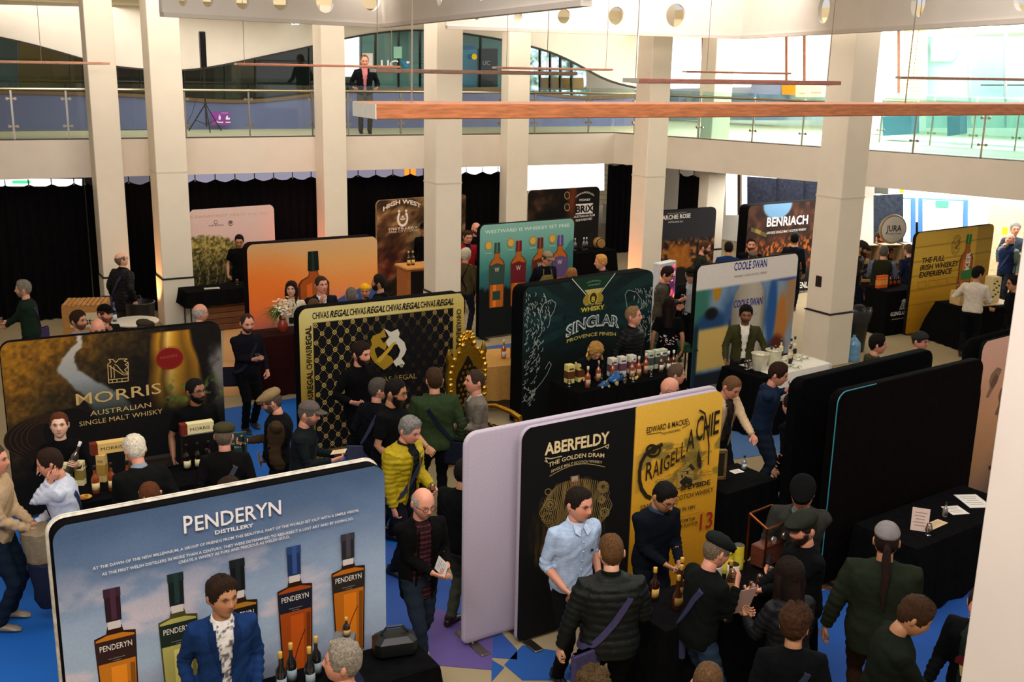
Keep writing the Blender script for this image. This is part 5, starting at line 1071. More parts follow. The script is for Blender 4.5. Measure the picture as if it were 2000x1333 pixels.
def person(key, label, px, py, face, hgt=1.75, top='#101012', legs='#131417', hair='short', hcol='#2a1c14', skin='fair', mat='cloth', cap=None, glasses=False, beard=0, lean=4, hy=0, hp=8, hroll=0,
           L=None, R=None, sleeve='long', scol=None, build=1., belly=0., bag=None, opening=None, shirt='#e8e4e0', vest=None, hem=.10, loose=.012, puffer=False, stance=.10, step=0., z0=0., shoes='#141210', tie=None, hood=False,
           curlL=.5, curlR=.5, at_xy=None, strapc='#3c3a5a', apron=None, pattern=None, collar=None, elbL=None, elbR=None, vox=.017, lanyard=False, torsoyaw=0, female=False, bald=False, legs_on=True, bagfront=False, extra=None):
    hp = hp - 6 - (4 if lean < 5 else 0); s = hgt / 1.75; a_ = math.radians(face - 90); cz, sz = math.cos(a_), math.sin(a_)
    Rz = np.array([[cz, -sz, 0], [sz, cz, 0], [0, 0, 1]])
    pel = np.array([0, 0, .93]); Rl = rot('X', -lean) @ rot('Z', torsoyaw)
    tl = lambda x, y, z: pel + Rl @ np.array([x, y, z])
    neck = tl(0, -.005, .535); Rh = rot('Z', hy) @ rot('Y', hroll) @ rot('X', -(hp + lean * .35)); hc = neck + rot('X', -(hp * .6 + lean * .6)) @ np.array([0, .012, .062]) + Rh @ np.array([0, .012, .095])
    topz = hc[2] + .118 + (.02 if hair not in ('none', 'ring') or cap else 0)
    # place so that the top of the head is seen at (px, py)
    if at_xy is None:
        wz = z0 + topz * s; w = at(px, py, wz) if abs(wz - HC) > .3 else None
        htop = Rz @ (np.array([hc[0], hc[1], 0]) * s); pos = np.array([w[0] - htop[0], w[1] - htop[1], z0])
    else: pos = np.array([at_xy[0], at_xy[1], z0])
    T = np.eye(4); T[:3, :3] = Rz * s; T[:3, 3] = pos
    t = bpy.data.objects.new('person', None); C.objects.link(t); t.matrix_world = Matrix(T.tolist()); t.empty_display_size = .1; t['label'] = label; t['category'] = 'person'
    sk = np.array(h(SKIN[skin])); hc3 = np.array(h(hcol)); fw = build * (.92 if female else 1)
    tw = TW * fw * (1 + belly * .12 * np.exp(-((TZ - .12) / .12) ** 2)); td = TD * fw * (1 + .05 * belly); byo = belly * .055 * np.exp(-((TZ - .12) / .12) ** 2)
    shw = .178 * fw + .004
    if female: tw = tw * np.interp(TZ, [-.09, 0, .16, .3, .5], [1.08, 1.08, .9, 1, .92])
    # arm joints
    arms = {}
    for sd, tg, eh in ((-1, L, elbL), (1, R, elbR)):
        sh = tl(sd * shw, -.005, .452)
        tgt = np.array(tg, float) if tg is not None else tl(sd * (shw + .085), .03 + .0, .452 - .50)
        hint = np.array(eh, float) if eh is not None else np.array([sd * .45, -1.0, -.35])
        el, wr = ik(sh, tgt, .285, .255, hint); arms[sd] = (sh, el, wr)
    # garment
    g = M(); lo = loose + (.022 if puffer else 0)
    k0 = 0 if hem > .05 else 1; R_ = []; an = np.arange(20) * 2 * PI / 20
    tz = TZ.copy(); tz[0] = -hem
    for i in range(k0, len(tz)):
        ex = lo * (1 if i < 9 else .4); c = np.cos(an); s_ = np.sin(an); R_.append(pel + (Rl @ np.stack([(tw[i] + ex) * np.sign(c) * np.abs(c) ** .85, (td[i] + ex) * np.sign(s_) * np.abs(s_) ** .85 + byo[i], np.full(20, tz[i])], 0)).T)
    g.rings(R_, (0, 0, 0))
    short = sleeve == 'short'; rolled = sleeve == 'rolled'
    bones = []
    for sd in (-1, 1):
        sh, el, wr = arms[sd]; q = .5 * lo + .0; inn = tl(sd * .10, 0, .45)
        if short: P = [inn, sh, sh + (el - sh) * .35, sh + (el - sh) * .72]; rr = [.07, .068 + q, .062 + q, .060 + q]
        elif rolled: P = [inn, sh, (sh + el) / 2, el, el + (wr - el) * .25]; rr = [.07, .066 + q, .055 + q, .048 + q, .045 + q]
        else: P = [inn, sh, (sh + el) / 2, el, (el + wr) / 2, wr]; rr = [.07, .066 + q, .055 + q, .048 + q, .042 + q, .034 + q * .7]
        rr = [r_ * (.88 if female else 1) * (.5 + .5 * build) for r_ in rr]; g.tube(P, rr, (0, 0, 0), 12)
        g.ball(tl(sd * shw, -.004, .44), (.062 + q, .065 + q, .062 + q), (0, 0, 0), 12, 8); bones.append((sh, el, wr))
    V, N, Fq = remesh(g, vox)
    # torso-local coordinates and per-bone parameters of each vertex
    Tl = (V - pel) @ Rl
    def seg(V, a, b): d = b - a; u = np.clip(((V - a) @ d) / (d @ d), 0, 1); return u, np.linalg.norm(V - a - u[:, None] * d, axis=1)
    arm_u = np.full(len(V), -1.); dist_t = np.full(len(V), 9.)
    for (sh, el, wr) in bones:
        u1, d1 = seg(V, sh + (el - sh) * .12, el); u2, d2 = seg(V, el, wr); out = np.abs(Tl[:, 0]) > shw - .035
        inarm = ((np.minimum(d1, d2) < .085 + lo) & ((np.abs(Tl[:, 0]) > np.interp(Tl[:, 2], TZ, tw) + lo * .6) | (Tl[:, 1] > np.interp(Tl[:, 2], TZ, td + byo) + lo + .012) | (Tl[:, 1] < -np.interp(Tl[:, 2], TZ, td) - lo - .012))) | ((d1 < .08 + lo) & out & (Tl[:, 2] < .46))
        uu = np.where(d1 < d2, u1 * .285, .285 + u2 * .255); arm_u = np.where(inarm, uu, arm_u)
    wr_ = .0028 * np.sin(V[:, 2] * 42 + V[:, 0] * 34 + 11 * fbm(V[:, 0] * 6 + px, V[:, 2] * 6, 3, 5)) + .004 * (fbm(V[:, 0] * 14 + px, V[:, 2] * 14 + V[:, 1] * 9, 3, 9) - .5)
    wr_ = wr_ + np.where(arm_u > .2, .004 * np.sin(arm_u * 110), 0)
    if puffer:
        q = np.where(arm_u >= 0, arm_u * PI / .058, Tl[:, 2] * PI / .062); wr_ = wr_ + .013 * (np.abs(np.sin(q)) ** .6 - .7)
    V = V + N * wr_[:, None]
    fc = Fq; cen = V[fc].mean(1); cT = (cen - pel) @ Rl; fa_ = arm_u[fc].max(1) >= 0
    front = (cT[:, 1] > 0) & ~fa_
    col = np.array(h(top)); vc = np.tile(col, (len(V), 1))
    if pattern == 'plaid': vc = mixc(vc, np.array(h('#1c1418')), (np.sin(Tl[:, 0] * 120) > .2) * .6); vc = mixc(vc, np.array(h('#8a3038')), (np.sin(Tl[:, 2] * 100) > .5) * .5)
    if pattern == 'check': vc = mixc(vc, np.array(h('#2a2a2c')), ((np.sin(Tl[:, 0] * 200) > 0) ^ (np.sin(Tl[:, 2] * 200) > 0)) * .8)
    if pattern == 'flannel': vc = mixc(vc, np.array(h('#3a2c22')), ((np.sin(Tl[:, 0] * 70) > 0) ^ (np.sin(Tl[:, 2] * 70) > 0)) * .8)
    if pattern == 'stripe': vc = vc * (.98 + .02 * np.sin(Tl[:, 2] * 300))[:, None]
    # openings show the shirt underneath
    rest = np.ones(len(fc), bool)
    if opening:
        if opening == 'blazer': w_ = np.interp(cT[:, 2], [-.2, .10, .16, .50, .54], [.05, .028, .03, .07, .09])
        elif opening == 'open': w_ = np.interp(cT[:, 2], [-.2, .5], [.085, .06])
        elif opening == 'vee': w_ = np.interp(cT[:, 2], [.33, .36, .50, .6], [-1, .005, .05, .08])
        elif opening == 'wide': w_ = np.interp(cT[:, 2], [-.2, .5], [.115, .07])
        op = front & (np.abs(cT[:, 0]) < w_) & (cT[:, 2] < .56); rest &= ~op
        op2 = front & (np.abs(cT[:, 0]) < w_ + .03) & (cT[:, 2] < .56); off = -N * .012; sc = np.array(h(shirt)); svc = np.tile(sc, (len(V), 1))
        if extra == 'floral': svc = mixc(svc, np.array(h('#4a4450')), sst(.55, .62, fbm(V[:, 0] * 60, V[:, 2] * 60, 3, 3)) * .8)
        if extra == 'plaid': svc = mixc(svc, np.array(h('#120c10')), (np.sin(Tl[:, 0] * 150) > .1) * .6); svc = mixc(svc, np.array(h('#8a4048')), (np.sin(Tl[:, 2] * 130) > .6) * .5)
        submesh('shirt', V, fc, op2, svc, 'cloth', t, off=off)
        if opening in ('blazer',): # lapels
            for sd in (-1, 1):
                lp = front & (sd * cT[:, 0] > w_ - .004) & (sd * cT[:, 0] < w_ + np.interp(cT[:, 2], [.12, .2, .4, .46, .5], [0, .02, .045, .05, .02])) & (cT[:, 2] > .13) & (cT[:, 2] < .52); submesh('lapel', V, fc, lp, col * .82, mat, t, off=N * .006)
        else:
            m = M()
            for sd in (-1, 1):
                P = [pel + Rl @ np.array([sd * (np.interp(z_, [-.2, .5], [.085, .06]) if opening != 'vee' else np.interp(z_, [.36, .5], [.01, .055])), np.interp(z_, TZ, td + byo) + lo + .004, z_]) for z_ in (np.linspace(-hem + .02, .46, 7) if opening != 'vee' else np.linspace(.36, .47, 4))]
                m.tube(P, .009, col * .7, 5)
            m.build('placket', mat, t)
    if vest:
        vs = rest & ~fa_ & (np.abs(cT[:, 0]) < shw - .01); submesh('vest', V, fc, vs, np.array(h(vest)), 'cloth' if not puffer else 'quilt', t, off=N * .010)
        slv = rest & ~(vs & True); submesh('shirt', V, fc, slv, vc, 'cloth', t)
    else: submesh('jacket' if opening or puffer or hem > .12 else 'top', V, fc, rest, vc, 'quilt' if puffer else mat, t)
    if apron:
        ap = (cT[:, 1] > -.02) & ~fa_ & (np.abs(cT[:, 0]) < np.interp(cT[:, 2], [-.2, .2, .38, .40], [.18, .17, .10, -1])); submesh('apron', V, fc, ap, np.array(h(apron)), 'cloth', t, off=N * .012)
        m = M(); 
        for sd in (-1, 1): m.tube([pel + Rl @ np.array([sd * .095, .135, .38]), pel + Rl @ np.array([sd * .08, .11, .47]), pel + Rl @ np.array([sd * .06, .0, .535])], .008, h(apron), 5)
        m.build('apron_strap', 'cloth', t)
    # collar
    cc = np.array(h(collar)) if collar else (np.array(h(shirt)) if opening else col)
    m = M(); ch = .05 if (puffer or collar) else .028; R_ = []
    for zz, ra in ((.505, .088), (.505 + ch, .072), (.508 + ch, .062), (.50, .066)):
        R_.append(pel + (Rl @ np.stack([ra * np.cos(an), ra * .98 * np.sin(an) + .002, zz + .012 * -np.sin(an) + 0 * an], 0)).T)
    m.rings(R_, cc, caps=False); m.build('collar', 'cloth', t)
    if hood:
        m = M(); m.ball(tl(0, -.085, .475), (.105, .055, .06), col * .9, 14, 8); m.tube([tl(-.075, .05, .50), tl(-.10, -.02, .50), tl(-.06, -.09, .50), tl(.06, -.09, .50), tl(.10, -.02, .50), tl(.075, .05, .50)], [.02, .03, .035, .035, .03, .02], col * .95, 8); m.build('hood', mat, t)
    # trousers and shoes
    if legs_on:
        g = M(); lc = np.array(h(legs)); R_ = []
        for zz, w_, d_ in ((.05, .160, .112), (.0, .172, .120), (-.06, .172, .122), (-.11, .155, .112)): R_.append(pel + np.stack([w_ * fw * np.cos(an), d_ * fw * np.sin(an) + byo[2] * .5, np.full(20, zz)], 1))
        g.rings(R_, (0, 0, 0)); feet = []
        for sd in (-1, 1):
            st_ = step * sd; fo = np.array([sd * stance, st_, .08]); hj = pel + np.array([sd * .088 * fw, 0, -.05]); kn, an_ = ik(hj, fo, .44, .43, np.array([sd * .1, 1, 0])); g.tube([hj + np.array([0, 0, .03]), hj + (kn - hj) * .4, kn, (kn + an_) / 2, an_ + np.array([0, 0, -.02])], [.098 * fw, .088 * fw, .066, .063, .056], (0, 0, 0), 12); feet.append(an_)
        V2, N2, F2 = remesh(g, .022); V2 = V2 + N2 * (.004 * np.sin(V2[:, 2] * 60 + 5 * fbm(V2[:, 0] * 9, V2[:, 2] * 9 + px, 2, 1)))[:, None]; submesh('trousers', V2, F2, np.ones(len(F2), bool), lc, 'cloth', t)
        for k_, f_ in enumerate(feet):
            m = M(); x, y = f_[0], f_[1]; pr = [(-.085, .030, .035), (-.05, .042, .05), (.0, .043, .052), (.06, .047, .036), (.13, .048, .026), (.175, .036, .018), (.19, .02, .012)]; R_ = []
            for yy, w_, z_ in pr: R_.append(np.stack([x + w_ * np.cos(np.arange(10) * PI / 5), np.full(10, y + yy), z_ + z_ * .98 * np.sin(np.arange(10) * PI / 5) + .004], 1))
            m.rings(R_, h(shoes)); m.lathe([(.05, .06), (.046, .11)], (x, y - .03, 0), h(shoes), 10); m.build('shoe', 'leather', t)
    # body: head, neck, arms, hands and core as one mesh
    b = M(); bc, bm_ = facepaint(sk, np.clip(hc3 * .8, 0, 1), beard, np.array(h(hcol)) * (.9 if beard <= 1 else 1), None)
    Hx, Hy, Hz = HX.ravel(), HY.ravel().copy(), HZ.ravel(); 
    if bm_ is not None and beard >= 1: Hy = Hy + (.010 * beard * bm_ * np.cos(AZ)).ravel(); Hz = Hz - (.012 * (beard - .6) * bm_ * sst(-.07, -.11, HZ)).ravel()
    hv = np.stack([Hx, Hy, Hz], 1) * HS @ Rh.T + hc
    neckc = sk * .93
    nV = len(b.v)
    b.add(hv, HF, neckc); b.tube([tl(0, -.01, .40), tl(0, -.005, .50), neck + np.array([0, .0, .02]), hc + Rh @ np.array([0, -.015, -.06])], [.085, .068, .060, .058], neckc, 14)
    for sd in (-1, 1):
        R_ = []
        for k_, (f_, q) in enumerate(((-.012, .5), (-.004, 1.), (.006, 1.05), (.012, .8))): R_.append(hc + (Rh @ (np.stack([np.full(10, HS * sd * (.074 + f_ + .002)), -.012 - .006 * k_ + .018 * q * np.cos(np.arange(10) * PI / 5), -.004 + .034 * q * np.sin(np.arange(10) * PI / 5)], 0))).T)
        b.rings(R_, np.clip(sk * np.array([1, .88, .84]), 0, 1))
        sh, el, wr = arms[sd]; fd = wr - el; fd /= np.linalg.norm(fd)
        b.tube([tl(0, 0, .42), sh, el, el + (wr - el) * .3, wr, wr + fd * .01], [.04, .044, .038, .040, .026, .025], sk, 10)
        nrm = np.array([-sd * 1.0, .15, .15]) if (L if sd < 0 else R) is None else np.array([-sd * .85, .1, .5])
        cu = curlL if sd < 0 else curlR; hd = fd * .85 + np.array([-sd * .12, 0, .05]); gp = hand(b, wr + fd * .015, hd, nrm, sk, -sd if False else sd * -1, cu); arms[sd] = (sh, el, wr, gp)
    b.tube([tl(0, 0, .45), tl(0, 0, 0), (0, 0, .86)], [.06, .09, .07], sk, 10)
    me = bpy.data.meshes.new('body'); me.from_pydata(np.concatenate(b.v).tolist(), [], b.f); cfa = np.array(b.c); me.polygons.foreach_set('use_smooth', [True] * len(me.polygons))
    nH = len(hv); nv = len(me.vertices); vcol = np.tile(sk * .95, (nv, 1)); vcol[:nH] = bc
    setvcol(me, vcol); me.materials.append(MATS['skin']); me.update(); link('body', me, t)
    # hair and headgear in head space
    def onhead(Vx): return np.asarray(Vx) * HS @ Rh.T + hc
    def shell(mask, th_, col_, name, mat_, noise_=.3, tilt=0, **k):
        mk = sst(0, .034, mask) * (.45 + .55 * sst(.0, .085, HZ) if mat_ == 'hair' else 1); mk = np.where(mask > 0, np.maximum(mk, .25), 0) if mat_ == 'hair' else sst(0, .014, mask); nn = np.stack([HX / .077 ** 2, HY / .096 ** 2, HZ / .12 ** 2], -1); nn /= np.linalg.norm(nn, axis=-1, keepdims=True)
        nz_ = fbm(AZ * 9 + px, EL * 9, 3, 3); P_ = np.stack([HX, HY, HZ], -1) + nn * ((.002 + th_ * mk * (1 + noise_ * (nz_ - .5) * 2)) [..., None]); P_ = P_.reshape(-1, 3)
        mf = mask.ravel()[HFa]; keep = mf.max(1) > 0
        mm = bpy.data.meshes.new(name); f = HFa[keep]; u, inv = np.unique(f, return_inverse=True); f2 = inv.reshape(f.shape)
        fs = f2.tolist()
        P2_ = onhead(P_[u]); cap_i = np.where(u >= (NE - 1) * NA)[0]
        if len(cap_i) == NA: fs.append(cap_i.tolist())
        mm.from_pydata(P2_.tolist(), [], [tuple(q) for q in fs]); mm.polygons.foreach_set('use_smooth', [True] * len(mm.polygons))
        cv_ = np.tile(col_, (len(u), 1)) * (.85 + .3 * nz_.ravel()[u])[:, None] if mat_ == 'hair' else np.tile(col_, (len(u), 1))
        setvcol(mm, cv_); mm.materials.append(MATS[mat_]); mm.update(); return link(name, mm, t, **k)
    if hair != 'none':
        if hair == 'ring':
            base = np.interp(AZD, *HAIRL['short']); m1 = HZ - base; mask = np.minimum(np.minimum(m1, .058 - HZ), (AZD - 68) / 600.); shell(mask, .008, hc3, 'hair', 'hair')
        else:
            st_ = {'curly': 'swept', 'thick': 'swept', 'long': 'long', 'ponytail': 'short', 'bun': 'short', 'buzz': 'short', 'thinning': 'receding', 'bob': 'long'}.get(hair, hair)
            nzm = .012 * (fbm(AZ * 12, EL * 12 + px, 3, 6) - .5); mask = HZ - np.interp(AZD, *HAIRL[st_]) + nzm
            th_ = {'curly': .030, 'thick': .021, 'long': .020, 'buzz': .005, 'swept': .019, 'receding': .010, 'thinning': .006, 'bob': .028}.get(hair, .011)
            if cap: th_ = min(th_, .008); mask = np.minimum(mask, .066 - HZ)
            shell(mask, th_ * 1.0, hc3, 'hair', 'hair', .8 if hair in ('curly', 'bob') else .45)
            if hair in ('long', 'bob'):
                m = M(); R_ = []; nL_ = 7; ln = .36 if hair == 'long' else .13
                aa = np.linspace(math.radians(62), math.radians(298), 22)
                for k_ in range(nL_):
                    z_ = .03 - ln * k_ / (nL_ - 1); w_ = .095 + .012 * math.sin(k_ * 1.3) + (.02 * k_ / nL_ if hair == 'bob' else 0); dd = .105 + (.075 if hair == 'long' else .02) * k_ / nL_
                    o_ = np.stack([w_ * np.sin(aa) * (1 + .06 * np.sin(aa * 14 + k_)), dd * np.cos(aa) * (1 + .06 * np.sin(aa * 11 + k_ * 2)) - .0, np.full(22, z_)], 1); i_ = o_[::-1] * np.array([.75, .8, 1]); R_.append(onhead(np.concatenate([o_, i_])) if k_ < 3 else (onhead(np.concatenate([o_, i_]) * np.array([1, 1, 0]) + np.array([0, 0, .03 - ln * 2 / (nL_ - 1)])) + np.array([0, 0, -(ln * (k_ - 2) / (nL_ - 1))])))
                m.rings(R_, hc3); m.c = [tuple(np.clip(np.array(c_) * (.55 + .9 * ((i_ * 7919) % 44 % 7) / 6), 0, 1)) for i_, c_ in enumerate(m.c)]; m.build('hair_lengths', 'hair', t)
            if hair == 'ponytail':
                m = M(); o = onhead([[0, -.105, .0]])[0]; dn = np.array([0, 0, -1.]); m.tube([onhead([[0, -.09, .015]])[0], o + np.array([0, -.03, -.01]), o + np.array([0, -.055, -.10]), o + np.array([.01, -.085, -.20]), o + np.array([.0, -.12, -.33]), o + np.array([.01, -.13, -.46])], [.018, .028, .034, .032, .024, .008], hc3, 9); m.build('ponytail', 'hair', t)
            if hair == 'bun': m = M(); m.ball(onhead([[0, -.10, .075]])[0], .042, hc3, 12, 8); m.build('hair_bun', 'hair', t)
    if cap:
        kind, cc_ = cap; cc_ = np.array(h(cc_))
        if kind == 'beanie': shell(HZ - .030 - .02 * np.cos(AZ), .020, cc_, 'beanie', 'cloth', .1)
        elif kind == 'cap':
            shell(HZ - .048 - .012 * np.cos(AZ), .014, cc_, 'cap', 'cloth', .05); m = M(); R_ = []
            for z_, sc_ in ((.062, 1.0), (.066, 1.0)):
                pass
            uu = np.linspace(-1.05, 1.05, 13); inn = np.stack([.083 * np.sin(uu), .092 * np.cos(uu) + .004, .062 + 0 * uu], 1); out_ = np.stack([.078 * np.sin(uu) * 1.05, .098 * np.cos(uu) + .080 * np.cos(uu * .95) ** .8, .050 - .01 * np.abs(np.sin(uu)) + 0 * uu], 1)
            Vv = np.concatenate([inn, out_, inn - [0, 0, .006], out_ - [0, 0, .006]]); n_ = 13; Fv = []
            for i_ in range(n_ - 1): Fv += [(i_, i_ + 1, n_ + i_ + 1, n_ + i_), (2 * n_ + i_, 3 * n_ + i_, 3 * n_ + i_ + 1, 2 * n_ + i_ + 1), (n_ + i_, n_ + i_ + 1, 3 * n_ + i_ + 1, 3 * n_ + i_)]
            m.add(onhead(Vv), Fv, cc_ * .9); m.build('visor', 'cloth', t); m = M(); m.ball(onhead([[0, 0, .136]])[0], .008, cc_, 6, 4); m.build('cap_button', 'cloth', t)
        elif kind == 'flat':
            m = M(); R_ = []; a2 = np.arange(24) * 2 * PI / 24
            for z_, rx, ryf, ryb in ((.040, .080, .104, .098), (.052, .091, .140, .112), (.074, .098, .150, .118), (.100, .092, .118, .106), (.118, .070, .080, .080), (.129, .045, .05, .05), (.133, .015, .018, .016)):
                R_.append(onhead(np.stack([rx * np.sin(a2), np.where(np.cos(a2) > 0, ryf, ryb) * np.cos(a2), z_ - .020 * np.cos(a2) * (1 if z_ < .12 else .4)], 1)))
            m.rings(R_, cc_); m.build('flat_cap', 'cloth', t); m = M(); uu = np.linspace(-.9, .9, 11); inn = np.stack([.085 * np.sin(uu), .095 * np.cos(uu), .040 + 0 * uu], 1); out_ = np.stack([.085 * np.sin(uu), .100 * np.cos(uu) + .045 * np.cos(uu), .030 + 0 * uu], 1)
            Vv = np.concatenate([inn, out_, inn - [0, 0, .008], out_ - [0, 0, .008]]); n_ = 11; Fv = []
            for i_ in range(n_ - 1): Fv += [(i_, i_ + 1, n_ + i_ + 1, n_ + i_), (2 * n_ + i_, 3 * n_ + i_, 3 * n_ + i_ + 1, 2 * n_ + i_ + 1), (n_ + i_, n_ + i_ + 1, 3 * n_ + i_ + 1, 3 * n_ + i_)]
            m.add(onhead(Vv), Fv, cc_ * .85); m.build('cap_peak', 'cloth', t)
    if glasses:
        m = M()
        for sd in (-1, 1):
            rr_ = np.arange(13) * 2 * PI / 12; m.tube(list(onhead(np.stack([sd * .031 + .023 * np.cos(rr_), np.full(13, .103) - .004 * np.abs(np.cos(rr_)), .008 + .018 * np.sin(rr_)], 1))), .0022, h('#15120f'), 5, caps=False); m.tube(list(onhead([[sd * .053, .100, .012], [sd * .078, .05, .012], [sd * .080, -.01, .008]])), .0022, h('#15120f'), 5)
        m.tube(list(onhead([[-.009, .106, .012], [.009, .106, .012]])), .002, h('#15120f'), 5); m.build('glasses', 'plastic', t)
    # cross-body strap and bag
    if bag is not None:
        sg = bag; m = M(); R_ = []; n_ = 28
        for k_ in range(n_ + 1):
            th_ = 2 * PI * k_ / n_; x_ = math.cos(th_); y_ = math.sin(th_); zt = .475 - .25 * (1 - (-sg * x_)) ** 1.0 if False else np.interp(-sg * x_, [-1, -.6, .0, .55, .8, 1], [-.02, .04, .22, .44, .485, .50])
            wz = np.interp(zt, TZ, tw) + lo + .014; dz_ = np.interp(zt, TZ, td) + lo + .014 ; bo = np.interp(zt, TZ, byo)
            if zt > .43: wz = min(wz, .12); dz_ *= .8
            c_ = np.array([wz * x_, dz_ * y_ + bo * (y_ > 0), zt]); R_.append((c_, x_, y_))
        V_ = []; CC = np.array([r_[0] for r_ in R_])
        for k_, (c_, x_, y_) in enumerate(R_):
            tn = CC[(k_ + 1) % n_] - CC[(k_ - 1) % n_]; tn /= np.linalg.norm(tn) + 1e-9; no = np.array([x_, y_, .25 if c_[2] < .44 else 1.2]); no = no - tn * np.dot(no, tn); no /= np.linalg.norm(no); up = np.cross(tn, no)
            V_ += [pel + Rl @ (c_ + up * .024), pel + Rl @ (c_ - up * .024), pel + Rl @ (c_ - no * .012 - up * .024), pel + Rl @ (c_ - no * .012 + up * .024)]
        Fv = []
        for k_ in range(n_):
            for q in range(4): a1, a2_ = k_ * 4 + q, k_ * 4 + (q + 1) % 4; Fv.append((a1, a2_, a2_ + 4, a1 + 4))
        m.add(V_, Fv, h(strapc)); m.build('bag_strap', 'cloth', t)
        m = M(); Tm = np.eye(4); Tm[:3, :3] = rot('Z', sg * (62 if not bagfront else -40)); Tm[:3, 3] = pel + np.array([sg * (.20 * fw + lo + .02) * .75, -.12 - lo if not bagfront else .12, -.13]); m.box((0, 0, 0), (.05, .28, .29), h(strapc), Tm, bev=.02); m.build('bag', 'cloth', t)
    if lanyard:
        m = M(); m.tube([tl(-.05, .04, .52), tl(-.04, .13 + lo, .42), tl(0, .145 + lo + byo[5], .22), tl(.04, .13 + lo, .42), tl(.05, .04, .52)], .006, h('#1a1a1c'), 5); m.box((0, 0, 0), (.08, .006, .11), h('#202024'), TR(tl(0, .15 + lo + byo[5], .17))); m.build('lanyard', 'cloth', t)
    out = dict(root=t, T=T, arms=arms, hc=hc, Rh=Rh, pel=pel, Rl=Rl, td=td, lo=lo)
    out['L'] = (T @ np.append(arms[-1][3], 1))[:3]; out['R'] = (T @ np.append(arms[1][3], 1))[:3]; PEOPLE[key] = out; return out
# ================================================================== furniture and stands
def table(label, cx, cy, ang, w_, d_, hh=.75, col='#0b0b0c', flare=.05, legs=False, cat='table', mat='black_cloth', drop=None):
    t = thing('covered_table', label, cat, (cx, cy, 0), math.radians(ang)); z1 = hh; z0 = .02 if drop is None else hh - drop
    n = 84; pts = []
    for k in range(n):
        s = k / n * 4; q = int(s); f = s - q
        c = [(-1 + 2 * f, -1), (1, -1 + 2 * f), (1 - 2 * f, 1), (-1, 1 - 2 * f)][q]; pts.append(c)
    pts = np.array(pts); R = []
    for kz, (z, ex, fo) in enumerate(((z0, flare, .025), (z0 + (z1 - z0) * .5, flare * .6, .016), (z1 - .04, .006, .003), (z1 - .006, .002, 0), (z1, -.012, 0))):
        wv = fo * np.sin(np.arange(n) * 1.55 + kz * .3); R.append(np.stack([pts[:, 0] * (w_ / 2 + ex + wv), pts[:, 1] * (d_ / 2 + ex + wv), np.full(n, z)], 1))
    m = M(); m.rings(R, h(col)); m.c[-1] = h(col); m.build('tablecloth', mat, t)
    m = M(); m.box((0, 0, z1 - .04), (w_ - .03, d_ - .03, .03), h('#8a6a44')); m.build('tabletop', 'wood', t, smooth=False)
    for sx in (-1, 1):
        for sy in (-1, 1): m = M(); m.tube([(sx * (w_ / 2 - .08), sy * (d_ / 2 - .08), 0), (sx * (w_ / 2 - .08), sy * (d_ / 2 - .08), z1 - .05)], .016, h('#555555'), 6); m.build('leg', 'metal', t)
    def loc(x, y, z=0): a = math.radians(ang); return (cx + x * math.cos(a) - y * math.sin(a), cy + x * math.sin(a) + y * math.cos(a), hh + z)
    return t, loc
_cache = {}
def cached(key, fn):
    if key not in _cache: _cache[key] = fn()
    return _cache[key]
ORD = ['leftmost', 'second from left', 'third from left', 'fourth from left', 'fifth from left', 'sixth from left', 'seventh from left', 'eighth from left', 'ninth from left', 'tenth from left', 'eleventh from left', 'twelfth from left']
def bottle(loc, label, group=None, col='#8a4010', lab='#e0d2a8', cap='#16100c', hh=.30, r=.040, style='round', rz=0., tilt=None):
    key = ('b', col, lab, cap, hh, r, style)
    def mk():
        q = hh / .3; m = M()
        prof = {'round': [(r * .9, 0), (r, .006), (r, .15 * q), (r * .92, .17 * q), (r * .45, .20 * q), (r * .36, .215 * q), (r * .34, .262 * q)], 'bulb': [(r * 1.1, 0), (r * 1.25, .012), (r * 1.2, .07 * q), (r * .95, .12 * q), (r * .5, .165 * q), (r * .38, .19 * q), (r * .38, .262 * q)], 'slim': [(r * .8, 0), (r * .85, .01), (r * .9, .16 * q), (r * .8, .185 * q), (r * .4, .2 * q), (r * .36, .262 * q)]}[style]
        m.lathe(prof, (0, 0, 0), h(col), 14); A = m.data('glass', 'bottle_glass'); m = M(); m.lathe([(r * .40, .255 * q), (r * .44, .258 * q), (r * .44, .298 * q), (r * .40, .300 * q)], (0, 0, 0), h(cap), 12); B = m.data('stopper', 'plastic')
        m = M(); rr = prof[2][0] + .0015; an = np.linspace(-2.2, .4, 12); z0_, z1_ = .035 * q, .115 * q; V = [(rr * math.cos(a), rr * math.sin(a), z0_) for a in an] + [(rr * math.cos(a), rr * math.sin(a), z1_) for a in an]; V += [(x * .97, y * .97, z) for x, y, z in V]
        n = 12; Fc = []
        for i in range(n - 1): Fc += [(i, i + 1, n + i + 1, n + i), (2 * n + i, 3 * n + i, 3 * n + i + 1, 2 * n + i + 1), (n + i, n + i + 1, 3 * n + i + 1, 3 * n + i), (i, 2 * n + i, 2 * n + i + 1, i + 1)]
        m.add(V, Fc, h(lab)); Cc = m.data('label', 'paper'); sharp(A); return A, B, Cc
    A, B, Cc = cached(key, mk)
    t = thing('bottle', label, 'bottle', loc, rz, group)
    if tilt is not None: t.matrix_world = Matrix(np.asarray(tilt).tolist())
    link('glass', A, t); link('stopper', B, t); link('label', Cc, t); return t
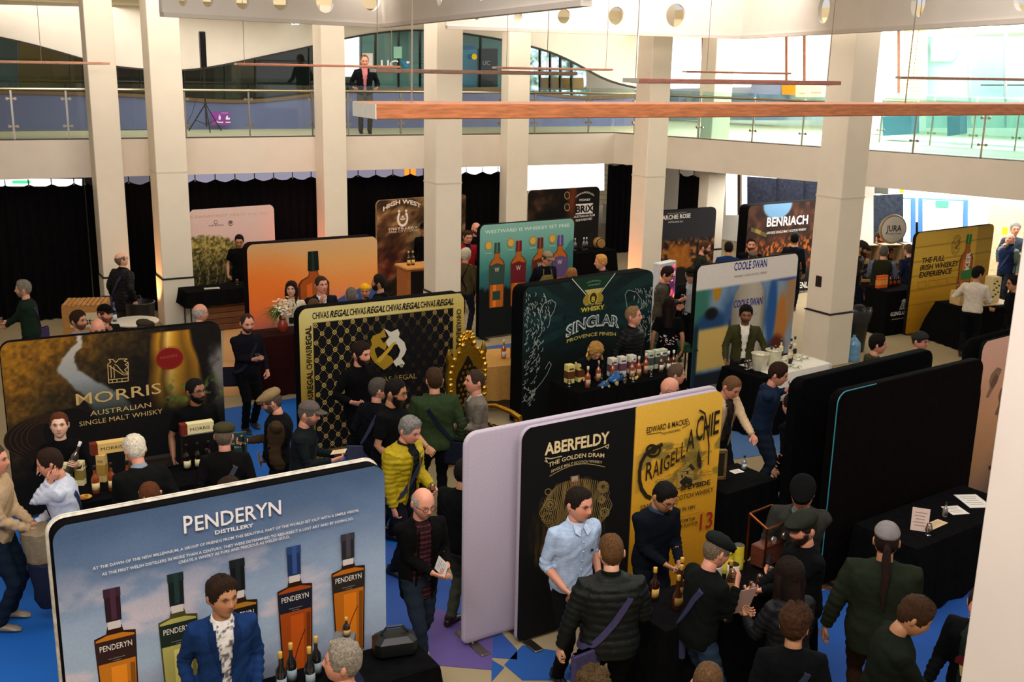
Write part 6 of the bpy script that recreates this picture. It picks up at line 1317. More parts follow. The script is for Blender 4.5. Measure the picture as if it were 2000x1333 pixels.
def carton(loc, label, group=None, col='#cfc08a', col2='#6a4a2a', size=(.085, .085, .26), rz=0.):
    def mk():
        m = M(); m.box((0, 0, size[2] / 2), size, h(col), bev=.003); A = m.data('carton', 'paper', False); m = M(); m.box((0, 0, size[2] * .45), (size[0] + .002, size[1] + .002, size[2] * .4), h(col2)); B = m.data('printed_band', 'ink', False)
        m = M(); m.box((0, 0, size[2] * .78), (size[0] * .7, size[1] + .003, size[2] * .1), h(col2)); Cc = m.data('printed_title', 'ink', False); return A, B, Cc
    A, B, Cc = cached(('c', col, col2, size), mk); t = thing('gift_carton', label, 'box', loc, rz, group); link('carton', A, t); link('printed_band', B, t); link('printed_title', Cc, t); return t
def tumbler(loc, label, group=None, amber=True, sc=1., T=None):
    def mk():
        m = M(); m.lathe([(.028, 0), (.030, .008), (.012, .014), (.012, .022), (.030, .045), (.034, .062), (.024, .10), (.023, .118)], (0, 0, 0), WHITE, 14); A = m.data('bowl', 'drink_glass'); m = M(); m.lathe([(.013, .024), (.029, .044), (.032, .058), (.0315, .060)], (0, 0, 0), h('#b8701e'), 12); return A, m.data('whisky', 'bottle_glass')
    A, B = cached('tum', mk); t = thing('tasting_glass', label, 'glass', loc, 0, group)
    if T is not None: t.matrix_world = Matrix(np.asarray(T).tolist())
    elif sc != 1: t.scale = (sc,) * 3
    link('bowl', A, t)
    if amber: link('whisky', B, t)
    return t
def sheet(loc, label, w_=.15, d_=.21, rz=0., col='#e8e2d6', T=None, printed=True):
    t = thing('leaflet', label, 'paper', loc, rz) if T is None else thing('leaflet', label, 'paper', T=T)
    m = M(); m.box((0, 0, .002), (w_, d_, .003), h(col)); m.build('page', 'paper', t, smooth=False)
    if printed:
        m = M()
        for k in range(5): m.box((-.01 * (k % 2), d_ * (.3 - .14 * k), .0042), (w_ * (.7 - .1 * (k % 3)), d_ * .03, .0008), h('#8a8680'))
        m.build('printed_lines', 'ink', t, smooth=False, kind='stuff')
    return t
def row(fn, loc, xs, y, txt, grp, **k):
    for i, x in enumerate(xs): fn(loc(x, y if np.isscalar(y) else y[i], .0), txt % ORD[i], grp, **k)

# Morris table
_, lc = table('black clothed tasting table before the river and copper still banner', -3.78, 10.74, 30, 1.95, .66, hh=.92)
row(bottle, lc, [-.62, -.46, -.30, -.14], -.12, 'cream-labelled amber bottle, %s in the left row on the river stand', 'bottles on the river stand table', col='#8a3c14', lab='#dcc88c')
row(bottle, lc, [.36, .48, .60], .1, 'cream-labelled dark bottle, %s in the row behind, by the green sign', 'bottles on the river stand table', col='#120d0a', lab='#d8cca0', cap='#0c0c0c')
row(bottle, lc, [.52, .66, .80, .92], -.14, 'green-labelled dark bottle, %s in the row before the green sign', 'bottles on the river stand table', col='#14100a', lab='#b8bc98', cap='#120f0c')
row(carton, lc, [-.85, -.72], .18, 'pale upright carton, %s behind the amber bottles on the river stand table', None, col='#d8cc98', col2='#8a7a3a')
carton(lc(-.5, .18, 0), 'upright cream carton behind the amber bottles', col='#cfae70', col2='#a8843a', size=(.09, .09, .3)); carton(lc(-.2, .2, 0), 'tall mustard carton with a bottle shape near the white-haired man', col='#b89a5c', col2='#5a3a1c', size=(.09, .09, .3))
def longbox(l_, lab, col, tx, rz, w_=.36):
    t = thing('display_box', lab, 'box', l_, rz); m = M(); m.box((0, 0, .06), (w_, .10, .12), h(col), bev=.003); m.build('carton', 'paper', t, smooth=False); m = M(); m.box((-w_ / 2 + .035, 0, .06), (.07, .103, .122), h('#6a2416')); m.build('end_panel', 'ink', t, smooth=False)
    letters(tx, (-w_ / 2 + .10, -.0515, .04), (1, 0, 0), (0, 0, 1), w_ * .6, .035, '#3a2a14', parent=t); return t
a30 = math.radians(30)
for k, (x, y, z, c_, lb) in enumerate(((-.42, .22, .30, '#d8b46a', 'long cream display box on top of the cartons, nearest the woman with the bottle'), (.52, .26, .36, '#dcd09c', 'long pale display box standing highest beside the green sign'), (.05, .28, .02, '#1c1612', 'long black display box behind the white-haired man'))): longbox(lc(x, y, z), lb, c_, 'MORRIS', a30)
t = thing('plinth_box', 'dark display plinth under the highest pale box', 'box', lc(.52, .26), a30); m = M(); m.box((0, 0, .18), (.34, .12, .36), h('#0e0b0a'), bev=.004); m.build('block', 'plastic', t, smooth=False)
t = thing('menu_sign', 'dark green framed menu sign at the right end of the river stand table', 'sign', lc(.90, .12), math.radians(24)); m = M(); m.box((0, 0, .17), (.26, .015, .34), h('#26403a'), bev=.003); m.build('board', 'plastic', t, smooth=False); letters('MEET OUR', (-.09, -.009, .2), (1, 0, 0), (0, 0, 1), .18, .022, '#b8c8b8', parent=t); letters('WHISKY', (-.07, -.009, .16), (1, 0, 0), (0, 0, 1), .14, .022, '#b8c8b8', parent=t)
m = M(); m.box((0, .04, .01), (.2, .1, .02), h('#1c2c28')); m.build('stand', 'plastic', t, smooth=False)
sheet(lc(-.05, -.25), 'white card lying on the river stand table front', .13, .09, a30); sheet(lc(.55, -.28), 'small printed card beside the dark bottles', .16, .08, a30 + .2, '#b89060')
t = thing('snack_dish', 'yellow dish of nibbles at the left front of the river stand table', 'dish', lc(-.75, -.25)); m = M(); m.lathe([(.03, 0), (.07, .025), (.072, .028), (.06, .02)], (0, 0, 0), h('#c8a03a'), 16); m.build('dish', 'plastic', t); m = M(); [m.ball((random.uniform(-.04, .04), random.uniform(-.04, .04), .028), .014, h('#a86a20'), 6, 4) for _ in range(12)]; m.build('nibbles', 'leather', t, kind='stuff')

# boar stand table
_, ls = table('black clothed table before the dark green boar banner', 1.56, 14.98, 33, 1.95, .68, hh=.92)
bx = [-.72, -.58, -.46]; 
row(carton, ls, [-.80, -.62, -.30], .12, 'cream and brown bottle carton, %s of the open group near the blonde woman', None, col='#d8c878', col2='#5a3414', size=(.11, .11, .27), rz=.5)
row(carton, ls, [-.05, .12, .30], .10, 'white patterned bottle carton, %s of the middle group on the boar table', None, col='#ded8cc', col2='#6a4a58', size=(.11, .11, .27), rz=.5)
row(carton, ls, [.66, .80, .92], .12, 'grey-green carton with bottle print, %s at the boar table right end', None, col='#c8ccb4', col2='#4a4e48', size=(.10, .10, .28), rz=.5)
row(bottle, ls, [-.70, -.38, -.16, .14, .28, .48], [-.18, .0, -.05, -.12, -.10, -.02], 'amber bottle, %s of those standing singly on the boar table', 'bottles on the boar table', col='#9a4a20', lab='#c8a890', cap='#e0d8c8', style='round')
row(bottle, ls, [.72, .86, .96], -.08, 'darker bottle with white stopper, %s before the grey-green cartons', 'bottles on the boar table', col='#5a3418', lab='#e0dcd0', cap='#eeeae0')
row(tumbler, ls, [-.92, -.12, .42, .02], [-.05, -.28, -.22, -.3], 'empty tasting glass, %s on the boar table', 'glasses on the boar table', amber=False)
def toycar(l_, rz, lab, sc=1.):
    t = thing('model_car', lab, 'toy car', l_, rz); t.scale = (sc,) * 3; m = M(); R = []
    for x, w_, z0, z1 in ((-.15, .04, .05, .07), (-.13, .07, .03, .09), (-.06, .08, .02, .12), (-.02, .075, .02, .165), (.05, .075, .02, .165), (.09, .08, .02, .115), (.14, .07, .03, .085), (.16, .05, .04, .07)):
        an = np.arange(12) * PI / 6; R.append(np.stack([np.full(12, float(x)), w_ * np.sign(np.cos(an)) * np.abs(np.cos(an)) ** .6, (z0 + z1) / 2 + (z1 - z0) / 2 * np.sign(np.sin(an)) * np.abs(np.sin(an)) ** .6], 1))
    m.rings(R, h('#1c5a94')); m.build('car_body', 'bottle_glass', t); m = M(); m.box((.015, 0, .135), (.085, .152, .035), h('#1a2228'), bev=.01); m.build('window_band', 'bottle_glass', t, smooth=False)
    for x in (-.1, .1):
        for y in (-.075, .075): m = M(); m.lathe([(.03, -.012), (.032, 0), (.03, .012)], (0, 0, 0), h('#c8b060'), 12, TR((x, y, .032), 0, PI / 2)); m.build('wheel', 'plastic', t)
toycar(ls(-.22, -.22), .9, 'large blue model car on the boar table'); toycar(ls(-.50, -.30), .5, 'small blue model car at the front left of the boar table', .55)
t = thing('banana', 'bunch of yellow bananas beside the blue model car', 'banana', ls(.04, -.2)); m = M(); [m.tube([(0, 0, .03), (.04, .02 * k, .02), (.09, .03 * k, .03), (.12, .03 * k, .06)], [.008, .018, .017, .006], h('#c8b84a'), 8) for k in (-1, 0, 1)]; m.build('fruit', 'skin', t)

# cream liqueur table
_, lk = table('black clothed table with a white runner before the cream-bottle banner', 4.08, 15.92, 36, 1.60, .78, hh=.9, flare=.12)
t = thing('white_runner', 'white cloth spread over the black table, hanging at its front corner', 'tablecloth', (4.08, 15.92, .15), math.radians(36)); m = M(); nn = 14; R = []
prof_ = [(.28, .758), (.0, .760), (-.30, .758), (-.405, .752), (-.425, .70), (-.45, .60), (-.47, .48), (-.48, .36)]
for j, (yy, zz) in enumerate(prof_):
    xs = np.linspace(-.55 + .0 * j, .78 - (.10 * max(0, j - 4)), nn) + .01 * np.sin(j * 2.); R.append(np.stack([xs, yy + (.015 * np.sin(xs * 22) if j > 4 else 0 * xs), zz + 0 * xs - (.0 if j < 5 else .10 * (j - 4) * (1 - np.clip((.78 - xs) / .9, 0, 1)))], 1))
m.rings(R, h('#e2ddd2'), caps=False, closed=False); o = m.build('cloth', 'print', t); sm = o.modifiers.new('s', 'SOLIDIFY'); sm.thickness = .004
def bucket(l_, lab, sc=1.):
    t = thing('ice_bucket', lab, 'bucket', l_); t.scale = (sc,) * 3; m = M(); m.lathe([(.085, 0), (.09, .01), (.115, .22), (.125, .225), (.125, .235), (.112, .235), (.085, .02)], (0, 0, 0), h('#d8d2b4'), 20); m.build('pail', 'bottle_glass', t)
    m = M(); [m.ball((random.uniform(-.07, .07), random.uniform(-.07, .07), .19), .025, h('#eee8d8'), 6, 4) for _ in range(16)]; m.build('ice', 'plastic', t, kind='stuff')
bucket(lk(-.50, -.08, .01), 'frosted ice bucket in front of the man in the green blazer', 1.1); bucket(lk(-.12, -.02, .01), 'frosted ice bucket holding two bottles', 1.05)
wb = dict(col='#d6c8a0', lab='#2a2a30', cap='#26324e', hh=.31, r=.042, style='slim')
row(bottle, lk, [-.16, -.07], -.0, 'cream liqueur bottle chilled in the second bucket, %s', 'cream bottles', **wb)
for k, (x, y) in enumerate(((.08, -.16), (.17, -.10), (.30, .20), (.47, .15), (.62, .20))): bottle(lk(x, y, .01), 'cream liqueur bottle with black label, %s on the white runner' % ORD[k], 'cream bottles', **wb)
for k, x in enumerate((-.66, -.60)): tumbler(lk(x, .02, .01), 'stack of clear cups beside the ice bucket, %s' % ORD[k], None, amber=False, sc=1.3)
for k, (x, y) in enumerate(((.2, .05), (.42, -.05), (.6, -.02), (-.32, -.22), (.05, -.3))):
    t = thing('white_flower', 'white blossom with green leaves on the runner, %s' % ORD[k], 'flower', lk(x, y, .012)); m = M()
    for q in range(6): a = q * PI / 3; m.ball((.022 * math.cos(a), .022 * math.sin(a), .018), (.018, .014, .010), h('#ece6d4'), 7, 4)
    m.build('petals', 'paper', t); m = M()
    for q in range(4): a = q * 1.7; m.tube([(.02 * math.cos(a), .02 * math.sin(a), .01), (.07 * math.cos(a), .07 * math.sin(a), .03), (.12 * math.cos(a), .12 * math.sin(a), .012)], [.003, .014, .002], h('#5a7a30'), 6, flat=.3)
    m.build('leaves', 'foliage', t)

# foreground whisky table
_, lg = table('black clothed table between the two foreground staff and their visitors', 1.84, 8.43, 34, 1.75, .56, hh=.95)
row(bottle, lg, [-.55, -.40, -.22, -.10, .02], [-.05, .08, -.1, .06, -.08], 'dark amber bottle, %s on the crowded foreground table', 'bottles on the foreground table', col='#3a1c0c', lab='#8a6a34', cap='#b88a3a', style='bulb')
row(bottle, lg, [-.62, -.30], [.16, .18], 'gold-necked bottle, %s at the back of the foreground table', 'bottles on the foreground table', col='#2a140a', lab='#c8a050', cap='#c89a40', style='round')
def tin(l_, lab, c1, c2, r=.05, hh=.2):
    t = thing('tin', lab, 'tin', l_); m = M(); m.lathe([(r, 0), (r, hh), (r * .94, hh + .004), (r * .9, hh - .012), (0.01, hh - .014)], (0, 0, 0), h(c1), 18); m.build('can', 'plastic', t); m = M(); m.lathe([(r + .001, hh * .12), (r + .001, hh * .62)], (0, 0, 0), h(c2), 18); m.build('label', 'paper', t); m = M(); m.lathe([(r * .93, hh - .002), (r * .93, hh + .006), (r * .5, hh + .006)], (0, 0, 0), h('#1a1410'), 18); m.build('lid', 'metal', t)
tin(lg(.06, .14), 'low cream tin with a black rim beside the man in dark glasses', '#d8ccb8', '#c8b89c', .062, .15); tin(lg(.24, .10), 'low cream tin, nearer the flat-capped drinker', '#ddd2c0', '#ccc0a8', .055, .13); tin(lg(.28, .22), 'tall yellow tin, left of two', '#c8b41e', '#d8c840', .05, .24); tin(lg(.42, .22), 'tall yellow tin, right of two', '#bca81c', '#d0c038', .05, .22)
t = thing('copper_still_model', 'small copper pipe still with round gauges on the foreground table', 'still', lg(.70, .12), math.radians(40)); cop = h('#8a4a2c')
def pipe(P, r=.011): m = M(); m.tube(P, r, cop, 8); m.build('pipe', 'metal', t)
for x in (-.16, .16): pipe([(x, -.08, 0), (x, -.08, .42)]); pipe([(x, .12, 0), (x, .12, .50)])
pipe([(-.16, -.08, .42), (.16, -.08, .42)]); pipe([(-.16, .12, .50), (.16, .12, .50)]); pipe([(-.16, -.08, .42), (-.16, .12, .50)]); pipe([(.16, -.08, .42), (.16, .12, .50)]); pipe([(-.16, -.08, .25), (.16, -.08, .25)])
m = M(); m.box((0, .02, .12), (.30, .14, .2), h('#5a2a1c'), bev=.01); m.build('box', 'wood', t, smooth=False)
for x in (-.08, .08): m = M(); m.lathe([(.035, -.012), (.038, .0), (.034, .006)], (0, 0, 0), h('#c8b8a8'), 16, TR((x, -.10, .30), 0, PI / 2)); m.build('gauge', 'metal', t)
row(tumbler, lg, [-.3, .32, .52, .16, .86], [-.2, -.14, -.08, -.2, .0], 'tasting glass, %s on the foreground table', 'glasses on the foreground table')
t = thing('preserve_jar', 'small gold-lidded jar at the left of the foreground table', 'jar', lg(-.12, -.22)); m = M(); m.lathe([(.035, 0), (.038, .01), (.038, .06), (.03, .07)], (0, 0, 0), h('#6a4a18'), 14); m.build('jar', 'bottle_glass', t); m = M(); m.lathe([(.034, .068), (.034, .085), (.02, .086)], (0, 0, 0), h('#b89a4a'), 14); m.build('lid', 'metal', t)

# near-left table behind the grey-haired man
_, lp = table('black clothed table at the foot of the sky-blue bottle banner', -1.20, 7.40, 32, 1.3, .5, hh=.71)
row(bottle, lp, [-.55, -.44, -.34, -.24, -.16], [.0, .08, -.04, .08, -.05], 'dark bottle with gold stopper, %s below the printed bottles of the sky-blue banner', 'bottles on the near-left table', col='#16181a', lab='#8a9aa0', cap='#c8a048', hh=.34)
carton(lp(.0, .1), 'grey speckled box beside the gold-stoppered bottles', col='#6a6a68', col2='#8a8884', size=(.16, .16, .26)); bottle(lp(.02, .1, .26), 'small dark bottle standing on the grey speckled box', None, col='#241410', lab='#b89a60', cap='#c8a048', hh=.16, r=.03)
t = thing('camera_case', 'dark bag lying behind the grey-haired man', 'bag', lp(.42, .08), .3); m = M(); m.box((0, 0, .09), (.34, .22, .18), h('#0a0d0e'), bev=.04); m.build('case', 'leather', t, smooth=False); m = M(); m.tube([(-.12, 0, .17), (-.06, 0, .24), (.06, 0, .24), (.12, 0, .17)], .012, h('#141a1c'), 6); m.build('handle', 'leather', t)

# empty black table on the right
_, lb_ = table('long empty black table before the nearer black banner', 4.60, 10.62, 36, 1.95, .74)
sheet(lb_(.62, .02), 'large white notice lying at the far end of the long black table', .26, .36, .1); sheet(lb_(.22, -.02), 'smaller white sheet in the middle of the long black table', .2, .22, .2)
sheet(lb_(-.30, -.12), 'cream booklet with dark print near the glass', .12, .30, -.9, '#d8b890')
tumbler(lb_(-.60, -.24), 'empty glass at the near end of the long black table', None, amber=False, sc=1.1); bottle(lb_(-.02, -.05), 'small clear bottle on the long black table', None, col='#8a8478', lab='#4a463e', cap='#2a2622', hh=.16, r=.028)
T_ = TR(lb_(-.58, -.12, .005), math.radians(-20)); T_[:3, :3] = T_[:3, :3] @ rot('X', 82); T_[:3, 3] += np.array([0, 0, .12]); sheet(None, 'pink-edged leaflet standing upright on the long black table', .17, .24, T=T_, col='#e8c8bc')

# yellow banner table
c = at(1912, 592, .78); _, ly = table('black clothed table in front of the yellow timber banner', c[0], c[1], 20, 1.5, .8, hh=.78, flare=.2)
t = thing('tray', 'pale wooden tray on the table by the yellow banner', 'tray', ly(.2, -.05), math.radians(20)); m = M(); m.box((0, 0, .012), (.9, .5, .024), h('#cfb57c'), bev=.006); m.build('board', 'wood', t, smooth=False)
t = thing('wooden_riser', 'pale wooden box stand holding bottles, left on the yellow stand table', 'stand', ly(-.48, .0), math.radians(20)); m = M(); m.box((0, 0, .14), (.3, .28, .28), h('#c8a86c'), bev=.006); m.build('box', 'wood', t, smooth=False)
row(bottle, lambda x, y, z: ly(x, y, .28), [-.58, -.48, -.38], .0, 'small red-brown bottle, %s on the wooden box stand', 'small bottles by the yellow banner', col='#6a2010', lab='#a85a30', cap='#8a1a10', hh=.2, r=.03)
t = thing('display_tower', 'tall pale carton tower with black print on the yellow stand table', 'box', ly(.34, .05, .024), math.radians(20)); m = M(); m.box((0, 0, .25), (.22, .22, .5), h('#d8c890'), bev=.004); m.build('carton', 'paper', t, smooth=False); m = M()
for k in range(8): m.box(((k % 3 - 1) * .06, 0, .1 + .045 * k), (.05, .223, .03), h('#3a3014'))
m.build('printed_pattern', 'ink', t, smooth=False, kind='stuff')

# gold cloth table with two bottles
c = at(985, 700, .76); _, lq = table('table under a creased gold-brown cloth beside the boar banner', c[0], c[1] + .1, 20, 1.1, 1.0, hh=.76, col='#b98a48', mat='cloth', drop=.55, flare=.03)
row(bottle, lq, [-.05, .10], -.1, 'amber bottle with white label, %s on the gold-brown cloth', 'bottles on the gold cloth', col='#a85a24', lab='#d8d0c8', cap='#d8d2c8', hh=.31)

# throne
t = thing('throne', 'ornate gilded throne with a patterned black seat, behind the men at the lattice banner', 'throne', (-.36, 13.66, 0), math.radians(48)); G = h('#c49a34')
m = M(); m.box((0, 0, .42), (.70, .66, .10), G, bev=.02); m.build('seat_frame', 'gold', t, smooth=False); m = M(); m.box((0, .0, .49), (.60, .56, .08), h('#171208'), bev=.03); m.build('seat_cushion', 'cloth', t, smooth=False)
m = M()
for i in range(7):
    for j in range(7): m.box((-.24 + .08 * i + (.04 if j % 2 else 0), -.24 + .08 * j, .531), (.035, .035, .006), G, TR((0, 0, 0)))
m.build('woven_pattern', 'gold', t, smooth=False, kind='stuff')
m = M(); outl = [(-.30, .5), (.30, .5), (.32, 1.35), (.24, 1.5), (.12, 1.62), (0, 1.78), (-.12, 1.62), (-.24, 1.5), (-.32, 1.35)]; V = [(x, .30, z) for x, z in outl] + [(x, .36, z) for x, z in outl]; n = len(outl); m.add(V, [tuple(range(n)), tuple(range(2 * n - 1, n - 1, -1))] + [(i, (i + 1) % n, n + (i + 1) % n, n + i) for i in range(n)], G); m.build('backrest', 'gold', t, smooth=False)
m = M(); o2 = [(x * .68, .58 + (z - .5) * .72) for x, z in outl]; m.add([(x, .292, z) for x, z in o2] + [(x, .31, z) for x, z in o2], [tuple(range(n)), tuple(range(2 * n - 1, n - 1, -1))] + [(i, (i + 1) % n, n + (i + 1) % n, n + i) for i in range(n)], h('#140f08')); m.build('back_cushion', 'cloth', t, smooth=False)
m = M()
for i in range(5):
    for j in range(10): 
        if abs(-.16 + .08 * i) < .2 - max(0, j - 7) * .05: m.box((-.16 + .08 * i + (.02 if j % 2 else -.02), .288, .68 + .075 * j), (.04, .006, .04), G)
m.build('woven_pattern', 'gold', t, smooth=False, kind='stuff')
for sx in (-1, 1):
    m = M(); m.lathe([(.03, 0), (.045, .1), (.03, .2), (.05, .5), (.035, .9), (.05, 1.3), (.03, 1.45), (.05, 1.5), (.012, 1.64)], (sx * .33, .33, 0), G, 10); m.build('post', 'gold', t)
    m = M(); m.lathe([(.035, 0), (.05, .06), (.03, .15), (.045, .3), (.03, .42), (.035, .68)], (sx * .33, -.29, 0), G, 10); m.build('leg', 'gold', t)
    m = M(); m.tube([(sx * .33, .3, .72), (sx * .35, .1, .76), (sx * .35, -.2, .74), (sx * .35, -.34, .70), (sx * .35, -.36, .64)], [.03, .035, .035, .04, .025], G, 10); m.build('armrest', 'gold', t)
m = M(); m.lathe([(.0, -.02), (.09, -.015), (.11, 0), (.09, .02), (.0, .025)], (0, 0, 0), G, 16, TR((0, .33, 1.70), 0, PI / 2)); [m.ball((.13 * math.cos(a), .33, 1.70 + .12 * math.sin(a)), .03, G, 6, 5) for a in np.linspace(-.3, 3.4, 9)]; m.build('crest', 'gold', t)
for sx in (-1, 1): m = M(); [m.ball((sx * np.interp(z_, [.5, 1.35, 1.5, 1.62, 1.78], [.31, .33, .25, .13, .03]), .29, z_), (.035, .03, .03 + .012 * (k_ % 2)), G, 6, 5) for k_, z_ in enumerate(np.linspace(.56, 1.74, 15))]; m.build('carved_border', 'gold', t)

# horseshoe bar
c = at(812, 514, 1.10); t = thing('bar_counter', 'wooden bar with black front and white horseshoe beside the central column', 'counter', (c[0] + .25, c[1] - .2, 0), math.radians(30)); m = M(); m.box((0, 0, .55), (1.15, .55, 1.06), h('#a8622c'), bev=.01); m.build('cabinet', 'wood', t, smooth=False); m = M(); m.box((0, 0, 1.10), (1.22, .62, .05), h('#c88a48'), bev=.008); m.build('counter_top', 'wood', t, smooth=False); m = M(); m.box((.03, -.28, .55), (1.05, .02, .98), h('#0d0c0d')); m.build('front_panel', 'plastic', t, smooth=False)
letters('HIGH WEST', (-.42, -.293, .30), (1, 0, 0), (0, 0, 1), 1.6 * .58, .22, '#e8e2da', parent=t, bold=.03)
R_ = ell(.02, .80, .13, .16, 20, 130, 410); I_ = ell(.02, .80, .085, .11, 20, 130, 410); m = M(); [m.add([(a[0], -.294, a[1]) for a in (R_[j], R_[j + 1], I_[j + 1], I_[j])], [(0, 1, 2, 3)], h('#e8e2da')) for j in range(20)]; m.build('horseshoe_emblem', 'ink', t, smooth=False)
ca, sa = math.cos(math.radians(30)), math.sin(math.radians(30))
for k, x in enumerate((-.42, -.32)): bottle((t.location.x + x * ca, t.location.y + x * sa, 1.125), 'dark whiskey bottle on the wooden bar, %s of two' % ['left', 'right'][k], 'bottles on the wooden bar', col='#3a1a08', lab='#d8b860', cap='#b8a060', hh=.30)

# teal stand side table, rum table, sunset stand table
c = at(1150, 488, 1.0); _, lr = table('small black clothed table below the dark rum banner', c[0], c[1], 34, 1.2, .6, hh=1.0)
row(bottle, lr, [-.38, -.12, -.04], .05, 'clear rum bottle with dark label, %s on the small table at the back', 'rum bottles', col='#6a625c', lab='#1a1614', cap='#c8c0b8')
t = thing('small_barrel', 'small wooden barrel on its side on the rum table', 'barrel', lr(.30, 0), .3); m = M(); m.lathe([(.10, -.13), (.13, -.07), (.14, 0), (.13, .07), (.10, .13)], (0, 0, 0), h('#9a7440'), 16, TR((0, 0, .14), .2, PI / 2)); m.build('staves', 'wood', t)
for z in (-.09, .09): m = M(); m.lathe([(.128, -.012), (.128, .012)], (0, 0, z), h('#4a4238'), 16, TR((0, 0, .14), .2, PI / 2)); m.build('hoop', 'metal', t)
c = at(530, 650, 1.0); _, lf = table('dark red clothed table with a flower arrangement left of the lattice banner', c[0] + .1, c[1] + .1, 30, 1.1, .55, hh=1.0, col='#2a0c0a', mat='cloth')
t = thing('flower_vase', 'tall arrangement of pale orchids and green ferns in a rust vase', 'flowers', lf(.05, -.05)); m = M(); m.lathe([(.05, 0), (.08, .05), (.09, .12), (.05, .2), (.06, .23)], (0, 0, 0), h('#8a3018'), 16); m.build('vase', 'plastic', t)
m = M(); r7 = random.Random(5)
for k in range(40): a = r7.uniform(0, 6.28); e_ = r7.uniform(.1, 1.2); L_ = r7.uniform(.12, .32); p = np.array([math.cos(a) * math.cos(e_) * L_ * .8, math.sin(a) * math.cos(e_) * L_ * .8, .28 + math.sin(e_) * L_]); [m.ball(p + np.array([r7.uniform(-.02, .02), r7.uniform(-.02, .02), r7.uniform(-.02, .02)]), (.026, .026, .012), h(['#e8d4b8', '#f0e4d0', '#d8a878'][k % 3]), 6, 4) for _ in range(2)]
m.build('blossoms', 'paper', t, kind='stuff'); m = M()
for k in range(60): a = r7.uniform(2.2, 4.6); L_ = r7.uniform(.2, .42); m.tube([(0, 0, .22), (math.cos(a) * L_ * .5, math.sin(a) * L_ * .5, .34 + r7.uniform(-.08, .1)), (math.cos(a) * L_, math.sin(a) * L_, .22 + r7.uniform(-.12, .2))], [.002, .010, .001], h(['#6a7a30', '#8a9a44', '#4a5a20'][k % 3]), 5, flat=.3)
m.build('fronds', 'foliage', t, kind='stuff')
c = at(430, 560, .85); _, lcb = table('black clothed counter in front of the pale forest banner', c[0], c[1], 33, 1.5, .6, hh=.85, drop=.30)
bottle(lcb(.55, .0), 'yellow-labelled bottle on the forest stand counter', None, col='#b8862a', lab='#e8d8a0', cap='#e8e0d0', hh=.32); tumbler(lcb(.35, 0), 'small glass beside the yellow-labelled bottle', None)
sheet(lcb(-.2, -.1), 'pale brochure on the forest stand counter', .3, .15, .4, '#b8b0a0')
c = at(433, 612, .3); t = thing('timber_crate', 'reddish brown slatted crate below the forest banner', 'crate', (c[0], c[1], 0), math.radians(30))
for k in range(5): m = M(); m.box((0, 0, .07 + .12 * k), (.95, .5, .11), h(['#6a3f20', '#5e371c', '#704626'][k % 3]), bev=.006); m.build('plank', 'wood', t, smooth=False)

# bins
c = at(100, 648, 0); t = thing('waste_cabinet', 'slatted wooden waste cabinet marked waste, behind the man in the green jumper', 'bin', (-7.55, 18.55, 0), math.radians(12))
m = M(); m.box((0, 0, .52), (.72, .62, 1.04), h('#a8743a'), bev=.006); m.build('cabinet', 'wood', t, smooth=False)
for k in range(9): m = M(); m.box((-.32 + .08 * k, 0, 1.055), (.065, .62, .03), h('#b07c3e'), bev=.004); m.build('slat', 'wood', t, smooth=False)
m = M(); m.box((.02, -.315, .80), (.50, .012, .26), h('#c8b890')); m.build('sign_plate', 'plastic', t, smooth=False); letters('waste', (-.16, -.325, .72), (1, 0, 0), (0, 0, 1), .36, .12, '#2a2018', parent=t, bold=.02)
m = M(); m.box((.05, -.315, .36), (.42, .012, .50), h('#d8ccb4')); m.build('poster_panel', 'paper', t, smooth=False)
def bin_(x, y, lab, liner=True, r=.24, hh=.8, col='#131415'):
    t = thing('waste_bin', lab, 'bin', (x, y, 0)); m = M(); m.lathe([(r * .85, 0), (r, hh), (r * 1.08, hh + .02), (r * .98, hh + .03), (r * .9, hh - .1)], (0, 0, 0), h(col), 20); m.build('drum', 'plastic', t)
    if liner:
        an = np.arange(24) * PI / 12; m = M(); R = [np.stack([(r * q + .02 * np.sin(an * 5 + k)) * np.cos(an), (r * q + .02 * np.sin(an * 5 + k)) * np.sin(an), np.full(24, z) + .02 * np.sin(an * 7 + k)], 1) for k, (q, z) in enumerate(((1.1, hh - .2), (1.14, hh - .02), (1.06, hh + .05), (.9, hh - .05)))]; m.rings(R, h('#1c1d1f'), caps=False); m.build('liner_bag', 'leather', t)
    return t
bin_(-8.25 + .95, 19.9, 'black round bin with a bag liner beside the dark puffer man'); bin_(-6.9, 19.4, 'second black bin with a wide round lid next to the lined bin', False, .26, .86)
c = at(1668, 690, 0); bin_(c[0], c[1] + .25, 'black bin overflowing with a dark plastic bag, right of the socket column', True, .30, .80)
c = at(1655, 720, .0); t = thing('water_bottle', 'large blue water cooler bottle on the floor right of the column', 'water bottle', (c[0] + .25, c[1] + .55, 0)); m = M(); m.lathe([(.12, 0), (.135, .02), (.135, .1), (.128, .12), (.135, .14), (.135, .24), (.128, .26), (.135, .28), (.13, .36), (.05, .44), (.03, .46), (.03, .5)], (0, 0, 0), h('#5f93b8'), 20); m.build('bottle', 'bottle_glass', t)
# round white cafe table behind the river banner
c = at(264, 627, .78); t = thing('cafe_table', 'round white table seen just over the river banner', 'table', (c[0], c[1], 0)); m = M(); m.lathe([(.38, .75), (.40, .76), (.40, .78), (.38, .785)], (0, 0, 0), h('#cfc8ba'), 28); m.build('tabletop', 'plastic', t); m = M(); m.lathe([(.25, 0), (.24, .02), (.03, .04), (.03, .75)], (0, 0, 0), h('#8a857a'), 16); m.build('pedestal', 'metal', t)
bottle((c[0] - .32, c[1] - .1, .785), 'slim blue and white bottle on the round white table', None, col='#2a3a5c', lab='#c8ccd0', cap='#3a4a70', hh=.34, style='slim')

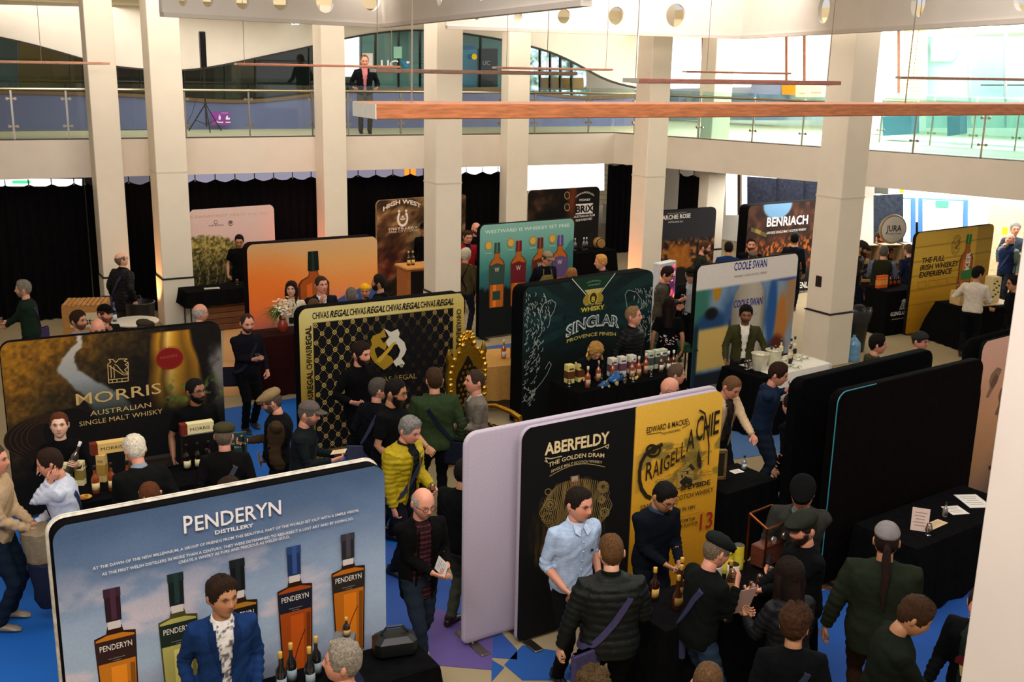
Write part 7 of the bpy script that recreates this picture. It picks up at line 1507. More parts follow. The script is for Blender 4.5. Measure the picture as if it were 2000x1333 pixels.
# copper-coloured lightbox, tins and jars at the dark grey stand
c = at(1290, 560, 0.4); t = thing('light_box', 'upright white-edged light box with a purple and orange print, right of the boar banner', 'sign', (2.88, 20.2, 0), math.radians(48)); m = M(); m.box((0, 0, .85), (.55, .16, 1.7), h('#c8ccd0'), bev=.01); m.build('case', 'plastic', t, smooth=False)
N_ = 24; V = [(-.25 + .5 * i / N_, -.083, .08 + 1.55 * j / 60) for j in range(61) for i in range(N_ + 1)]; Fc = [(j * (N_ + 1) + i, j * (N_ + 1) + i + 1, (j + 1) * (N_ + 1) + i + 1, (j + 1) * (N_ + 1) + i) for j in range(60) for i in range(N_)]; gi, gj = np.meshgrid(np.arange(N_), np.arange(60)); nz = fbm(gi / 4., gj / 4., 4, 5).ravel()
m = M(); m.add(V, Fc, ramp(nz, [(.3, h('#2a0c24')), (.5, h('#6a2050')), (.7, h('#c85a28')), (.85, h('#d88a40'))])); m.build('lit_print', 'screen', t)
letters('ARCHIE ROSE', (-.21, -.088, 1.42), (1, 0, 0), (0, 0, 1), .42, .07, '#ffe8ff', 'screen', parent=t, bold=.03); letters('DISTILLING CO.', (-.17, -.088, 1.32), (1, 0, 0), (0, 0, 1), .34, .04, '#ffe8ff', 'screen', parent=t, bold=.02)
_, la = table('black clothed table with jars before the dark grey banner', 3.85, 20.9, 34, 1.7, .6, hh=.85)
for k, (x, c1, c2, hh) in enumerate(((-.62, '#c8c0b4', '#b8a080', .30), (-.45, '#c87a3c', '#a85a28', .26), (-.30, '#d8d4cc', '#b8b4ac', .34), (.62, '#1a1a1a', '#c8b430', .26))): tin(la(x, .1), ['pale tall canister', 'orange canister', 'clear white canister', 'black and yellow canister'][k] + ' on the dark grey stand table', c1, c2, .07, hh)
row(bottle, la, [-.1, .0, .1, .2, .32, .42, .52], [.0, .06, -.02, .06, 0, .05, -.02], 'dark bottle, %s in the row on the dark grey stand table', 'bottles on the dark grey stand table', col='#141210', lab='#b8b0a0', cap='#101010')
_, lw = table('green clothed table left of the cream-bottle banner', 2.55, 17.35, 36, .8, .5, hh=.82, col='#1c3a22', mat='cloth', drop=.12)
bottle(lw(.1, .1), 'clear-necked bottle on the green clothed table', None, col='#c8c0b0', lab='#e8e0d0', cap='#e0e0e0', hh=.36, r=.035)
t = thing('black_tray', 'round black serving tray leaning on the green table', 'tray', lw(-.1, .0, .22), 0); m = M(); m.lathe([(.20, -.008), (.22, 0), (.21, .01), (.18, .004)], (0, 0, 0), h('#0c0c0d'), 24, TR((0, 0, 0), .6, 1.2)); m.build('plate', 'plastic', t); m = M(); m.box((0, .03, -.11), (.06, .1, .22), h('#0c0c0d')); m.build('prop', 'plastic', t, smooth=False)

# crates, barrel head and counter at the right back
c = at(1745, 640, 0); t = thing('branded_counter', 'black clothed counter with a white palm emblem left of the yellow banner', 'counter', (7.92, 22.0, 0), math.radians(30)); m = M(); m.box((0, 0, .47), (1.0, .6, .94), h('#0c0c0d'), bev=.01); m.build('cloth_cover', 'black_cloth', t, smooth=False)
letters('GLENGLASSAUGH', (-.36, -.305, .42), (1, 0, 0), (0, 0, 1), .72, .075, '#d8d2c8', parent=t, bold=.02); letters('HIGHLAND SINGLE MALT', (-.3, -.305, .33), (1, 0, 0), (0, 0, 1), .6, .025, '#b8b2a8', parent=t)
m = M(); [m.add([(a[0], -.306, a[1]) for a in q], [(0, 1, 2, 3)], h('#d8d2c8')) for q in [[(x - .006, .56), (x + .006, .56), (x * .3 + .006, .72), (x * .3 - .006, .72)] for x in np.linspace(-.1, .1, 5)] + [[(-.12, .55), (.12, .55), (.1, .535), (-.1, .535)], [(-.09, .70), (.0, .76), (.09, .70), (.0, .73)]]]; m.build('palm_emblem', 'ink', t, smooth=False)
ca, sa = math.cos(math.radians(30)), math.sin(math.radians(30))
def lj(x, y, z=0): return (7.92 + x * ca - y * sa, 22.0 + x * sa + y * ca, .94 + z)
row(bottle, lj, [.0, .12, .24], .1, 'dark red-brown bottle, %s on the palm emblem counter', 'bottles on the palm counter', col='#3a1408', lab='#8a3a18', cap='#1a100c')
for k, x in enumerate((-.38, -.28, -.18)): carton(lj(x, .08), 'orange-red carton, %s on the palm emblem counter' % ORD[k], None, col='#c85a20', col2='#e08a40')
bottle(lj(.40, -.1), 'teal bottle at the right end of the palm counter', None, col='#1c6a60', lab='#2a7a70', cap='#103a36', hh=.28)
def crate(x, y, z, rz, lab, w_=.5, hh=.34, d_=.3, n=5):
    t = thing('wooden_crate', lab, 'crate', (x, y, z), rz, 'display crates'); 
    for nm, c_, s_ in (('side_board', (-w_ / 2 + .01, 0, hh / 2), (.02, d_, hh)), ('side_board', (w_ / 2 - .01, 0, hh / 2), (.02, d_, hh)), ('base_board', (0, 0, .01), (w_, d_, .02)), ('top_board', (0, 0, hh - .01), (w_, d_, .02)), ('back_board', (0, d_ / 2 - .01, hh / 2), (w_, .015, hh))): m = M(); m.box(c_, s_, h('#b8956a')); m.build(nm, 'wood', t, smooth=False)
    return t
k = 0; yj = 23.5
for (x, z, cnt) in ((7.75, 0, 3), (8.30, 0, 3), (8.85, 0, 3), (7.75, .40, 3), (8.30, .40, 3), (8.85, .40, 3), (7.75, .80, 4), (8.30, .80, 4), (8.85, .80, 3), (7.75, 1.20, 3), (8.30, 1.20, 3), (8.85, 1.20, 4)):
    crate(x, yj + (x - 7.7) * .2, z, .2, 'open wooden crate, %s row and %s in the stack below the barrel-head sign' % (['bottom', 'second', 'third', 'top'][int(z / .35 + .1)], ['left', 'middle', 'right'][min(2, int((x - 7.7) / .5))]), hh=.395)
    for q in range(cnt): carton((x - .17 + .115 * q, yj + (x - 7.7) * .2, z + .021), 'spirit carton in a crate, %s, %s row, %s stack' % (ORD[q], ['bottom', 'second', 'third', 'top'][int(z / .35 + .1)], ['left', 'middle', 'right'][min(2, int((x - 7.7) / .5))]), 'cartons in the crates', col=['#3a2418', '#5a3a50', '#7a2c1a', '#c8b088'][(q + k) % 4], col2=['#8a5a2a', '#2a1c28', '#3a1a10', '#6a4a2a'][(q + k) % 4], size=(.08, .08, .27))
    k += 1
c = at(1741, 453, 1.62); t = thing('barrel_head_sign', 'round white barrel-head sign with black word on the crates', 'sign', (8.30, 23.5, 1.60), .2); m = M(); m.lathe([(.31, -.04), (.33, .0), (.31, .04)], (0, 0, 0), h('#a08a64'), 32, TR((0, 0, .34), 0, PI / 2)); m.build('rim', 'wood', t); m = M(); m.lathe([(.285, .042), (.28, .046)], (0, 0, 0), h('#e4dccc'), 32, TR((0, 0, .34), 0, PI / 2)); m.build('head_board', 'paint', t)
letters('JURA', (-.18, -.052, .30), (1, 0, 0), (0, 0, 1), .36, .13, '#2a241c', parent=t, bold=.01); letters('SINGLE MALT WHISKY', (-.2, -.052, .23), (1, 0, 0), (0, 0, 1), .40, .03, '#4a443a', parent=t, bold=.01)

# small picture frame stand on a counter in the middle right, blue chair seat
_, lz = table('small black clothed counter behind the black and yellow banner', 2.50, 11.30, 36, .8, .6, hh=.85)
t = thing('framed_board', 'dark wooden framed board standing on the small counter', 'frame', lz(-.25, .1), math.radians(6)); m = M(); m.box((0, 0, .17), (.30, .03, .34), h('#2e2413'), bev=.004); m.build('board', 'wood', t, smooth=False)
for c_, s_ in (((0, 0, .33), (.34, .05, .04)), ((0, 0, .02), (.34, .05, .04)), ((-.16, 0, .17), (.03, .05, .34)), ((.16, 0, .17), (.03, .05, .34))): m = M(); m.box(c_, s_, h('#7a6238'), bev=.004); m.build('moulding', 'wood', t, smooth=False)
sheet(lz(.18, .1), 'white card on the small counter behind the yellow banner', .14, .1, .5); bottle(lz(.32, .12), 'small white bottle on the small counter', None, col='#8a9098', lab='#e0e4ea', cap='#202020', hh=.16, r=.03)

# loudspeakers upstairs
def speaker(px, py, lab, sc=1., lean=0, off=.6, a=None, n=None, base=None):
    p = at(px, py, UZ); t = thing('column_speaker', lab, 'speaker', (p[0], p[1], UZ), math.radians(27 if px < 900 else -35))
    m = M(); R_ = .42
    for k in range(3): a_ = k * 2.094 + .5; m = M(); m.tube([(0, 0, .62), (R_ * math.cos(a_), R_ * math.sin(a_), .015)], .014, h('#141414'), 6); m.tube([(0, 0, .16), (R_ * .6 * math.cos(a_), R_ * .6 * math.sin(a_), .26)], .009, h('#141414'), 5); m.build('leg', 'plastic', t)
    m = M(); m.tube([(0, 0, .12), (0, 0, 1.45)], .017, h('#161616'), 8); m.ball((0, 0, .63), .035, h('#161616'), 8, 5); m.build('pole', 'plastic', t); m = M(); m.box((0, 0, 1.80), (.13, .14, .78), h('#0d0d0e'), bev=.012); m.build('speaker_box', 'plastic', t, smooth=False); m = M(); m.box((0, -.072, 1.80), (.11, .006, .74), h('#1c1c1e')); m.build('grille', 'black_cloth', t, smooth=False)
    m = M(); m.tube([(0.02, .07, 1.6), (-.12, .1, .9), (-.28, .15, .4), (-.5, .2, .015)], .006, h('#101010'), 5); m.build('cable', 'plastic', t); return t
speaker(404, 258, 'tall black column speaker on a tripod at the left gallery edge')
speaker(1820, 240, 'black column speaker on a tripod behind the green glass at right')
t = thing('floor_cable', 'black cable trailing on the gallery floor behind the left balustrade', 'cable', (0, 0, 0)); m = M(); m.tube([p3(hit(x, 262, p3(L0 + nL * .32, 0), NL3)[:2], UZ + .012 + .0 * x) + NL3 * (.05 * math.sin(x * .05)) for x in range(0, 620, 20)], .012, h('#0d0d0d'), 5); m.build('cable', 'plastic', t)
# indoor tree
c = at(1434, 440, .2); t = thing('indoor_tree', 'leafy green indoor tree between the slim column and the dark partitions', 'plant', (c[0], c[1], 0)); m = M(); m.lathe([(.2, 0), (.26, .4), (.27, .42), (.22, .4)], (0, 0, 0), h('#b8b0a4'), 18); m.build('planter', 'plastic', t); m = M(); m.tube([(0, 0, .3), (.03, 0, 1.0), (-.02, .02, 1.7), (.02, 0, 2.3)], [.035, .028, .022, .01], h('#5a4630'), 7); [m.tube([(0, 0, 1.2 + .12 * k), (.25 * math.cos(k * 2), .25 * math.sin(k * 2), 1.5 + .12 * k)], [.014, .006], h('#5a4630'), 5) for k in range(8)]; m.build('trunk', 'wood', t)
rr_ = np.random.default_rng(3); m = M()
for k in range(900):
    a = rr_.uniform(0, 6.28); e_ = rr_.uniform(-1.2, 1.5); R_ = .48 * rr_.uniform(.4, 1) ** .5; p = np.array([math.cos(a) * math.cos(e_) * R_, math.sin(a) * math.cos(e_) * R_, 1.85 + math.sin(e_) * R_ * 1.7]); d1 = rr_.normal(size=3); d1 /= np.linalg.norm(d1); d2 = np.cross(d1, [.3, .5, .8]); d2 /= np.linalg.norm(d2); L_ = .05
    m.add([p - d1 * L_, p + d2 * .02, p + d1 * L_, p - d2 * .02], [(0, 1, 2, 3)], h(['#6f9038', '#4c6e24', '#93ae58', '#3c5a1c'][k % 4]))
m.build('foliage', 'foliage', t, smooth=False, kind='stuff')

# warm up-lights at the column feet
def uplight(x, y, lab, col, power, aim):
    t = thing('floor_uplight', lab, 'light', (x, y, 0)); m = M(); m.lathe([(.09, 0), (.10, .02), (.10, .10), (.08, .12)], (0, 0, 0), h('#101010'), 14); m.build('can', 'plastic', t); m = M(); m.lathe([(.07, .122), (.068, .125)], (0, 0, 0), h(col), 14); m.build('lens', 'lamp', t)
    c_ = h(col); l = spot('uplight_lamp', (x, y, .18), aim, power, tuple(lin(c_)), 75, .04); return t
c2 = columns[0][1]; uplight(c2[0] - .75, c2[1] - .15, 'amber up-light at the left foot of the second column', '#ffb070', 70, (c2[0] - .3, c2[1], 1.6))
c6 = columns[2][1]; uplight(c6[0] - .8, c6[1] - .1, 'orange up-light at the foot of the column behind the boar banner', '#ff8a40', 90, (c6[0] - .3, c6[1], 2.0))
w3 = hit(632, 560, p3(L0 - nL * .6, 0), NL3); uplight(w3[0] - .75, w3[1] - .25, 'pink-orange up-light behind the sunset banner', '#ff7848', 60, (w3[0] - .1, w3[1] + .1, 2.4))
uplight(-4.15, 16.9, 'orange floor light beside the sunset banner', '#ff5a1e', 150, (-3.2, 15.6, 0.0))
uplight(-2.5, 23.7, 'red up-light in front of the curtain left of the horseshoe banner', '#ff4028', 16, (-3.8, 25.0, 2.2))
# ================================================================== the crowd
ph = dict(L=(-.10, .34, 1.12), R=(.10, .34, 1.12)); one = dict(R=(.08, .30, 1.22)); cross = dict(L=(-.02, .24, 1.02), R=(.04, .24, 1.02))
P = person
# nearest row
P('suit', 'young man in a navy blazer and patterned white shirt smiling before the sky-blue bottle banner', 432, 1130, -66, 1.78, '#16305c', '#16202e', 'swept', '#2a1a10', 'tan', opening='blazer', shirt='#ded8d2', extra='floral', hy=22, hp=12, vox=.013, belly=.3, L=(-.20, .16, .92), R=(.24, .12, .92))
P('grey70', 'grey-haired man in a navy jacket, seen in profile at the bottom of the sky-blue banner', 668, 1257, 178, 1.74, '#1c1c34', hair='swept', hcol='#8a8070', skin='pink', opening='blazer', shirt='#d0c4c4', vox=.013, hp=4, build=1.05)
P('blue', 'dark-haired man in a pale blue shirt tilting a bottle before the engraved black banner', 1132, 955, -62, 1.84, '#a8bcd8', '#0c0c0e', 'short', '#1c120c', 'pink', sleeve='rolled', pattern='stripe', collar='#b8cae0', R=(.18, .20, .98), L=(-.26, .02, .92), hy=18, hp=14, vox=.012, curlR=.8)
P('asian', 'dark-haired man in glasses and a navy jumper handling tins before the yellow half banner', 1299, 943, -70, 1.76, '#0c1018', '#0c1018', 'short', '#100c0a', 'tan', glasses=True, collar='#2c4058', L=(-.12, .32, 1.02), R=(.02, .32, 1.02), hp=30, lean=10, vox=.013, hy=14, build=.95)
P('puff73', 'broad man in a black puffer jacket with purple bag, back turned to us', 1195, 1046, 98, 1.80, '#0d110e', '#0c0d0f', 'thinning', '#5a3c20', 'fair', puffer=True, bag=-1, build=1.12, vox=.014, hp=14, R=(.22, .26, 1.0), L=(-.36, .06, .86), strapc='#3e3858')
P('flat74', 'man in a dark flat cap nosing a glass mid foreground table', 1402, 1046, 28, 1.74, '#0c0f0d', '#2a3c50', 'short', '#6a5a48', 'pink', cap=('flat', '#161a1a'), bag=-1, hp=22, lean=8, R=(.10, .28, 1.30), L=(-.02, .40, 1.04), vox=.014, strapc='#343450', glasses=True)
P('blaz75', 'man in a black knitted cap and grey tweed blazer drinking from a glass', 1570, 937, -108, 1.80, '#2e2e2a', '#101010', 'short', '#2a2420', 'pink', cap=('flat', '#0a0a0b'), opening='blazer', shirt='#5a6a6c', R=(.24, .34, .98), L=(-.02, .19, 1.42), hp=24, build=1.1, vox=.014, lean=8, glasses=True)
P('flat76', 'bearded man in a grey-green flat cap facing left beside the tweed blazer man', 1572, 1003, 196, 1.74, '#0b0c0e', '#16181c', 'short', '#241a14', 'pink', cap=('flat', '#23261f'), beard=1.4, bag=1, L=(.02, .40, 1.08), R=(.14, .38, 1.05), hp=16, vox=.014, strapc='#2c3040', hy=4)
P('long77', 'woman with long dark brown hair and a black puffer jacket holding up a paper', 1545, 1095, 112, 1.68, '#0e1014', '#15181e', 'long', '#1c0f0a', 'tan', puffer=True, female=True, L=(-.16, .36, 1.12), R=(.10, .30, 1.05), hp=10, vox=.014, bag=-1)
P('curl78', 'person with short curly brown hair and dark blue strap over black, back turned', 1556, 1188, 82, 1.70, '#08090b', '#0c0c0e', 'curly', '#3c2414', 'tan', bag=-1, vox=.014, strapc='#2a3244', loose=.02, hy=-20)
P('pony79', 'person in a dark green fleece and grey cap with a long ponytail', 1735, 1024, 74, 1.82, '#1e2418', '#2c1c10', 'ponytail', '#241410', 'tan', cap=('cap', '#7e7878'), build=1.22, loose=.03, hem=.20, vox=.016, hp=10, R=(.18, .34, 1.0), L=(-.40, .02, .80))
P('sweat80', 'brown-haired man in a charcoal green jumper seen in profile, lower right, holding a dark glass', 1790, 1170, -8, 1.78, '#141a12', '#101010', 'thick', '#3a2414', 'tan', hp=32, lean=10, R=(.06, .42, .96), L=(-.12, .28, .96), vox=.013, build=1.08)
P('tee81', 'man in a black jacket over a printed T-shirt leaning in beside the near white column', 1922, 1150, 214, 1.72, '#07070a', '#0b0b0d', 'short', '#241712', 'pink', opening='wide', shirt='#1e2622', L=(-.10, .34, .98), R=(.16, .36, 1.0), hp=8, hy=30, vox=.014, build=1.1)
P('check82', 'grey-haired person in a black and white checked shirt, half hidden by the near white column', 1962, 1003, 120, 1.74, '#c8c4b8', '#101010', 'short', '#a8a098', 'fair', pattern='check', hp=14, vox=.014, build=1.1)
P('dark83', 'balding man in a dark navy fleece, back turned, beside the near white column', 1945, 1077, 130, 1.70, '#0a0c12', '#0c0c10', 'thinning', '#1a1210', 'tan', hp=20, lean=12, vox=.015)
P('crown84', 'person with close-cropped brown hair cut off by the bottom edge of the photo', 1385, 1299, 70, 1.74, '#0b0b0c', hair='buzz', hcol='#5a4028', skin='pink', vox=.016)
P('crown85', 'person with wispy brown hair just rising over the bottom edge', 1160, 1314, 80, 1.70, '#2a2420', hair='curly', hcol='#4a3820', skin='fair', vox=.016)
# around the gangway
P('plaid67', 'bald bearded man in glasses, black cardigan and maroon plaid shirt, striding with a booklet', 826, 959, -62, 1.74, '#090909', '#1c242e', 'ring', '#a89c90', 'pink', beard=.55, glasses=True, opening='wide', shirt='#2c161a', extra='plaid', hem=.24, R=(.0, .30, 1.05), L=(-.16, .26, 1.08), hp=22, step=.24, stance=.06, vox=.014, bag=None, hy=8, shoes='#6a1c14')
P('back68', 'man in a black jumper and grey-green trousers, back turned, beside the lilac banner', 908, 898, 60, 1.70, '#08090a', '#474a3c', 'short', '#120d0a', 'tan', beard=1.1, hp=16, vox=.016, build=1.12, L=(-.16, .3, 1.1), shoes='#2a1414')
P('yellow', 'grey-haired man in a bright yellow quilted jacket looking down to the right', 800, 816, -32, 1.78, '#a8900e', '#10121a', 'swept', '#7c7872', 'pink', puffer=True, opening='open', shirt='#1c1e22', hp=22, L=(-.14, .30, 1.0), R=(.22, .10, .80), vox=.012, build=1.12, bag=1, strapc='#2c3044', lean=8)
P('tee63', 'bearded man in glasses and a black T-shirt reaching out at the lattice banner', 772, 742, -14, 1.88, '#0a0a0b', '#14141e', 'short', '#160f0c', 'tan', beard=1.6, glasses=True, sleeve='short', L=(-.02, .46, 1.04), R=(.20, .18, .92), hp=12, lean=8, vox=.013, build=1.05, step=.1)
P('strap62', 'man with short greying hair and a dark blue strap across his black top, back turned', 738, 740, 62, 1.70, '#0a0c12', '#0b0b10', 'short', '#4a443c', 'pink', bag=-1, hp=10, hy=-30, vox=.015, strapc='#3a3c50')
P('green65', 'man in an olive green jumper with a black satchel strap, back turned to us', 848, 720, 108, 1.82, '#2a3820', '#0c0d11', 'short', '#3c2818', 'pink', beard=.7, bag=1, hp=6, vox=.014, build=1.22, belly=.6, strapc='#141824', L=(-.26, .26, .98))
P('blazer66', 'man in a light grey blazer facing the lattice banner from the right', 928, 724, 196, 1.76, '#6c6458', '#1c1c20', 'short', '#3c2c20', 'pink', opening='vee', shirt='#c8c0b8', hem=.18, hp=4, L=(-.06, .3, 1.12), R=(.14, .26, .98), vox=.015)
P('staff61', 'bearded man in a plain black top gesturing in front of the lattice banner', 705, 670, -44, 1.84, '#070708', '#070708', 'swept', '#22160f', 'pink', beard=1.6, R=(.30, .26, 1.12), L=(-.22, .2, .95), hy=14, hp=16, vox=.014)
P('cap57', 'man in a grey baseball cap and charcoal top writing in a small notebook', 602, 785, -2, 1.74, '#151b1c', '#101214', 'short', '#5a524a', 'pink', cap=('cap', '#5c524c'), beard=.6, bag=1, hp=20, vox=.013, strapc='#1e2432', **ph)
P('flat56', 'stout man in a tan flat cap, glasses and black gilet holding a glass, facing left', 530, 763, 186, 1.72, '#3a2c1c', '#0c0c0e', 'short', '#4a4038', 'pink', cap=('flat', '#8a7450'), glasses=True, beard=.9, vest='#0c0c0e', belly=1.0, build=1.1, L=(.04, .20, .92), R=(-.02, .38, 1.16), hp=24, vox=.014)
P('flat55', 'man in a brown-green flat cap and black coat, back turned at the river stand', 437, 827, 106, 1.72, '#0c0b0b', '#0c0c0e', 'short', '#6a5c4c', 'pink', cap=('flat', '#3e3a24'), bag=-1, hp=8, hy=-16, vox=.015, strapc='#42404c', build=1.05)
P('white53', 'white-haired man in a black jacket leaning over the river stand table', 262, 854, 128, 1.76, '#0f100e', '#101012', 'thick', '#e0d4bc', 'pink', hp=26, lean=14, vox=.014, build=1.12, collar='#8a98a8', L=(-.12, .40, 1.0))
P('phone54', 'man in a pale blue-white shirt holding a phone to his ear at the far left', 96, 878, 196, 1.76, '#c4cad8', '#15223a', 'short', '#2c1c14', 'pink', hp=20, L=(-.125, .12, 1.47), R=(.12, .30, .98), vox=.013, elbL=(-.3, .1, -1.6), bag=1, strapc='#2c3050', build=1.08, lean=6, curlL=.9)
P('cream60', 'man in a cream jumper with coats over his arm, cut off by the left edge', -14, 872, 6, 1.80, '#b89c78', '#14202e', 'short', '#4a3420', 'pink', R=(.10, .34, 1.0), L=(-.02, .32, 1.0), vox=.015, build=1.1, shoes='#8a7c6a', stance=.13)
P('woman51', 'young woman with brown tied-back hair and a black top showing a tall bottle', 114, 808, -58, 1.66, '#09090a', '#0c0c0e', 'bun', '#5a2f1a', 'pale', female=True, hp=2, L=(-.12, .30, 1.22), R=(.20, .20, 1.08), hy=-14, vox=.014)
P('staff52', 'man in round glasses and a black printed T-shirt behind the river stand table', 381, 742, -60, 1.76, '#080809', '#0a0a0b', 'short', '#120d0b', 'brown', glasses=True, beard=1.0, sleeve='short', hp=6, hy=26, vox=.014, R=(.30, .12, .90))
P('head58', 'person with thin reddish hair bending forward just behind the sky-blue banner', 291, 940, -80, 1.72, '#1a1a1a', hair='thinning', hcol='#5a3018', skin='pink', hp=50, lean=16, vox=.018)
P('head59', 'dark-haired person whose crown shows above the middle of the sky-blue banner edge', 445, 934, 60, 1.70, '#101010', hair='short', hcol='#2c1c10', skin='tan', hp=20, vox=.018)
# left background
P('phone8', 'balding bearded man in a dark jumper reading his phone on the orange-lit floor', 482, 614, -52, 1.75, '#121016', '#08080a', 'thinning', '#3a281c', 'pink', beard=.9, R=(.04, .30, 1.14), L=(-.22, .20, .92), hp=18, vox=.016, hy=-4, step=.08, bag=1, strapc='#22202c')
P('green1', 'grey-haired man in a dark green jumper with a purple tote, far left', 44, 549, 192, 1.76, '#16251a', '#101012', 'swept', '#7a7264', 'pink', beard=.8, R=(.02, .36, 1.10), L=(.02, .38, 1.02), hp=10, vox=.018, bag=1, strapc='#3a3056', build=1.1)
P('stripe2', 'brown-haired man in a pale striped shirt looking right over the river banner', 152, 609, -16, 1.74, '#8a8690', hair='swept', hcol='#2c1a0f', skin='tan', beard=.7, hp=8, pattern='stripe', vox=.018)
P('cap3', 'man in a black cap resting his chin on his hand above the river banner', 204, 596, -34, 1.74, '#0f0f10', hair='short', hcol='#4a2c18', skin='pink', cap=('cap', '#0c0b09'), beard=.7, R=(.06, .16, 1.45), hp=8, vox=.018, sleeve='rolled', hy=10)
P('bald4', 'bald man whose crown shows in front of the black-capped man', 190, 626, -60, 1.80, '#101012', hair='none', skin='pink', hp=26, vox=.02)
P('hat5', 'person in a brown-grey cap whose crown only just clears the river banner', 282, 625, 60, 1.66, '#2a241e', hair='short', hcol='#4a3c2c', skin='fair', cap=('flat', '#3a3226'), vox=.02)
P('coat6', 'older man in a black quilted coat with a purple strap, back turned by the curtain', 236, 496, 62, 1.74, '#0b0b0c', '#08080a', 'ring', '#6a5c4c', 'fair', puffer=True, hem=.26, bag=-1, hp=-6, vox=.018, strapc='#3a3650', hy=-20, glasses=True, build=1.08)
P('khaki7', 'bald man in glasses and khaki jacket behind the river banner, back turned', 390, 597, 40, 1.74, '#6a5838', '#15151a', 'ring', '#a8a098', 'pink', glasses=True, bag=-1, hp=8, vox=.017, loose=.03, build=1.1, strapc='#4a4234', collar='#1a1a1c')
P('staff9', 'dark-haired staff member in a black T-shirt before the forest banner', 467, 459, -80, 1.72, '#08080a', '#08080a', 'short', '#0e0b0a', 'tan', sleeve='short', glasses=True, hp=24, vox=.02, R=(.26, .14, .92))
P('blouse10', 'woman with long dark hair and a white blouse in front of the orange sunset banner', 569, 551, -88, 1.66, '#d8ccb0', '#14141a', 'long', '#24130e', 'fair', female=True, hp=4, vox=.016, lanyard=True)
P('suit11', 'man in a dark suit and open white shirt by the sunset banner', 627, 541, -66, 1.80, '#12151e', '#12151e', 'short', '#3a2618', 'pink', opening='blazer', shirt='#e0d8d4', R=(.06, .26, 1.38), hp=6, vox=.016, build=1.1, hy=14)
P('head12', 'brown-haired person whose head shows above the lattice banner, under the suited man', 612, 585, 80, 1.60, '#1a1614', hair='short', hcol='#5a3c22', skin='tan', vox=.02)
P('head13', 'grey-haired man seen from behind above the lattice banner', 686, 562, 100, 1.74, '#2a2624', hair='buzz', hcol='#6a6258', skin='pink', vox=.018)
P('beanie14', 'person in a mustard yellow beanie holding up a phone above the lattice banner', 713, 556, -86, 1.54, '#2c2420', hair='short', hcol='#7a5030', skin='pink', cap=('beanie', '#e0a818'), glasses=True, beard=.5, R=(-.02, .30, 1.42), L=(-.14, .26, 1.40), vox=.017)
P('hoodie15', 'man with a trimmed beard in a black hooded jacket facing left above the lattice banner', 740, 537, 172, 1.82, '#0b0c10', '#101012', 'short', '#1c130e', 'tan', beard=1.0, hood=True, hp=6, vox=.016, build=1.1)
P('bar16', 'staff member in black mostly hidden behind the central column at the wooden bar', 829, 436, -110, 1.78, '#08090a', '#08090a', 'short', '#1a120e', 'tan', cap=('cap', '#0a0a0c'), vox=.02)
P('red17', 'man in a red jumper over a dark collar standing right of the central column', 914, 451, -72, 1.78, '#8a1420', '#14141c', 'short', '#3a2416', 'pink', collar='#1a1c2a', opening='vee', shirt='#1a1c2a', hp=22, vox=.018, L=(-.2, .3, 1.05), R=(.1, .3, 1.05))
P('bald18', 'bald man in a black top behind the man in the red jumper', 930, 437, -60, 1.82, '#09090b', hair='none', hcol='#3a2a20', skin='pink', beard=.8, vox=.02)
P('brace19', 'white-haired man in an olive shirt with black crossed braces, back turned', 910, 486, 70, 1.72, '#4a4028', '#1e2030', 'swept', '#cfc4ae', 'pink', hp=10, vox=.016, hy=-10)
pp = PEOPLE['brace19']; m = M()
for sd in (-1, 1):
    m.tube([pp['pel'] + pp['Rl'] @ np.array([sd * x, -y, z]) for x, y, z in ((.10, .045, .515), (.085, .118, .44), (.03, .148, .30), (-.01, .142, .20), (-.08, .136, .06), (-.10, .138, -.02))], .011, h('#0c0c0e'), 5)
m.build('braces', 'cloth', pp['root'])
P('apron20', 'man in a cap, glasses and khaki apron in front of the teal bottle banner', 1069, 492, -66, 1.74, '#0c1018', '#0c1018', 'short', '#3a2a1c', 'pink', cap=('cap', '#8a7258'), glasses=True, apron='#7c6c3e', hp=24, vox=.016, hy=14)
P('head21', 'person with long light brown hair whose crown shows above the boar banner', 1117, 525, 80, 1.64, '#2a2018', hair='long', hcol='#8a5a2c', skin='fair', female=True, vox=.02)
P('blond22', 'blond man in a black jacket facing left above the boar banner', 1174, 499, 186, 1.74, '#0c0d0f', '#101010', 'thick', '#c08a44', 'pink', hood=True, hp=14, vox=.018)
# right background
P('olive23', 'bearded man in an olive shirt facing right before the dark grey banner', 1377, 471, -14, 1.78, '#22261a', '#101010', 'short', '#4a2f1a', 'pink', beard=1.0, hp=20, vox=.017, L=(-.1, .3, 1.0))
P('blue24', 'dark-haired man in a blue jacket, back turned, between two slim columns', 1424, 473, 80, 1.74, '#1a2c58', '#101010', 'short', '#140f0d', 'tan', vox=.018, hp=14)
P('beard25', 'bearded man in black facing us before the sweets banner', 1468, 466, -96, 1.78, '#08080a', hair='short', hcol='#241610', skin='pink', beard=1.1, vox=.018, hp=10)
P('cap26', 'person in a grey cap, back turned, under the bearded man at the sweets banner', 1471, 490, 90, 1.64, '#14110f', hair='short', hcol='#3a2c20', skin='tan', cap=('cap', '#6a5448'), vox=.02)
P('suit27', 'black-haired man in a dark suit, back turned, at the sweets banner', 1554, 455, 62, 1.76, '#10131a', '#10131a', 'short', '#0e0b0a', 'brown', collar='#c8a890', vox=.018, hp=6)
P('tweed28', 'man in glasses and a grey-brown blazer holding a glass right of the boar banner', 1304, 522, -22, 1.80, '#4a443a', '#1c1a20', 'swept', '#1c120d', 'pink', glasses=True, opening='vee', shirt='#1c2434', hem=.2, R=(.06, .34, 1.18), L=(-.02, .30, 1.05), hp=26, vox=.016)
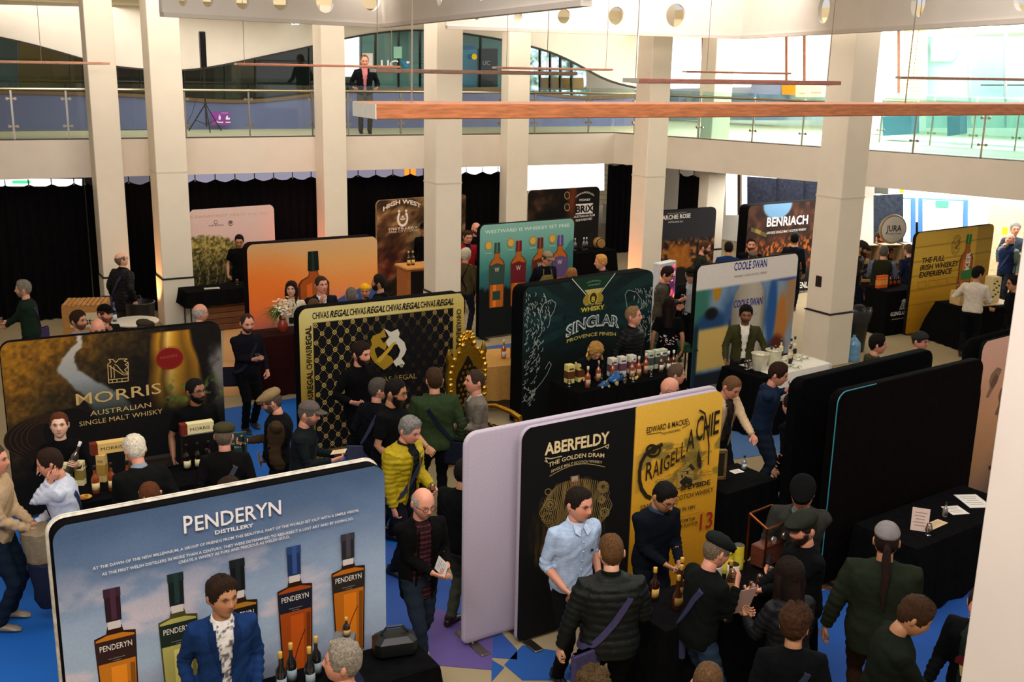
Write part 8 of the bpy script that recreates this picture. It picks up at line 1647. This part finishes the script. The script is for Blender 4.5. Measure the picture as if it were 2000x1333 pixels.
P('old29', 'old white-bearded man in a dark cap and pale shirt holding out a glass', 1350, 523, -104, 1.76, '#101012', '#101012', 'short', '#c8beb0', 'pink', cap=('cap', '#15120f'), glasses=True, beard=.9, opening='wide', shirt='#a8a8ac', R=(.16, .34, 1.10), hp=16, vox=.016)
P('hair30', 'woman with very long dark hair and a white print on her black back', 1308, 582, 84, 1.68, '#070708', '#070708', 'long', '#1c0e0b', 'tan', female=True, sleeve='short', vox=.016)
pp = PEOPLE['hair30']; m = M(); r9 = random.Random(2)
for k in range(26):
    x, z = r9.uniform(-.13, .13), r9.uniform(.02, .22); a = r9.uniform(0, 3); m.tube([pp['pel'] + np.array([x, -.142, z]), pp['pel'] + np.array([x + .04 * math.cos(a), -.144, z + .03 * math.sin(a)])], .006, h(['#d8d4d0', '#b83a34'][k % 5 == 0]), 4)
m.build('back_print', 'ink', pp['root'], kind='stuff')
P('singlar43', 'greying man in a black quilted jacket looking right before the boar banner', 1238, 600, -42, 1.82, '#0b0c0f', '#0a0a0c', 'short', '#8a6a4c', 'pink', puffer=True, hp=2, hy=24, vox=.016)
P('blonde44', 'woman with wavy blonde hair bending over the boar table', 1163, 670, -66, 1.58, '#0e1318', '#0e1014', 'bob', '#b88a48', 'fair', female=True, glasses=True, hp=34, lean=26, R=(.06, .40, .98), L=(-.1, .40, .98), vox=.016)
P('man45', 'man with short brown-grey hair just behind the bald man in blue', 1322, 713, 0, 1.66, '#16181f', hair='short', hcol='#5a4838', skin='pink', hp=12, vox=.017)
P('bald46', 'bald man in glasses and a royal blue top above the black and yellow banner', 1308, 741, -12, 1.70, '#12308c', hair='none', hcol='#6a4a38', skin='pink', glasses=True, beard=.4, hp=28, vox=.016, bag=1, strapc='#2a2848')
P('head47', 'black-haired person whose crown shows behind the joint of the black and yellow banner', 1228, 785, 60, 1.66, '#101010', hair='short', hcol='#0f0b0a', skin='tan', vox=.02)
P('cream48', 'man in a cream jacket and lanyard pointing to the right behind the yellow banner', 1430, 735, -58, 1.78, '#c8ac88', '#15151a', 'buzz', '#6a4a30', 'pink', opening='open', shirt='#3a3028', lanyard=True, L=(-.06, .52, 1.10), hp=30, lean=10, vox=.015, hy=10, curlL=.15)
P('hood49', 'brown-haired man in a navy hooded top sniffing a glass', 1521, 711, -18, 1.78, '#16243a', '#1c2634', 'thick', '#2c1a10', 'pink', hood=True, R=(.02, .26, 1.42), hp=18, lean=10, vox=.014, build=1.08)
P('dark50', 'dark-haired woman in black seen from behind at the edge of the far black banner', 1548, 772, 128, 1.66, '#060607', '#060607', 'short', '#1c110c', 'fair', female=True, hp=16, vox=.017)
P('coole42', 'dark-haired man in an olive blazer and open white shirt behind the ice buckets', 1458, 598, -96, 1.76, '#3a3a1e', '#16161a', 'thick', '#120d0b', 'brown', opening='blazer', shirt='#e4dccc', R=(.28, .26, .95), L=(-.34, .22, .98), beard=.5, hp=14, vox=.014)
P('cap31', 'man in a dark flat cap and brown leather jacket right of the socket column', 1686, 473, -28, 1.80, '#1c1210', '#0c1220', 'short', '#2a1a12', 'tan', cap=('flat', '#26221a'), beard=1.0, hp=28, vox=.016, shoes='#4a1c14', mat='quilt', **one)
P('flannel32', 'bearded man in a cream and brown flannel shirt facing the gilet man', 1720, 453, -52, 1.80, '#b8a488', '#14141c', 'short', '#3c2416', 'pink', beard=1.2, pattern='flannel', hp=12, vox=.017)
P('vest33', 'grey-haired man in an olive-black gilet over a blue shirt, back turned at the palm counter', 1727, 480, 74, 1.76, '#5a6478', '#08090b', 'buzz', '#5a5248', 'pink', vest='#1f2114', hp=8, vox=.015, build=1.12, R=(.20, .30, 1.12), L=(-.16, .3, 1.2))
P('navy34', 'dark-jacketed person with a purple bag left of the yellow banner', 1776, 478, 100, 1.72, '#161e30', '#1e1830', 'short', '#5a4632', 'fair', bag=1, strapc='#3a2c54', vox=.018, hp=20, lean=14)
P('staff35', 'close-cropped man in a black jumper over a white collar behind the yellow banner', 1807, 411, -100, 1.84, '#0b1016', '#0b0c10', 'buzz', '#1c1410', 'fair', collar='#e8e8ec', hp=26, vox=.017)
P('white36', 'black-haired man in a white shirt and dark trousers, back turned at the yellow banner', 1912, 522, 62, 1.74, '#cfc4b4', '#0d1016', 'thick', '#0f0b0a', 'tan', hp=14, hy=-40, vox=.014, R=(.24, .30, 1.05), L=(-.30, .28, 1.15), hem=.04)
P('black37', 'black-haired man in glasses and black, facing left beyond the yellow stand table', 1982, 540, 176, 1.74, '#08080a', '#08080a', 'thick', '#100c0b', 'tan', glasses=True, R=(.04, .34, 1.12), hp=14, vox=.016)
P('grey38', 'tall curly grey-haired man in glasses standing at the right edge', 1984, 437, -100, 1.86, '#3a4250', '#20242c', 'curly', '#9a948c', 'pink', glasses=True, vox=.017, hp=4)
P('drink39', 'balding man in a navy gilet tipping a glass to his mouth at the right edge', 1974, 459, -140, 1.74, '#6a7a70', '#1c1c24', 'ring', '#8a7e70', 'pink', vest='#14203c', R=(.02, .18, 1.50), hp=-8, vox=.016, bag=1, strapc='#2c3a5c')
P('hood40', 'dark-haired man in a khaki hooded top facing right behind the far black banner', 1716, 655, -6, 1.74, '#3c3820', '#14141a', 'thick', '#120d0b', 'pink', hood=True, hp=10, vox=.015)
P('beanie41', 'person in a charcoal beanie and glasses peeking over the far black banner', 1799, 650, -44, 1.66, '#120c0f', hair='short', hcol='#3a2418', skin='pink', cap=('beanie', '#2c2c2a'), glasses=True, vox=.016, hp=10)
# the man upstairs
g_ = at(712, 262, UZ); P('upstairs', 'man in a dark suit and pink open-necked shirt leaning on the upstairs handrail', 0, 0, -78, 1.76, '#0f1014', '#4a4238', 'thinning', '#6a4c38', 'pink', opening='blazer', shirt='#c87a80', at_xy=(g_[0], g_[1] + .12), z0=UZ, R=(.27, .24, 1.04), L=(-.27, .24, 1.04), hp=20, vox=.014, shoes='#0a0a0c')

# things held in hands
def hold_T(key, side, dz=0., ax='X', deg=0, ax2=None, deg2=0):
    p = PEOPLE[key]; T = np.eye(4); Rz_ = p['T'][:3, :3] / np.linalg.norm(p['T'][:3, 0]); T[:3, :3] = Rz_ @ rot(ax, deg) @ (rot(ax2, deg2) if ax2 else np.eye(3)); T[:3, 3] = p[side]; T[:3, 3] += T[:3, :3] @ np.array([0, 0, dz]); return T
for key, side, deg, am, lb in (('flat74', 'R', 25, True, 'tasting glass raised to the nose of the dark flat-capped man'), ('blaz75', 'L', 35, False, 'small clear glass at the mouth of the tweed blazer man'), ('flat76', 'R', 10, True, 'amber glass held by the bearded man in the grey-green flat cap'), ('sweat80', 'R', 0, True, 'dark tumbler in the hand of the man in the charcoal green jumper'),
                           ('flat56', 'R', 10, False, 'clear glass in the hand of the tan flat-capped man'), ('hood49', 'R', 30, False, 'glass at the nose of the man in the navy hooded top'), ('green1', 'R', 5, False, 'glass held by the man in the dark green jumper'), ('yellow', 'L', 0, True, 'glass in the hand of the man in the yellow jacket'),
                           ('tweed28', 'R', 5, True, 'glass in the hands of the man in the grey-brown blazer'), ('old29', 'R', 0, True, 'glass held out by the old bearded man in a cap'), ('drink39', 'R', 55, True, 'glass tipped up by the balding man at the right edge'), ('blazer66', 'L', 10, False, 'glass held by the man in the light grey blazer'), ('cap31', 'R', 0, True, 'glass in the hand of the brown leather jacket man')):
    tumbler((0, 0, 0), lb, None, am, T=hold_T(key, side, -.05, 'X', deg))
bottle((0, 0, 0), 'gold-labelled amber bottle tilted in the hand of the pale blue shirt man', None, col='#5a2c10', lab='#b8963c', cap='#c8a04a', tilt=hold_T('blue', 'R', -.10, 'Y', -62, 'X', 20))
bottle((0, 0, 0), 'tall grey-labelled bottle held up by the young woman at the river stand', None, col='#3a3226', lab='#8a8468', cap='#e8e4dc', hh=.34, tilt=hold_T('woman51', 'L', -.10, 'Y', -24))
def phone(key, side, lab, deg=-40, ax='X', lit=False):
    t = thing('phone', lab, 'phone', T=hold_T(key, side, 0, ax, deg)); m = M(); m.box((0, 0, .0), (.075, .009, .15), h('#0c0c0e'), bev=.004); m.build('body', 'plastic', t, smooth=False); m = M(); m.box((0, -.0055, 0), (.067, .001, .138), h('#c8d0dc' if lit else '#15171c')); m.build('display', 'screen' if lit else 'plastic', t, smooth=False)
phone('phone54', 'L', 'black phone held to the ear of the man in the pale shirt', 0); phone('phone8', 'R', 'pale-screened phone in the hand of the man on the orange-lit floor', 50, lit=True); phone('beanie14', 'R', 'black phone raised by the person in the yellow beanie', 0)
sheet(None, 'pale pink sheet held up by the long-haired woman at the foreground table', .20, .28, T=hold_T('long77', 'L', .10, 'X', -68), col='#c8a89a'); sheet(None, 'small open notebook held by the man in the grey baseball cap', .13, .16, T=hold_T('cap57', 'L', .03, 'X', 10), col='#e0c8a0'); sheet(None, 'white folded booklet in the hands of the bald man in maroon plaid', .12, .20, T=hold_T('plaid67', 'L', .02, 'Y', 70), col='#dcd8d4'); sheet(None, 'printed card hanging from the hand of the tan flat-capped man', .12, .18, T=hold_T('flat56', 'L', -.04, 'X', 80), col='#9a7a68')
# mushroom print on the T-shirt
pp = PEOPLE['tee81']; m = M(); dd = lambda x, z: pp['pel'] + pp['Rl'] @ np.array([x, np.interp(z, TZ, TD) * 1.1 + .024, z])
for pts, c_ in (([(-.07, .24), (.07, .24), (.06, .29), (.02, .33), (-.03, .33), (-.065, .29)], '#5a1420'), ([(-.04, .25), (0, .25), (.0, .28), (-.03, .29)], '#c8b46a'), ([(.02, .26), (.05, .25), (.05, .28), (.03, .30)], '#c8b46a'), ([(-.02, .24), (.03, .24), (.02, .15), (-.015, .15)], '#b8a468')): m.add([dd(x, z) + np.array([0, .012, 0]) for x, z in pts], [tuple(range(len(pts)))], h(c_))
m.build('shirt_print', 'ink', pp['root'], smooth=False)
# coats over the arm at the far left
pp = PEOPLE['cream60']; c_ = (pp['L'] + pp['R']) / 2; t = thing('folded_coat', 'beige padded coat folded over the arm of the man at the left edge', 'coat', (c_[0], c_[1], c_[2] - .08)); m = M(); R_ = []
for k, (w_, d_, z) in enumerate(((.06, .10, .10), (.16, .16, .06), (.17, .15, -.05), (.14, .13, -.20), (.15, .10, -.32), (.09, .05, -.42))): an = np.arange(18) * PI / 9; R_.append(np.stack([w_ * (1 + .12 * np.sin(an * 4 + k)) * np.cos(an), d_ * (1 + .12 * np.sin(an * 5 + k)) * np.sin(an), np.full(18, z)], 1))
m.rings(R_, h('#8a7a60')); m.build('padded_cloth', 'quilt', t); m = M(); m.rings([r_ * np.array([.9, .9, 1]) + np.array([.04, -.03, -.30]) for r_ in R_[1:]], h('#1e2438')); m.build('dark_lining', 'cloth', t)

# shirt front and button-down collar of the man in pale blue
pp = PEOPLE['blue']; fr = lambda x, z, o=.0: pp['pel'] + pp['Rl'] @ np.array([x, np.interp(z, TZ, TD) + pp['lo'] + .008 + o, z])
m = M(); m.tube([fr(0, z, -.004) for z in np.linspace(-.06, .46, 12)], .013, h('#9fb4d0'), 6, flat=.35, hint=(0, 1, 0)); m.build('button_placket', 'cloth', pp['root'])
m = M()
for sd in (-1, 1): V = [fr(sd * .010, .525, .012), fr(sd * .060, .545, -.03), fr(sd * .070, .495, .010), fr(sd * .034, .468, .014)]; m.add(V + [v + np.array([0, .006, .004]) for v in V], [(0, 1, 2, 3), (4, 5, 6, 7), (0, 1, 5, 4), (1, 2, 6, 5), (2, 3, 7, 6), (3, 0, 4, 7)], h('#bccbe2'))
m.build('collar_flap', 'cloth', pp['root'], smooth=False)
m = M(); m.box(fr(-.085, .33, .006), (.02, .006, .022), h('#1c1c22')); m.build('chest_emblem', 'ink', pp['root'], smooth=False)
m = M(); [m.ball(fr(0, z, .012), (.006, .004, .006), h('#e8ecf2'), 6, 4) for z in np.linspace(.0, .42, 6)]; m.build('buttons', 'plastic', pp['root'], kind='stuff')
